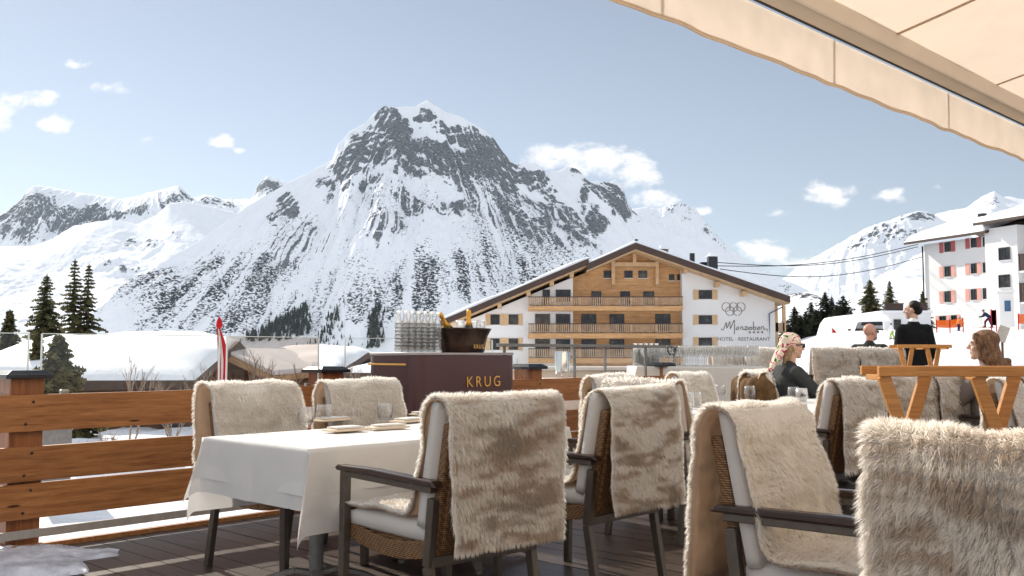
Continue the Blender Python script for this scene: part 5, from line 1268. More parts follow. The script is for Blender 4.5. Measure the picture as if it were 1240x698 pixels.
# emblem of rings and painted lettering
rg = MB()
for (x, y) in ((879.5, 372), (888.3, 372), (897, 372), (884, 377), (892.8, 377)):
    a, z = hp(x, y, 0); P = [(a + .46 * math.cos(2 * PI * k / 28), -.02, z + .46 * math.sin(2 * PI * k / 28)) for k in range(29)]; rg.tube(P, 0.033, 5, False)
rg.build('ring_emblem', M_LETTER, ht)
def stroke_text(strokes, x0, y0, sx, sy, r):
    m = MB()
    for st in strokes:
        P = []
        for k in range(len(st) - 1):
            p0 = st[max(k - 1, 0)]; p1 = st[k]; p2 = st[k + 1]; p3 = st[min(k + 2, len(st) - 1)]
            for q in range(5):
                t = q / 5; f = lambda i: 0.5 * (2 * p1[i] + (p2[i] - p0[i]) * t + (2 * p0[i] - 5 * p1[i] + 4 * p2[i] - p3[i]) * t * t + (3 * p1[i] - p0[i] - 3 * p2[i] + p3[i]) * t ** 3); P.append((f(0), f(1)))
        P.append(st[-1]); L = []
        for (u, v) in P: a, z = hp(x0 + u * sx, y0 - v * sy, 0); L.append((a, -.02, z))
        m.tube(L, r, 5)
    return m
MZ = [[(0, .2), (.5, .0), (1.2, 1.5), (1.3, .3), (2.0, 1.7), (2.1, .2), (3.0, 2.0), (3.0, -.9)], [(3.6, .5), (3.4, .1), (3.8, 0), (4.0, .5), (3.6, .6)], [(4.4, 0), (4.5, .6), (4.9, .5), (4.9, .05), (5.2, .1)], [(5.3, .6), (5.9, .6), (5.3, .0), (6.0, .05), (6.2, .5)],
      [(6.9, .5), (6.4, .5), (6.4, .1), (6.9, .1), (6.9, .6), (7.0, .1)], [(7.3, 1.7), (7.3, .1), (7.8, .1), (7.8, .55), (7.35, .5)], [(8.4, .5), (8.1, .1), (8.5, .05), (8.7, .5), (8.3, .6)], [(9.0, 0), (9.1, .6), (9.6, .55), (9.6, .0), (10.0, .2)]]
stroke_text(MZ, 873, 399.5, 5.4, 5.8, 0.04).build('script_lettering', M_LETTER, ht)
a, z = hp(900.5, 411, 0); text_mesh('HOTEL · RESTAURANT', 0.52, 0.01, M_LETTER, ht, (a, -.014, z), (PI / 2, 0, 0), 'hotel_lettering', spacing=1.05)
m = MB()
for k in range(4):
    a, z = hp(908 + 5 * k, 402.5, 0); pts = []
    for q in range(10): rr = .17 if q % 2 == 0 else .07; t = PI / 2 + q * PI / 5; pts.append((a + rr * math.cos(t), z + rr * math.sin(t)))
    m.extrude_xz(pts, -.03, -.005)
m.build('star_row', M_LETTER, ht); a, z = hp(929, 400, 0); text_mesh('S', 0.4, 0.01, M_LETTER, ht, (a, -.014, z), (PI / 2, 0, 0), 'small_letter')

# ------------------------------------------------------------------ white apartment house at the right
ang = math.atan2(-0.93, 0.36); P0 = at_Y(1122, 400, 112); P0.z = 0
RF = Frame3(P0, ang); 
# local y must point into the building (away from the viewer): n = (-d.y, d.x) = (.93,.36) -> to the right: ok
ah = thing('apartment_house', 'tall white house with salmon shutters and thick snow on its roof at the right edge', 'apartment house', P0, ang)
rp = lambda x, y, off=0.0: RF.px(x, y, off)
xe = rp(1201, 300)[0]; ze = rp(1122, 297)[1] + 0.1; zg = -1.0
mb = MB(); mb.box((xe / 2, 7, (ze + zg) / 2), (xe, 14, ze - zg)); mb.build('wall', M_RENDER, ah)
xb2 = rp(1232, 300, -1.0)[0]
mb = MB(); mb.box(((xe + xb2) / 2, 5.8, (ze + zg) / 2 + .3), (xb2 - xe - .004, 13.6, ze - zg + .6)); mb.build('stair_bay', M_RENDER, ah)
mb = MB(); mb.box((xb2 + 8, 8.2, (ze + zg) / 2 + .6), (16 - .004, 13, ze - zg + 1.2)); mb.build('rear_wing', M_RENDER, ah)
Wr = lambda *a, **k: window(RF, ah, *a, **k)
for (yt, yb, dy, sm) in ((294, 304.8, -5.2, M_RED), (323.2, 335, -3.6, M_SALMON), (353, 366, -2.6, M_SALMON)):
    Wr(1144, 1151.6, yt, yb, shutters=((1137.5, 1142.8), (1151.8, 1157)), smat=sm)
    Wr(1176, 1183, yt + dy, yb + dy, shutters=((1169, 1174.5), (1183.3, 1188.5)), smat=sm); Wr(1190.5, 1197, yt + dy - 1.2, yb + dy - 1.2, shutters=((1197.3, 1201),), smat=sm)
Wr(1138, 1146, 383, 394, shutters=((1133, 1137.5), (1146.3, 1150.5)), smat=M_SALMON); Wr(1152, 1159, 382, 393, shutters=((1159.3, 1163),), smat=M_SALMON)
for (yt, yb) in ((300.7, 314.5), (333.5, 348)): Wr(1209.5, 1223.7, yt, yb, off=-1.0)
for (yt, yb) in ((310, 327), (345, 366)):
    (a, z1), (b, z2) = rp(1228, yt, -.9), rp(1262, yb, -.9); m = MB(); m.box((b - (b - a) / 2, -.05, z2), (b - a, 1.8, .2)); bl = m.build('balcony', M_RENDER, ah)
    m = MB(); x = a
    while x < b: m.box((x, -.9, (z1 + z2) / 2 + .1), (.16, .05, z1 - z2 - .1)); x += .22
    m.box(((a + b) / 2, -.9, z1 + .08), (b - a, .12, .09)); m.build('balusters', M_FASCIA, bl)
# roof slab with dark eave and snow
def slab_roof(x0, x1, z0, z1, y0, y1, yr, zr, parent, snow=.5):
    m = MB(); m.add([(x0, y0, z0), (x1, y0, z1), (x1, yr, z1 + zr), (x0, yr, z0 + zr), (x0, y0, z0 - .3), (x1, y0, z1 - .3), (x1, yr, z1 + zr - .3), (x0, yr, z0 + zr - .3)], [(0, 1, 2, 3), (7, 6, 5, 4), (0, 4, 5, 1), (1, 5, 6, 2), (2, 6, 7, 3), (3, 7, 4, 0)])
    m.add([(x0, yr + .004, z0 + zr), (x1, yr + .004, z1 + zr), (x1, y1, z1), (x0, y1, z0), (x0, yr + .004, z0 + zr - .3), (x1, yr + .004, z1 + zr - .3), (x1, y1, z1 - .3), (x0, y1, z0 - .3)], [(0, 1, 2, 3), (7, 6, 5, 4), (0, 4, 5, 1), (1, 5, 6, 2), (2, 6, 7, 3), (3, 7, 4, 0)])
    r = m.build('roof', M_FASCIA, parent)
    nu, nv = 56, 36; V = np.zeros((nu, nv, 3))
    for i in range(nu):
        for j in range(nv):
            s, t = i / (nu - 1), j / (nv - 1); x = x0 + (x1 - x0) * s; y = y0 + (y1 - y0) * t
            zz = (z0 + (z1 - z0) * s) + (zr * (y - y0) / (yr - y0) if y < yr else zr * (y1 - y) / (y1 - yr))
            zz = zz - 0.25 * zr * math.exp(-((y - yr) / (0.16 * (y1 - y0))) ** 2) * .6
            e = min(1, 5 * min(s, 1 - s) + .0, 7 * min(t, 1 - t)); e = max(0, 1 - (1 - e) ** 2) ** .5
            lump = 1 + .22 * float(noise3(np.array([[x * .35, y * .35, 1.0]]), 3)[0]) + .1 * float(noise3(np.array([[x * 1.2, y * 1.2, 4.0]]), 4)[0])
            V[i, j] = (x - .0, y, zz + .012 + snow * e * lump)
    link('snow', grid_mesh('snow', V.reshape(-1, 3), nu, nv, M_SNOW), r); return r
zE = ze + .35
slab_roof(-1.6, xe + .6, zE, zE + .0, -1.5, 15.5, 7, 2.6, ah, 1.0)
slab_roof(xe - .4, xb2 + 17, zE + .9, zE + .9, -2.2, 16.5, 7, 2.8, ah, .7)
m = MB(); m.tube([(-.1, -.15, ze - .2), (-.1, -.15, zg)], .09, 8); m.build('drain_pipe', M_FRAME, ah, True)
m = MB(); a, z = rp(1189.5, 264, 7); m.box((a, 7, z - .6), (.7, .7, 2.2)); m.build('chimney', M_CAP, ah)
for (y0_, y1_) in ((309, 324), (338, 351)):
    z1, z2 = rp(1122, y0_)[1], rp(1122, y1_)[1]; m = MB(); m.box((-.45, 2.5, (z1 + z2) / 2), (.9, 1.6, z1 - z2)); m.build('side_oriel', M_FASCIA, ah)

# lower annex, snow covered chalet and kiosk
AF = Frame3((at_Y(1096, 400, 88).x, 88, 0), -0.05); ax = thing('flat_annex', 'low white flat roofed annex with dark terrace rail behind the standing man', 'annex', AF.P, -0.05)
ap = lambda x, y, off=0.0: AF.px(x, y, off)
(a, z1), (b, z2) = ap(1070, 379.5), ap(1128, 412); mb = MB(); mb.box(((a + b) / 2, 4, (z1 + z2) / 2 - 1), (b - a, 8, z1 - z2 + 2)); mb.build('wall', M_RENDER, ax)
mb = MB(); mb.box(((a + b) / 2, 4, z1 + .12), (b - a + .4, 8.4, .24)); mb.build('roof_snow', M_SNOW, ax, False, .08)
for (p, q) in ((1072, 1094), (1112, 1123)):
    (c, z3), (d, z4) = ap(p, 368, .1), ap(q, 378.5, .1); mb = MB(); mb.box(((c + d) / 2, .15, (z3 + z4) / 2), (d - c, .08, z3 - z4)); mb.box(((c + d) / 2, .1, z3), (d - c + .1, .16, .1)); mb.build('terrace_rail', M_FASCIA, ax)
window(AF, ax, 1082, 1091, 387, 400); window(AF, ax, 1067.2, 1069.6, 399, 407, mull=0)
SF = Frame3((at_Y(1050, 400, 80).x, 80, 0), 0.0); sc_ = thing('snowy_chalet', 'low house buried under rounded snow, with a dark window band, left of the annex', 'chalet', SF.P)
sp_ = lambda x, y, off=0.0: SF.px(x, y, off)
(a, z1), (b, z2) = sp_(1030, 385), sp_(1070, 412); mb = MB(); mb.box(((a + b) / 2, 3.5, (z1 + z2) / 2 - 1), (b - a, 7, z1 - z2 + 2)); mb.build('wall', M_RENDER, sc_)
window(SF, sc_, 1043, 1068, 387.5, 394.5, mull=3)
(c, z3), (d, z4) = sp_(1029, 399.5, -.5), sp_(1070, 401.5, -.5); mb = MB(); mb.box(((c + d) / 2, -.25, z3), (d - c, .5, .18)); mb.build('lower_eave', M_FASCIA, sc_)
nu, nv = 40, 26; V = np.zeros((nu, nv, 3)); a1 = sp_(1024, 400)[0]; b1 = sp_(1073, 400)[0]
for i in range(nu):
    for j in range(nv):
        s, t = i / (nu - 1), j / (nv - 1); x = a1 + (b1 - a1) * s; y = -1.2 + 9.5 * t
        zt = sp_(1050, 386)[1] + (sp_(1050, 375)[1] - sp_(1050, 386)[1]) * (s ** .55) * (1 - .2 * s) * math.sin(min(1, t * 1.7 + .12) * PI / 2)
        zt -= (1 - min(1, 6 * s)) * 1.6 + (1 - min(1, 9 * min(t, 1 - t))) * .4; V[i, j] = (x, y, zt)
link('snow', grid_mesh('snow', V.reshape(-1, 3), nu, nv, M_SNOW), sc_)
KF = Frame3((at_Y(1221, 400, 46).x, 46, 0), -0.35); kk = thing('ticket_kiosk', 'white ski slope kiosk with one blue window at the right edge', 'kiosk', KF.P, -0.35)
kp = lambda x, y, off=0.0: KF.px(x, y, off)
(a, z1), (b, z2) = kp(1209, 355), kp(1229, 396); mb = MB(); mb.box(((a + b) / 2, .7, (z1 + z2) / 2), (b - a, 1.4, z1 - z2)); mb.build('body', M_WHITEPAINT, kk, False, .03)
mb = MB(); mb.box(((a + b) / 2, .7, z1 + .05), (b - a + .16, 1.6, .10)); mb.build('roof', M_WHITEPAINT, kk, False, .02)
(a, z1), (b, z2) = kp(1214.5, 363, 0), kp(1225.5, 378.5, 0); mb = MB(); mb.box(((a + b) / 2, -.01, (z1 + z2) / 2), (b - a, .06, z1 - z2)); f = mb.build('window', M_WHITEPAINT, kk, False, .01)
mb = MB(); mb.box(((a + b) / 2, -.03, (z1 + z2) / 2), (b - a - .1, .03, z1 - z2 - .1)); mb.build('pane', mat_plain('blue_pane', (0.05, 0.12, 0.24), .08, 0, .2, 2), f)

# ------------------------------------------------------------------ chalets below the railing on the left
def chalet(label, fr, xl, xr, y_ridge, y_eave, depth_to_ridge, snow, wall_h, parent_loc=None, side_slope=0.10, wallmat=None, wl=None, wr=None):
    t = thing('chalet', label, 'chalet', fr.P, fr.a)
    a, ze_ = fr.px(xl, y_eave); b, _ = fr.px(xr, y_eave); zr_ = fr.px((xl + xr) / 2, y_ridge, depth_to_ridge)[1]
    slab_roof(a, b, ze_ - .0, ze_ - .0, 0, 2 * depth_to_ridge, depth_to_ridge, zr_ - ze_ - snow * .6, t, snow)
    m = MB(); m.box(((a + b) / 2, depth_to_ridge, ze_ - .25 - wall_h / 2), (b - a - .9, 2 * depth_to_ridge - 1.4, wall_h)); me = m.mesh('wall', wallmat or M_OLDWOOD); set_tint(me, [random.random()] * 8); link('wall', me, t)
    k = int((b - a) / 2.4)
    for i in range(k):
        x = a + 1.2 + (b - a - 2.0) * i / max(1, k - 1); m = MB(); m.box((x, .66, ze_ - 1.1), (.8, .1, .8)); f = m.build('window', M_FRAME, t); m = MB(); m.box((x, .6, ze_ - 1.1), (.66, .03, .66)); m.build('pane', M_PANE, f)
    return t
chalet('wide chalet with a thick rounded snow roof just beyond the left railing', Frame3((at_Y(100, 430, 30).x, 30, 0), 0.10), -75, 236, 403, 462, 7.5, .55, 3.4)
chalet('chalet with smooth snow roof behind the two far fur chairs at left', Frame3((at_Y(340, 430, 44).x, 44, 0), -.05), 283, 412, 420.5, 449, 6.5, .5, 3.4)
chalet('small brown roofed hut beside the left end of the burgundy counter', Frame3((at_Y(432, 440, 38).x, 38, 0), -.25), 414, 462, 437, 452, 3.5, .22, 3.2)
# gable-fronted chalet between them
GF = Frame3((at_Y(262, 430, 36).x, 36, 0), .0); gt = thing('chalet', 'gabled wooden chalet with snowy roof behind the red and white flag', 'chalet', GF.P)
gp_ = lambda x, y, off=0.0: GF.px(x, y, off)
pk, el, er = gp_(264, 425), gp_(218, 449), gp_(329, 456)
mb = MB(); mb.extrude_xz([(el[0] + .4, -4.6), (el[0] + .4, el[1] - .1), (pk[0], pk[1] - .28), (er[0] - .4, er[1] - .1), (er[0] - .4, -4.6)], .9, 10)
me = mb.mesh('wall', M_OLDWOOD); set_tint(me, [.1] * len(mb.v)); link('wall', me, gt)
mb = MB()
for (p, q) in ((el, pk), (pk, er)): mb.extrude_xz([p, q, (q[0], q[1] - .22), (p[0], p[1] - .22)], 0, 11)
r = mb.build('roof', M_TIMBER, gt); mb = MB()
for (p, q) in ((el, (pk[0] - .02, pk[1])), ((pk[0] + .02, pk[1]), er)): mb.extrude_xz([(p[0], p[1] + .004), (q[0], q[1] + .004), (q[0], q[1] + .2), (p[0], p[1] + .15)], .12, 10.9)
mb.build('snow', M_SNOW, r, False, .1)
(a, z1), (b, z2) = gp_(248, 441), gp_(268, 449); mb = MB(); mb.box(((a + b) / 2, .86, (z1 + z2) / 2), (b - a, .1, z1 - z2)); f = mb.build('window', M_FRAME, gt); mb = MB(); mb.box(((a + b) / 2, .80, (z1 + z2) / 2), (b - a - .1, .03, z1 - z2 - .1)); mb.build('pane', M_PANE, f)
chalet('low snow roofed shed seen past the gabled chalet, its eave of pale wood', Frame3((at_Y(222, 420, 52).x, 52, 0), .12), 182, 262, 417, 427, 4, .25, 3.0, wallmat=M_TIMBER)
# ------------------------------------------------------------------ trees
def foliage_mat(name, lo, hi):
    t = NT(name); a = t.attr('tone'); c = t.ramp(a, [(0.0, lo), (1.0, hi)]); t.base(c, 0.7, 0, 0.2)
    tl = t.n('ShaderNodeBsdfTranslucent'); t.l(c, tl.inputs[0]); mx = t.n('ShaderNodeMixShader'); mx.inputs[0].default_value = 0.25
    t.l(t.b.outputs[0], mx.inputs[1]); t.l(tl.outputs[0], mx.inputs[2]); t.l(mx.outputs[0], t.out.inputs['Surface']); return t.m
M_FIR = foliage_mat('fir_needles', (0.036, 0.044, 0.020), (0.22, 0.195, 0.09))
M_FIRDARK = foliage_mat('dark_fir_needles', (0.012, 0.018, 0.012), (0.06, 0.064, 0.032))
M_BARK = mat_plain('bark', (0.10, 0.075, 0.055), 0.9, 0, 0.3, 3)
M_TWIG = mat_plain('pale_twigs', (0.26, 0.19, 0.14), 0.85, 0, 0.2, 3)
def fir_mesh(h, rad, seed, dens=1.0, bare=0.08, fat=1.0):
    """conifer crown: whorls of drooping limbs, each limb a fan of many small needle sprays"""
    r = np.random.default_rng(seed); tv, tf, tone = [], [], []
    def tri(a, b, c, t): k = len(tv); tv.extend([a, b, c]); tf.append((k, k + 1, k + 2)); tone.extend([t] * 3)
    z = h * bare
    while z < h * 0.985:
        f = (h - z) / (h * (1 - bare)); L0 = rad * f ** 0.85 * (0.75 + 0.5 * r.random()); nb = max(4, int((6 + 5 * f) * dens)); a0 = r.random() * 6.28
        for b in range(nb):
            if r.random() < 0.12: continue
            a = a0 + 2 * PI * b / nb + r.normal(0, .22); L = L0 * (0.5 + 0.7 * r.random()) + .06; d = np.array([math.cos(a), math.sin(a), 0]); sdv = np.array([-d[1], d[0], 0])
            droop = 0.25 + 0.30 * f; lift = 0.18 * (1 - f)
            ns = max(3, int(5 + 7 * f)); tn = np.clip(r.normal(.35, .22), 0, 1)
            for k in range(ns):
                t = (k + 0.6) / ns; p = np.array([0, 0, z + r.normal(0, .03) * h * .1]) + d * (L * t) + np.array([0, 0, (lift * t - droop * t * t + 0.10 * t ** 4) * L])
                w = (0.30 * L * (1 - t * .7) + .06) * fat
                for s in (-1, 1):
                    e = p + sdv * (s * w * (0.6 + .6 * r.random())) + d * (w * (.5 + .3 * r.random())) + np.array([0, 0, -w * (.25 + .5 * r.random())])
                    q = np.array([0, 0, 0.05 * L + .03]) * (0.6 + r.random())
                    c = p + d * (0.16 * L / 1.2 + .03)
                    tri(tuple(p), tuple(e), tuple(c + q * .0), float(np.clip(tn + t * .35 + r.normal(0, .12), 0, 1)))
                    tri(tuple(p + q), tuple(e + q * .1 - d * .12 * w), tuple(p - d * .14 * w - q * 1.4), float(np.clip(tn + t * .2 + r.normal(0, .15) - .15, 0, 1)))
        z += h * (0.018 + 0.014 * f) / (0.6 + .4 * dens)
    for k in range(6):
        a = k * 1.05; tri((0, 0, h * 1.01), (.012 * h * math.cos(a), .012 * h * math.sin(a), h * .95), (.012 * h * math.cos(a + 1), .012 * h * math.sin(a + 1), h * .95), .5)
    return tv, tf, tone
def make_fir(name, h, rad, seed, mat, **k):
    tv, tf, tone = fir_mesh(h, rad, seed, **k); me = bpy.data.meshes.new('crown'); me.from_pydata(tv, [], tf); me.materials.append(mat)
    at = me.attributes.new('tone', 'FLOAT', 'POINT'); at.data.foreach_set('value', np.asarray(tone, np.float32))
    mb = MB(); mb.tube([(0, 0, -0.6), (0.01 * h, 0, h * .35), (0, 0.004 * h, h * .7), (0, 0, h * .97)], [h * .019, h * .014, h * .008, h * .002], 8); tr = mb.mesh('trunk', M_BARK, True)
    return me, tr
FIRS = {}
def fir(label, px, ytop, Y, rad_px, seed, mat=None, group=None, gz=None, **k):
    mat = mat or M_FIR; top = at_Y(px, ytop, Y); z0 = gz_at(top.x, Y) if gz is None else gz; h = top.z - z0; rad = 1.55 * rad_px * Y / FPX
    key = (round(h, 2), round(rad, 2), seed); me, tr = make_fir('fir', h, rad, seed, mat, **k)
    t = thing('fir_tree', label, 'fir tree', (top.x, Y, z0), random.random() * 6, group); link('crown', me, t); link('trunk', tr, t); return t
GL = 'fir trees behind the left railing'
fir('small dark fir at the far left edge of the picture', 12, 374, 40, 17, 1, group=GL)
fir('tall olive tinted fir, left of the two tallest firs', 57, 332, 46, 27, 2, group=GL, dens=.85)
fir('tallest slender fir with gaps in its crown, left one of the pair', 91, 314, 52, 23, 3, group=GL, dens=.58, bare=.12)
fir('tallest slender fir with gaps in its crown, right one of the pair', 108, 320, 52.5, 21, 4, group=GL, dens=.58, bare=.12)
fir('bushy grey green fir standing right behind the left glass screen', 72, 405, 27, 30, 5, group=GL, dens=1.25, fat=1.2)
fir('thin young fir beside the left glass screen edge', 46, 402, 31, 13, 6, group=GL)
GR = 'firs beside the hotel'
for k, (x, y, w, Y, lb) in enumerate(((962, 374, 15, 120, 'dark fir right beside the porch of the hotel'), (975, 380, 13, 118, 'lower dark fir second from the hotel porch'), (999, 356, 19, 116, 'tall dark fir in the middle of the group right of the hotel'), (1007, 362, 12, 119, 'narrow dark fir just right of the tallest of the group beside the hotel'), (1021, 361, 20, 112, 'broad dark fir at the right of the group beside the hotel'), (988, 378, 14, 110, 'short dark fir in front of the group right of the hotel'), (950, 388, 12, 124, 'low dark fir partly hidden by the hotel eave'), (982, 368, 16, 123, 'dark fir rising behind the short one in the group beside the hotel'), (1014, 372, 16, 108, 'sunlit fir in front of the group beside the hotel, near the bald man'), (969, 384, 14, 106, 'low fir at the front left of the group beside the hotel'), (1030, 378, 12, 115, 'small dark fir at the right end of the group beside the hotel'))):
    fir(lb, x, y - 3, Y, w * 1.7, 20 + k, M_FIRDARK, GR, dens=1.1, fat=1.25, gz=-4)
fir('tall snowy fir behind the low snow covered house', 1053, 338, 100, 19, 30, M_FIR, GR, gz=2, dens=1.0)
fir('slim fir between the snow covered house and the annex', 1077, 340, 104, 12, 31, M_FIR, GR, gz=2, dens=.9)
fir('low fir behind the standing man, at the annex', 1117, 352, 106, 11, 32, M_FIR, GR, gz=2)
for k, (x, y, w) in enumerate(((834, 323, 5), (845, 326, 5))): fir('tiny fir peeking over the right slope of the hotel roof, %s' % ('left one' if k == 0 else 'right one'), x, y, 150, w + 2, 40 + k, M_FIRDARK, 'firs above the hotel roof', gz=2)
# bare deciduous trees and shrubs
def twig_mesh(h, spread, seed, depth=4, r0=None, n0=5):
    r = random.Random(seed); mb = MB()
    def grow(p, d, L, rad, dep):
        q = p + d * L; mid = (p + q) / 2 + Vector((r.uniform(-1, 1), r.uniform(-1, 1), 0)) * L * .06; mb.tube([p, mid, q], [rad, rad * .85, rad * .65], 4, False)
        if dep == 0: return
        for k in range(r.choice((2, 3, 3))):
            nd = (d + Vector((r.uniform(-1, 1), r.uniform(-1, 1), r.uniform(-.1, .8))) * spread).normalized(); grow(p + (q - p) * r.uniform(.45, 1), nd, L * r.uniform(.55, .8), rad * .6, dep - 1)
    for k in range(n0): grow(Vector((r.uniform(-.1, .1) * h * .3, r.uniform(-.1, .1) * h * .3, -.1)), Vector((r.uniform(-.22, .22), r.uniform(-.22, .22), 1)).normalized(), h * .36, (r0 or h * .012), depth)
    return mb.mesh('bare_tree', M_TWIG, True)
def bare(label, px, ytop, Y, seed, spread=.55, z0=None, n0=3, depth=4, cat='bare tree', r0=None, name='bare_tree'):
    top = at_Y(px, ytop, Y); z = gz_at(top.x, Y) if z0 is None else z0; h = top.z - z
    o = link(name, twig_mesh(h, spread, seed, depth, r0, n0), None, (top.x, Y, z)); return tag(o, label, cat, 'bare trees in the snow')
bare('slender bare tree in front of the wide snow roof at left', 161, 412, 24, 1, .28, n0=2, r0=.03)
bare('small bare shrub in front of the wide snow roof, left of the far fur chair', 208, 436, 22, 2, .6, r0=.018)
bare('bare brown tree right of the red and white flag', 302, 408, 30, 3, .62, r0=.035)
bare('bare brown tree above the second far fur chair', 343, 412, 30, 4, .62, r0=.035)
bare('thin bare bush left of the red and white flag', 254, 412, 27, 5, .5, n0=3, r0=.025)
bare('bare bush just left of the burgundy counter', 424, 420, 34, 8, .6, r0=.03)
bare('frosted bare shrub between the counter and the capped post', 633, 408, 16, 6, .30, n0=6, r0=.008, z0=.0)
bare('round bare shrub in front of the lowest hotel balcony', 805, 388, 17, 7, .9, n0=4, r0=.012, z0=.2, depth=5)
bare('dry brown brush in the snow seen under the lowest railing board', 172, 610, 13.5, 9, .8, n0=7, depth=3, cat='shrub', r0=.016, name='dry_shrub')
bare('dry shrub in the snow seen through the gap under the top board', 133, 498, 19, 10, .7, n0=6, depth=3, cat='shrub', r0=.02, name='dry_shrub')
bare('tiny dry shrub left in the gap under the top board', 104, 507, 19.5, 12, .7, n0=4, depth=3, cat='shrub', r0=.016, name='dry_shrub')
# snow mound under the rail and a low roof corner seen in the board gap
q = at_Y(163, 514, 18); tag(blob_slab('snow_mound', [(q.x - 1.0, 17.6, gz_at(q.x, 18)), (q.x, 17.2, gz_at(q.x, 18)), (q.x + 1.0, 17.7, gz_at(q.x, 18)), (q.x + .8, 18.6, gz_at(q.x, 18)), (q.x - .7, 18.6, gz_at(q.x, 18))], gz_at(q.x, 18) - .3, max(.5, q.z - gz_at(q.x, 18) + .3), M_SNOW, 8, 20, .12), 'rounded snow mound seen through the gap under the top railing board', 'snow mound')
q = at_Y(62, 512, 15); zz = q.z; ht2 = thing('shed', 'grey shed roof corner seen low in the gap beside the left post', 'shed', (q.x, 15, 0), .5)
mb = MB(); mb.box((0, .6, zz - 1.3), (.62, 1.0, 2.4)); mb.build('wall', M_RAILMETAL, ht2)
mb = MB(); mb.box((0, .6, zz - .08), (.8, 1.3, .06), 0, -.16); mb.build('roof', M_RAILMETAL, ht2); mb = MB(); mb.box((0.03, .62, zz - .02), (.74, 1.2, .06), 0, -.16); mb.build('snow', M_SNOW, ht2, False, .04)

# far-off wood on the lower slopes of the mountain (one mass)
def far_wood(regions, seed):
    r = np.random.default_rng(seed); V = MAINV.reshape(-1, 3); px = W0 / 2 + FPX * V[:, 0] / V[:, 1]; py = HORIZON - FPX * (V[:, 2] - CAM_H) / V[:, 1]
    tv, tf, tone = [], [], []
    for (poly, n, hh) in regions:
        P = np.array(poly, float); ins = np.zeros(len(px), bool); j = len(P) - 1
        for i in range(len(P)):
            c = ((P[i, 1] > py) != (P[j, 1] > py)); ins ^= c & (px < (P[j, 0] - P[i, 0]) * (py - P[i, 1]) / (P[j, 1] - P[i, 1] + 1e-9) + P[i, 0]); j = i
        idx = np.where(ins & (V[:, 1] < 2500))[0]
        if len(idx) == 0: continue
        for k in r.choice(idx, min(n, len(idx) * 3)):
            b = V[k] + np.array([r.normal(0, 4), r.normal(0, 4), -1.0]); h = hh * (0.6 + .8 * r.random()); w = h * (.17 + .06 * r.random()); t = float(np.clip(r.normal(.4, .25), 0, 1)); a0 = r.random() * 6
            for lv in range(3):
                z0, z1, ww = h * (.02 + .3 * lv), h * (.48 + .27 * lv), w * (1 - .27 * lv); m = 5
                base = [(b[0] + ww * (1 + .3 * r.normal()) * math.cos(a0 + 6.283 * q / m), b[1] + ww * math.sin(a0 + 6.283 * q / m), b[2] + z0 + .04 * h * r.normal()) for q in range(m)]; o = len(tv); tv.extend(base + [(b[0], b[1], b[2] + z1)]); tone.extend([t] * (m + 1))
                for q in range(m): tf.append((o + q, o + (q + 1) % m, o + m))
    me = bpy.data.meshes.new('far_wood'); me.from_pydata(tv, [], tf); me.materials.append(M_FIRDARK); at = me.attributes.new('tone', 'FLOAT', 'POINT'); at.data.foreach_set('value', np.asarray(tone, np.float32))
    return tag(link('far_wood', me), None, None, None, 'stuff')
far_wood([([(300, 408), (372, 372), (376, 404), (345, 412), (300, 414)], 330, 17), ([(386, 408), (408, 372), (412, 400), (395, 420)], 70, 13), ([(446, 425), (449, 385), (462, 370), (462, 420)], 110, 16), ([(330, 425), (420, 405), (450, 425), (400, 432)], 60, 9), ([(180, 415), (300, 400), (300, 425)], 40, 8), ([(240, 350), (420, 300), (460, 380), (300, 400)], 60, 8), ([(560, 300), (700, 300), (700, 360), (560, 380)], 60, 8)], 5)

# ------------------------------------------------------------------ small things in the village
pl_ = thing('power_line', 'two thin dark power lines running from the hotel roof to the right', 'power line')
for (a, b, sag) in (((868, 318), (1112, 299), 1.2), ((872, 326), (1118, 311), 1.6), ((860, 322), (1112, 296), 1.0)):
    pa, pb = at_Y(*a, 106), at_Y(*b, 116); P = [pa.lerp(pb, k / 14) - Vector((0, 0, sag * math.sin(PI * k / 14))) for k in range(15)]
    mb = MB(); mb.tube(P, .045, 4, False); mb.build('wire', M_CAP, pl_)
# hanging Austrian style flag on a pole
FB = at_Y(265, 452, 22.0); zt = at_Y(263, 391, 22.0).z; z0 = gz_at(FB.x, 22)
fl = thing('hanging_flag', 'limp red and white striped flag hanging from its pole behind the far fur chair', 'flag', (FB.x, 22, 0))
mb = MB(); mb.tube([(-.03, .06, z0), (-.03, .06, zt + .02)], .02, 8); mb.build('pole', M_WHITEPAINT, fl, True)
M_FRED = cloth_mat('flag_red', (0.60, 0.025, 0.035), .35); M_FWHITE = cloth_mat('flag_white', (0.82, 0.80, 0.78), .35)
nu, nv = 33, 34; 
for nm, (c0, c1, mat) in {'red_stripe': (0, 11, M_FRED), 'white_stripe': (11, 21, M_FWHITE), 'red_stripe ': (21, 32, M_FRED)}.items():
    V = np.zeros((c1 - c0 + 1, nv, 3))
    for i in range(c0, c1 + 1):
        for j in range(nv):
            t = j / (nv - 1); s = i / 32; w = .05 + .24 * min(1, t * 2.2) ** .7 * (1 - .25 * t)
            V[i - c0, j] = (-.05 + w * (s - .25) + .04 * math.sin(t * 3.5) + .05 * t, .06 * math.sin(s * 14 + t * 3) * min(1, t * 4), zt - .12 - (zt - FB.z + .5) * t)
    o = link(nm.strip(), grid_mesh(nm.strip(), V.reshape(-1, 3), c1 - c0 + 1, nv, mat), fl); o.modifiers.new('cloth', 'SOLIDIFY').thickness = .004
mb = MB(); mb.lathe([(.03, zt - .14), (.075, zt - .08), (.06, zt + .04), (.012, zt + .14), (.001, zt + .15)], 12, (-.02, .02, 0)); mb.build('rolled_top', M_FRED, fl, True)
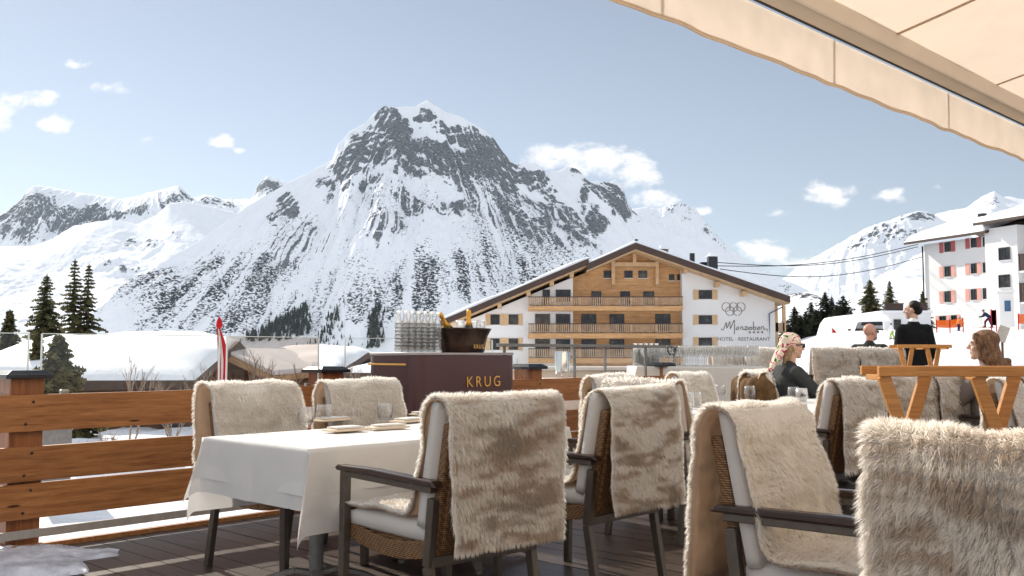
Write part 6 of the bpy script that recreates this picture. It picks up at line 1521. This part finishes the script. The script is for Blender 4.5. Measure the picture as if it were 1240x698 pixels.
# small flag and nets on the ski slope
q = at_Y(1007, 411, 70); zt = at_Y(1007, 395, 70).z; f2 = thing('slope_flag', 'small red flag with white edge on a white pole beyond the far fur row', 'flag', (q.x, 70, 0))
mb = MB(); mb.tube([(0, 0, q.z - 1.2), (0, 0, zt)], .06, 6); mb.build('pole', M_WHITEPAINT, f2)
mb = MB(); mb.add([(.06, 0, zt - .1), (.5, .1, zt - .55), (.55, .1, zt - 1.15), (.06, 0, zt - .85)], [(0, 1, 2, 3)]); o = mb.build('flag_cloth', M_FRED, f2); o.modifiers.new('t', 'SOLIDIFY').thickness = .01
M_NET = cloth_mat('orange_net', (0.85, 0.22, 0.03), .4)
def net(label, pxs, Y, ytop, ybot):
    t = thing('safety_net', label, 'safety net', (0, Y, 0), 0, 'orange nets on the ski slope'); P = [at_Y(x, (ytop[k]), Y) for k, x in enumerate(pxs)]
    for k, p in enumerate(P):
        zb = at_Y(pxs[k], ybot[k], Y).z; mb = MB(); mb.tube([(p.x, 0, zb - .3), (p.x, 0, p.z + .05)], .025, 6); mb.build('pole', M_FRED, t)
    mb = MB()
    for k in range(len(P) - 1):
        za, zb = at_Y(pxs[k], ybot[k], Y).z, at_Y(pxs[k + 1], ybot[k + 1], Y).z; n = 14; m = 6
        for i in range(n + 1):
            f = i / n; mb.bar((P[k].x + (P[k + 1].x - P[k].x) * f, 0, za + (zb - za) * f), (P[k].x + (P[k + 1].x - P[k].x) * f, 0, P[k].z + (P[k + 1].z - P[k].z) * f), .035, .02, (0, 1, 0))
        for j in range(m + 1):
            g = j / m; mb.bar((P[k].x, .012, za + (P[k].z - za) * g), (P[k + 1].x, .012, zb + (P[k + 1].z - zb) * g), .03, .018)
    mb.build('net', M_NET, t)
net('orange net left of the child skier below the white house', (1134, 1150, 1166), 50, (388.5, 388, 386), (396.5, 397, 396)); net('orange net at the right edge beside the kiosk', (1233, 1252), 44, (381, 380), (392, 392)); net('orange net right behind the bending skier', (1200, 1206), 43, (376, 376), (394, 394))
# sign board on a post
q = at_Y(1214, 425, 16); sg = thing('slope_sign', 'tilted pale sign board on a thin post at the right', 'sign', (q.x, 16, 0), -.3)
z1 = at_Y(1214, 414, 16).z; mb = MB(); mb.tube([(0, 0, gz_at(q.x, 16) - .2), (0, 0, z1 + .02)], .02, 8); mb.build('post', M_OLDWOOD, sg); mb = MB(); mb.box((0.0, -.03, z1 + .13), (.17, .02, .27), 0, 0, .35); mb.build('board', mat_plain('pale_board', (.66, .60, .52), .6), sg, False, .004)
# ------------------------------------------------------------------ people
def skin_tone(name, c): 
    t = NT(name); v = t.coord(); t.base(t.ramp(t.noise(v, 12, 4), [(.3, tuple(x * .88 for x in c)), (.7, c)]), .5, 0, .35); t.b.inputs['Subsurface Weight'].default_value = .08; t.b.inputs['Subsurface Radius'].default_value = (.02, .008, .004); return t.m
M_SKIN = skin_tone('skin', (0.62, 0.38, 0.28)); M_SKIN2 = skin_tone('ruddy_skin', (0.58, 0.30, 0.22))
def fabric(name, c, var=.15): return mat_plain(name, c, .9, 0, var, 14, .35, .15)
M_JACKET = fabric('charcoal_wool', (0.045, 0.048, 0.048)); M_SUIT = fabric('black_suit', (0.010, 0.010, 0.011)); M_SHIRT = fabric('white_shirt', (.78, .78, .78)); M_COAT = fabric('brown_coat', (0.13, 0.075, 0.035), .4)
M_TAUPE = fabric('taupe_knit', (0.20, 0.165, 0.145)); M_OLIVE = fabric('dark_olive_jacket', (0.035, 0.034, 0.028)); M_TROUSER = fabric('dark_trousers', (0.02, 0.02, 0.024))
def hair_mat(name, lo, hi):
    t = NT(name); v = t.coord((3, 3, 1)); f = t.noise(v, 22, 4, .6, .6); t.base(t.ramp(f, [(.3, lo), (.7, hi)]), .55, 0, .22); t.bump(f, .8, .01); return t.m
M_BLOND = hair_mat('light_brown_hair', (.17, .105, .05), (.45, .31, .17)); M_BROWN = hair_mat('brown_hair', (.045, .02, .01), (.30, .16, .08)); M_DARKHAIR = hair_mat('dark_hair', (.004, .003, .003), (.016, .012, .009)); M_BEARD = hair_mat('grey_stubble', (.25, .2, .16), (.4, .33, .28))
M_LENS = mat_plain('sunglass_black', (.006, .006, .006), .08)

def ico_pts(): pass
def capsule(mb, a, b, ra, rb, n=14, sq=1.0, up=None):
    """tapered capsule from a to b (squashed by sq along `up`)"""
    a, b = Vector(a), Vector(b); d = (b - a); L = d.length; d = d / L if L > 1e-6 else Vector((0, 0, 1))
    ref = Vector(up) if up is not None else (Vector((0, 1, 0)) if abs(d.y) < .9 else Vector((1, 0, 0))); x = d.cross(ref).normalized(); y = x.cross(d).normalized() * sq
    rows = []
    for k in range(5): t = -PI / 2 + PI / 2 * k / 4.0; rows.append((a + d * (ra * math.sin(t)), max(1e-4, ra * math.cos(t))))
    for k in range(5): t = PI / 2 * k / 4.0; rows.append((b + d * (rb * math.sin(t)), max(1e-4, rb * math.cos(t))))
    vs = []; fs = []
    for (c, r) in rows:
        for q in range(n): t = 2 * PI * q / n; vs.append(c + x * (r * math.cos(t)) + y * (r * math.sin(t)))
    for k in range(len(rows) - 1):
        for q in range(n): fs.append((k * n + q, k * n + (q + 1) % n, (k + 1) * n + (q + 1) % n, (k + 1) * n + q))
    fs.append(tuple(range(n - 1, -1, -1))); fs.append(tuple((len(rows) - 1) * n + q for q in range(n))); mb.add(vs, fs)
def ell(mb, c, r, n=16, R=None):
    vs = []; fs = []; m = n // 2 + 1
    for i in range(m + 1):
        p = PI * i / m
        for q in range(n):
            t = 2 * PI * q / n; v = Vector((r[0] * math.sin(p) * math.cos(t), r[1] * math.sin(p) * math.sin(t), r[2] * math.cos(p))); v = (R @ v) if R is not None else v; vs.append(Vector(c) + v)
    for i in range(m):
        for q in range(n): fs.append((i * n + q, (i + 1) * n + q, (i + 1) * n + (q + 1) % n, i * n + (q + 1) % n))
    mb.add(vs, fs)
def fuse(name, mb, mat, parent, voxel=.011, smooth_it=3):
    """melt overlapping closed shapes into one continuous skin"""
    me = bpy.data.meshes.new(name); me.from_pydata(mb.v, [], mb.f); o = link(name, me); bm = bmesh.new(); bm.from_mesh(me); bmesh.ops.recalc_face_normals(bm, faces=bm.faces); bm.to_mesh(me); bm.free()
    r = o.modifiers.new('r', 'REMESH'); r.mode = 'VOXEL'; r.voxel_size = voxel; s = o.modifiers.new('s', 'SMOOTH'); s.iterations = smooth_it; s.factor = .5
    new = bpy.data.meshes.new_from_object(o.evaluated_get(bpy.context.evaluated_depsgraph_get())); bpy.data.objects.remove(o); bpy.data.meshes.remove(me); new.name = name; new.materials.clear(); new.materials.append(mat)
    new.polygons.foreach_set('use_smooth', [True] * len(new.polygons)); return link(name, new, parent)
def head_shapes(mb, H, R, s=1.0):
    """head centred at H; local +y is the face, z up; s scales"""
    def P(x, y, z): return Vector(H) + R @ Vector((x * s, y * s, z * s))
    ell(mb, P(0, -.012, .03), (.074 * s, .095 * s, .088 * s), 20, R); ell(mb, P(0, .022, -.035), (.060 * s, .066 * s, .075 * s), 18, R)
    ell(mb, P(0, .058, -.092), (.030 * s, .028 * s, .024 * s), 12, R)                       # chin
    ell(mb, P(0, .082, -.002 + .022), (.058 * s, .014 * s, .014 * s), 12, R)                # brow
    capsule(mb, P(0, .088, .012), P(0, .108, -.026), .0085 * s, .013 * s, 10)               # nose
    ell(mb, P(-.010, .098, -.030), (.009 * s, .009 * s, .008 * s), 8, R); ell(mb, P(.010, .098, -.030), (.009 * s, .009 * s, .008 * s), 8, R)
    ell(mb, P(0, .084, -.056), (.024 * s, .010 * s, .0055 * s), 10, R); ell(mb, P(0, .082, -.067), (.021 * s, .010 * s, .0065 * s), 10, R)   # lips
    for e in (-1, 1):
        ell(mb, P(e * .042, .056, -.028), (.024 * s, .026 * s, .024 * s), 10, R)            # cheeks
        ell(mb, P(e * .075, -.008, -.008), (.010 * s, .020 * s, .033 * s), 10, R); ell(mb, P(e * .080, -.016, .002), (.008 * s, .016 * s, .022 * s), 10, R)
def eyes(parent, H, R, s=1.0):
    for e in (-1, 1):
        mb = MB(); ell(mb, Vector(H) + R @ Vector((e * .031 * s, .077 * s, .004 * s)), (.012 * s,) * 3, 12); q = mb.build('eye', M_SHIRT, parent, True)
        mb = MB(); ell(mb, Vector(H) + R @ Vector((e * .031 * s, .0865 * s, .004 * s)), (.006 * s, .004 * s, .006 * s), 10, R); mb.build('iris', M_DARKHAIR, q, True)
def hand_shapes(mb, w, d, side, up, curl=.5):
    """palm from wrist w along d, five separate bent fingers; side = towards the thumb, up = back of the hand"""
    w, d, side, up = Vector(w), Vector(d).normalized(), Vector(side).normalized(), Vector(up).normalized()
    pal = w + d * .045
    for k in (-.026, -.009, .009, .026): capsule(mb, w + side * k * .55 + d * .01, w + d * .088 + side * k, .014, .0115, 8)
    for k, (o, L) in enumerate(((.028, .072), (.010, .080), (-.009, .075), (-.026, .058))):
        p = w + d * .090 + side * o; dd = d
        for seg, f in enumerate((.45, .32, .23)):
            dd = (dd - up * (curl * (.35 + .35 * seg))).normalized(); q = p + dd * L * f; capsule(mb, p, q, .0088 - .0008 * seg, .0082 - .0008 * seg, 7); p = q
    p = w + d * .022 + side * .026; dd = (d * .6 + side * .8).normalized()
    for L in (.034, .028, .022): q = p + dd * L; capsule(mb, p, q, .0105, .0092, 8); p = q; dd = (dd + d * .35 - up * .3 * curl).normalized()
def figure(name_label, loc, rz, J, skin, clothes, head_rot=(0, 0, 0), s=1.0, voxel=.011, hs=1.0):
    """J: joint table in body space (x right, y forward, z up from the ground)."""
    t = thing('person', name_label, 'person', loc, rz, None); t.scale = (s, s, s)
    R = Euler(head_rot).to_matrix(); mb = MB(); V = {k: Vector(v) for k, v in J.items()}
    def limbs(m, g, which):
        for e in ('l', 'r'):
            if 'arm' in which:
                capsule(m, V['sh_' + e], V['el_' + e], .049 + g, .040 + g); capsule(m, V['el_' + e], V['wr_' + e], .040 + g, .028 + g * .9)
            if 'leg' in which:
                capsule(m, V['hip_' + e], V['kn_' + e], .082 + g, .057 + g); capsule(m, V['kn_' + e], V['an_' + e], .055 + g, .038 + g)
            if 'foot' in which: capsule(m, V['an_' + e] + Vector((0, -.03, -.035)), V['an_' + e] + Vector((0, .14, -.055)), .038 + g, .030 + g)
    def torso(m, g, lo=True):
        up = Vector((0, 1, 0)); mid = (V['pel'] + V['che']) / 2
        capsule(m, V['hip_l'], V['hip_r'], .098 + g, .098 + g, 16); capsule(m, V['pel'] + Vector((-.05, 0, 0)), V['che'] + Vector((-.055, 0, -.03)), .105 + g, .108 + g, 16); capsule(m, V['pel'] + Vector((.05, 0, 0)), V['che'] + Vector((.055, 0, -.03)), .105 + g, .108 + g, 16)
        capsule(m, V['sh_l'] + (V['che'] - V['sh_l']) * .22, V['sh_r'] + (V['che'] - V['sh_r']) * .22, .062 + g, .062 + g, 14); capsule(m, V['che'], V['neck'] + Vector((0, 0, -.05)), .095 + g, .056 + g, 16)
    torso(mb, 0); limbs(mb, 0, ('arm', 'leg', 'foot')); capsule(mb, V['neck'] + Vector((0, 0, -.05)), V['head'] + R @ Vector((0, -.015, -.06)), .055, .050); head_shapes(mb, V['head'], R, hs)
    for e in ('l', 'r'):
        if ('hand_' + e) in V: hand_shapes(mb, V['wr_' + e], V['hand_' + e], V['thumb_' + e], V['back_' + e], .55)
        else: 
            d = (V['wr_' + e] - V['el_' + e]).normalized(); sd = d.cross(Vector((0, 0, 1))); sd = sd if sd.length > .1 else Vector((0, 1, 0)); hand_shapes(mb, V['wr_' + e], d, Vector((0, 1, 0)) if abs(d.z) > .7 else (Vector((1 if e == 'l' else -1, 0, 0))), sd.normalized() if abs(d.z) > .7 else Vector((0, 0, 1)), .5)
    fuse('body', mb, skin, t, voxel * .62 if hs > .5 else voxel, 2); eyes(t, V['head'], R, hs)
    for (nm, mat, parts, g) in clothes:
        m = MB()
        if 'torso' in parts: torso(m, g)
        limbs(m, g, [p for p in parts if p in ('arm', 'leg', 'foot')])
        if 'collar' in parts: capsule(m, V['neck'] + Vector((0, -.005, -.06)), V['neck'] + Vector((0, -.005, -.005)), .070, .063)
        if 'skirt' in parts: capsule(m, V['pel'] + Vector((0, -.01, .05)), V['pel'] + Vector((0, -.015, -.22)), .165, .185, 18, .78)
        if 'lap' in parts:
            for e in ('l', 'r'): capsule(m, V['hip_' + e], V['kn_' + e] * .5 + V['hip_' + e] * .5, .12, .09)
        fuse(nm, m, mat, t, voxel, 4)
    return t, V, R
def seated(lean=0.05, arms=None, headz=1.20, facez=.0):
    J = dict(hip_l=(-.095, -.02, .53), hip_r=(.095, -.02, .53), kn_l=(-.12, .42, .52), kn_r=(.12, .42, .52), an_l=(-.12, .40, .09), an_r=(.12, .42, .09), pel=(0, -.03, .56), che=(0, -.05 + lean, .90), neck=(0, -.035 + lean, 1.05), head=(0, .0 + lean, headz),
             sh_l=(-.185, -.045 + lean, .965), sh_r=(.185, -.045 + lean, .965), el_l=(-.235, .10, .74), el_r=(.235, .10, .74), wr_l=(-.15, .34, .78), wr_r=(.15, .34, .78))
    J.update(arms or {}); return J
# --- woman in the headscarf, seated in profile facing right
wp = at_Y(951, 440, 8.9); WX, WY = wp.x + .05, 8.9
J = seated(.02, dict(el_l=(-.25, .10, .80), el_r=(.235, .14, .78), wr_l=(-.19, .36, .80), wr_r=(.16, .38, .80), hand_l=(.1, 1, -.1), thumb_l=(1, 0, .2), back_l=(0, .1, 1), hand_r=(-.1, 1, -.1), thumb_r=(-1, 0, .2), back_r=(0, .1, 1)), 1.215)
w, V, R = figure('woman in a patterned headscarf and sunglasses, seated in profile in a charcoal jacket', (WX, WY, 0), -PI / 2 + .12, J, M_SKIN, [('jacket', M_JACKET, ('torso', 'arm', 'collar'), .026), ('trousers', M_TROUSER, ('leg',), .016), ('shoes', M_TROUSER, ('foot',), .014)])
Hh = V['head']
def hp3(x, y, z): return Hh + R @ Vector((x, y, z))
def scarf_mat():
    t = NT('patterned_scarf'); v = t.coord((1, 1, 1)); n = t.noise(v, 10, 2, .5, 1.4)
    t.base(t.ramp(n, [(.0, (.05, .13, .03)), (.36, (.70, .60, .45)), (.50, (.80, .68, .60)), (.55, (.40, .03, .08)), (.64, (.75, .66, .55))], 'CONSTANT'), .75, 0, .2); return t.m
M_SCARF = scarf_mat()
mb = MB(); ell(mb, hp3(0, -.022, .050), (.085, .102, .082), 22); ell(mb, hp3(0, -.09, -.005), (.062, .050, .062), 16); capsule(mb, hp3(0, -.10, -.02), hp3(.0, -.20, -.17), .05, .026); capsule(mb, hp3(.03, -.10, -.03), hp3(.05, -.24, -.22), .035, .022); fuse('headscarf', mb, M_SCARF, w, .009, 3)
mb = MB(); capsule(mb, hp3(.058, -.045, -.03), hp3(.055, -.06, -.125), .026, .016); capsule(mb, hp3(-.058, -.045, -.03), hp3(-.055, -.06, -.125), .026, .016); capsule(mb, hp3(.035, -.07, -.06), hp3(.03, -.09, -.15), .026, .016); capsule(mb, hp3(.066, .01, .03), hp3(.066, -.02, -.03), .014, .014); fuse('hair', mb, M_BLOND, w, .009, 2)
mb = MB()
for e in (-1, 1): mb.box(hp3(e * .034, .094, .006), (.056, .012, .040), 0, .1); mb.bar(hp3(e * .064, .088, .014), hp3(e * .082, -.005, .010), .006, .013)
mb.bar(hp3(-.01, .098, .014), hp3(.01, .098, .014), .006, .006); mb.build('sunglasses', M_LENS, w, False, .004)
mb = MB(); ell(mb, hp3(.085, -.010, -.05), (.006, .006, .012), 8); mb.build('earring', M_GOLD, w, True)
# her chair, with the brown coat over its back
rzw = -PI / 2 + .12; c = put_chair('armchair the woman in the headscarf sits on, mostly hidden by her coat', 'fur under the woman in the headscarf', WX - .02, WY, rzw, T_far[1])
mb = MB()
fx = Vector((math.cos(rzw), math.sin(rzw), 0)); fy = Vector((-math.sin(rzw), math.cos(rzw), 0)); o_ = Vector((WX - .02, WY, 0))
def cl(x, y, z): return o_ + fx * x + fy * y + Vector((0, 0, z))
for (a, b, ra, rb) in (((-.2, -.33, .90), (.2, -.33, .90), .075, .075), ((-.22, -.40, .86), (-.24, -.44, .42), .08, .06), ((0, -.41, .88), (0, -.46, .38), .095, .07), ((.2, -.40, .86), (.24, -.43, .45), .085, .06), ((-.1, -.42, .84), (-.12, -.46, .35), .09, .06), ((.1, -.42, .84), (.12, -.46, .4), .09, .06), ((.25, -.30, .84), (.29, -.26, .52), .06, .05)): capsule(mb, cl(*a), cl(*b), ra, rb, 12)
tag(fuse('coat', mb, M_COAT, None, .016, 4), 'brown coat hung over the chair back behind the woman in the headscarf', 'coat')
# --- standing man in black, seen from behind, head turned left
mp = at_Y(1107, 420, 13.4); J = dict(hip_l=(-.09, 0, .93), hip_r=(.09, 0, .93), kn_l=(-.10, .02, .50), kn_r=(.10, .0, .50), an_l=(-.10, -.02, .09), an_r=(.10, -.03, .09), pel=(0, 0, .97), che=(0, .0, 1.32), neck=(0, 0, 1.49), head=(0, .025, 1.645),
         sh_l=(-.165, -.01, 1.385), sh_r=(.165, -.01, 1.385), el_l=(-.215, -.03, 1.13), el_r=(.215, -.03, 1.13), wr_l=(-.20, .09, .89), wr_r=(.20, .09, .89))
w, V, R = figure('man standing with his back turned, in a black suit with white collar', (mp.x, 13.4, 0), .0, J, M_SKIN, [('suit_jacket', M_SUIT, ('torso', 'arm', 'skirt'), .028), ('trousers', M_SUIT, ('leg',), .020), ('shoes', M_SUIT, ('foot',), .012), ('shirt_collar', M_SHIRT, ('collar',), .0)], (0, 0, .95), 1.07)
Hh = V['head']
mb = MB(); ell(mb, hp3(0, -.026, .050), (.081, .094, .079), 20); ell(mb, hp3(0, -.062, .0), (.070, .055, .070), 16); fuse('hair', mb, M_DARKHAIR, w, .009, 2)
put_chair('far chair the bald man sits on', 'fur on the chair of the bald man', at_Y(1056, 420, 12.9).x, 12.95, -.75, T_far[0], UPZ)
# --- seated bald man seen from behind
bp = at_Y(1056, 420, 12.9); w, V, R = figure('bald man in a dark olive jacket, seated beyond the far fur row', (bp.x, 12.95, UPZ), -.75, seated(.0, None, 1.205), M_SKIN2, [('jacket', M_OLIVE, ('torso', 'arm', 'collar'), .034), ('trousers', M_TROUSER, ('leg',), .016), ('shoes', M_TROUSER, ('foot',), .012)], (0, 0, -.35))
Hh = V['head']; mb = MB(); ell(mb, hp3(0, .050, -.072), (.058, .048, .045), 14); fuse('beard', mb, M_BEARD, w, .009, 2)
mb = MB()
for e in (-1, 1): mb.box(hp3(e * .034, .092, .006), (.05, .01, .036)); mb.bar(hp3(e * .062, .088, .012), hp3(e * .082, -.005, .010), .005, .01)
mb.build('sunglasses', M_LENS, w, False, .003)
# --- brown haired woman at right, looking left
gp = at_Y(1194, 440, 7.5); J = seated(.02, dict(el_l=(-.22, .14, .78), wr_l=(-.10, .36, .79), el_r=(.23, .14, .76), wr_r=(.10, .36, .80), hand_l=(.3, 1, 0), thumb_l=(1, 0, .2), back_l=(0, .1, 1), hand_r=(-.3, 1, 0), thumb_r=(-1, 0, .2), back_r=(0, .1, 1)), 1.21)
w, V, R = figure('woman with long brown hair and a taupe sweater, seated facing away to the left', (gp.x, 7.5, 0), .75, J, M_SKIN, [('sweater', M_TAUPE, ('torso', 'arm', 'collar'), .028), ('trousers', M_TROUSER, ('leg',), .016), ('shoes', M_TROUSER, ('foot',), .012)], (.08, 0, .30))
Hh = V['head']; mb = MB(); ell(mb, hp3(0, -.020, .048), (.090, .104, .083), 22)
for k in range(9):
    a = -1.5 + 3.0 * k / 8; x, y = .078 * math.sin(a), -.055 - .05 * math.cos(a); capsule(mb, hp3(x * .9, y + .03, .03), hp3(x * 1.05, y - .01, -.10), .034, .036); capsule(mb, hp3(x * 1.05, y - .01, -.10), hp3(x * 1.35 + .07, y - .09 - .03 * (k % 3), -.225 - .03 * (k % 2)), .040, .024)
for (y, z0, z1) in ((.0, .06, -.12), (.03, .06, -.10), (-.03, .05, -.16), (.05, .075, -.02)): capsule(mb, hp3(-.066, y, z0), hp3(-.078, y - .03, z1), .026, .024)
for q in range(14):
    a = -2.4 + .36 * q; ell(mb, hp3(.05 + .10 * math.cos(a), -.13 + .05 * math.sin(q * 2.1), -.17 + .06 * math.sin(a)), (.035, .035, .03), 10)
fuse('hair', mb, M_BROWN, w, .010, 2)
mb = MB(); m_ = Vector((gp.x, 7.7, 0)); 
put_chair('armchair the brown haired woman sits on', 'fur on the chair of the brown haired woman', gp.x, 7.5, .75, T_far[0])
# phone or cup in front of her face
# --- skiers on the slope
M_ORANGE = fabric('orange_jacket', (.75, .20, .05)); M_BLUEJ = fabric('dark_blue_jacket', (.02, .03, .07)); M_LIME = fabric('lime_trousers', (.30, .48, .10)); M_WHITEJ = fabric('white_jacket', (.75, .76, .78)); M_WINE = fabric('wine_trousers', (.10, .02, .05)); M_HELM = mat_plain('helmet', (.1, .1, .12), .3)
def skier(label, px, yfoot, ytop, Y, rz, jm, tm, bend=.25, stride=.2):
    f = at_Y(px, yfoot, Y); h = at_Y(px, ytop, Y).z - f.z; H = 1.72 - bend * .55; s = h / H
    J = dict(hip_l=(-.10, -.10 * bend * 2, .90 - bend * .2), hip_r=(.10, -.10 * bend * 2, .90 - bend * .2), kn_l=(-.13, .12 + stride * .5, .48), kn_r=(.13, .10 - stride, .48), an_l=(-.14, .02 + stride, .09), an_r=(.14, -.05 - stride, .09), pel=(0, -.2 * bend, .94 - bend * .2), che=(0, .35 * bend, 1.24 - bend * .35), neck=(0, .60 * bend, 1.40 - bend * .45), head=(0, .75 * bend, 1.55 - bend * .5),
             sh_l=(-.20, .5 * bend, 1.33 - bend * .42), sh_r=(.20, .5 * bend, 1.33 - bend * .42), el_l=(-.30, .18 + .4 * bend, 1.08 - bend * .4), el_r=(.30, .18 + .4 * bend, 1.08 - bend * .4), wr_l=(-.26, .42 + .4 * bend, 1.0 - bend * .3), wr_r=(.26, .42 + .4 * bend, 1.0 - bend * .3))
    t, V, R = figure(label, (f.x, Y, f.z), rz, J, M_SKIN, [('jacket', jm, ('torso', 'arm', 'collar'), .03), ('trousers', tm, ('leg',), .03), ('boots', M_CAP, ('foot',), .03)], (0, 0, 0), s, .02)
    mb = MB(); ell(mb, V['head'] + Vector((0, -.01, .04)), (.10, .115, .095), 16); mb.build('helmet', M_HELM, t, True)
    for e, x in (('l', -.14), ('r', .14)): mb = MB(); y0 = V['an_' + e].y; mb.bar((x, y0 - .65, .012), (x, y0 + .75, .012), .08, .02); mb.bar((x, y0 + .75, .012), (x, y0 + .9, .08), .08, .02); mb.build('ski', M_FRED, t)
    for e in ('l', 'r'): p = V['wr_' + e]; mb = MB(); mb.tube([p + Vector((0, .02, .06)), p + Vector((0, -.25, -p.z + .02))], .012, 6); mb.build('ski_pole', M_CAP, t)
    return t
skier('skier in a white jacket and lime green trousers left of the standing man', 1081, 411, 391, 36, 1.2, M_WHITEJ, M_LIME, .15, .12)
skier('child skier in an orange jacket in front of the white house', 1161, 401, 384, 40, -1.0, M_ORANGE, M_BLUEJ, .35, .1)
skier('skier bending forward in dark blue jacket and wine red trousers left of the kiosk', 1197, 397, 374.5, 40, 1.3, M_BLUEJ, M_WINE, .45, .25)
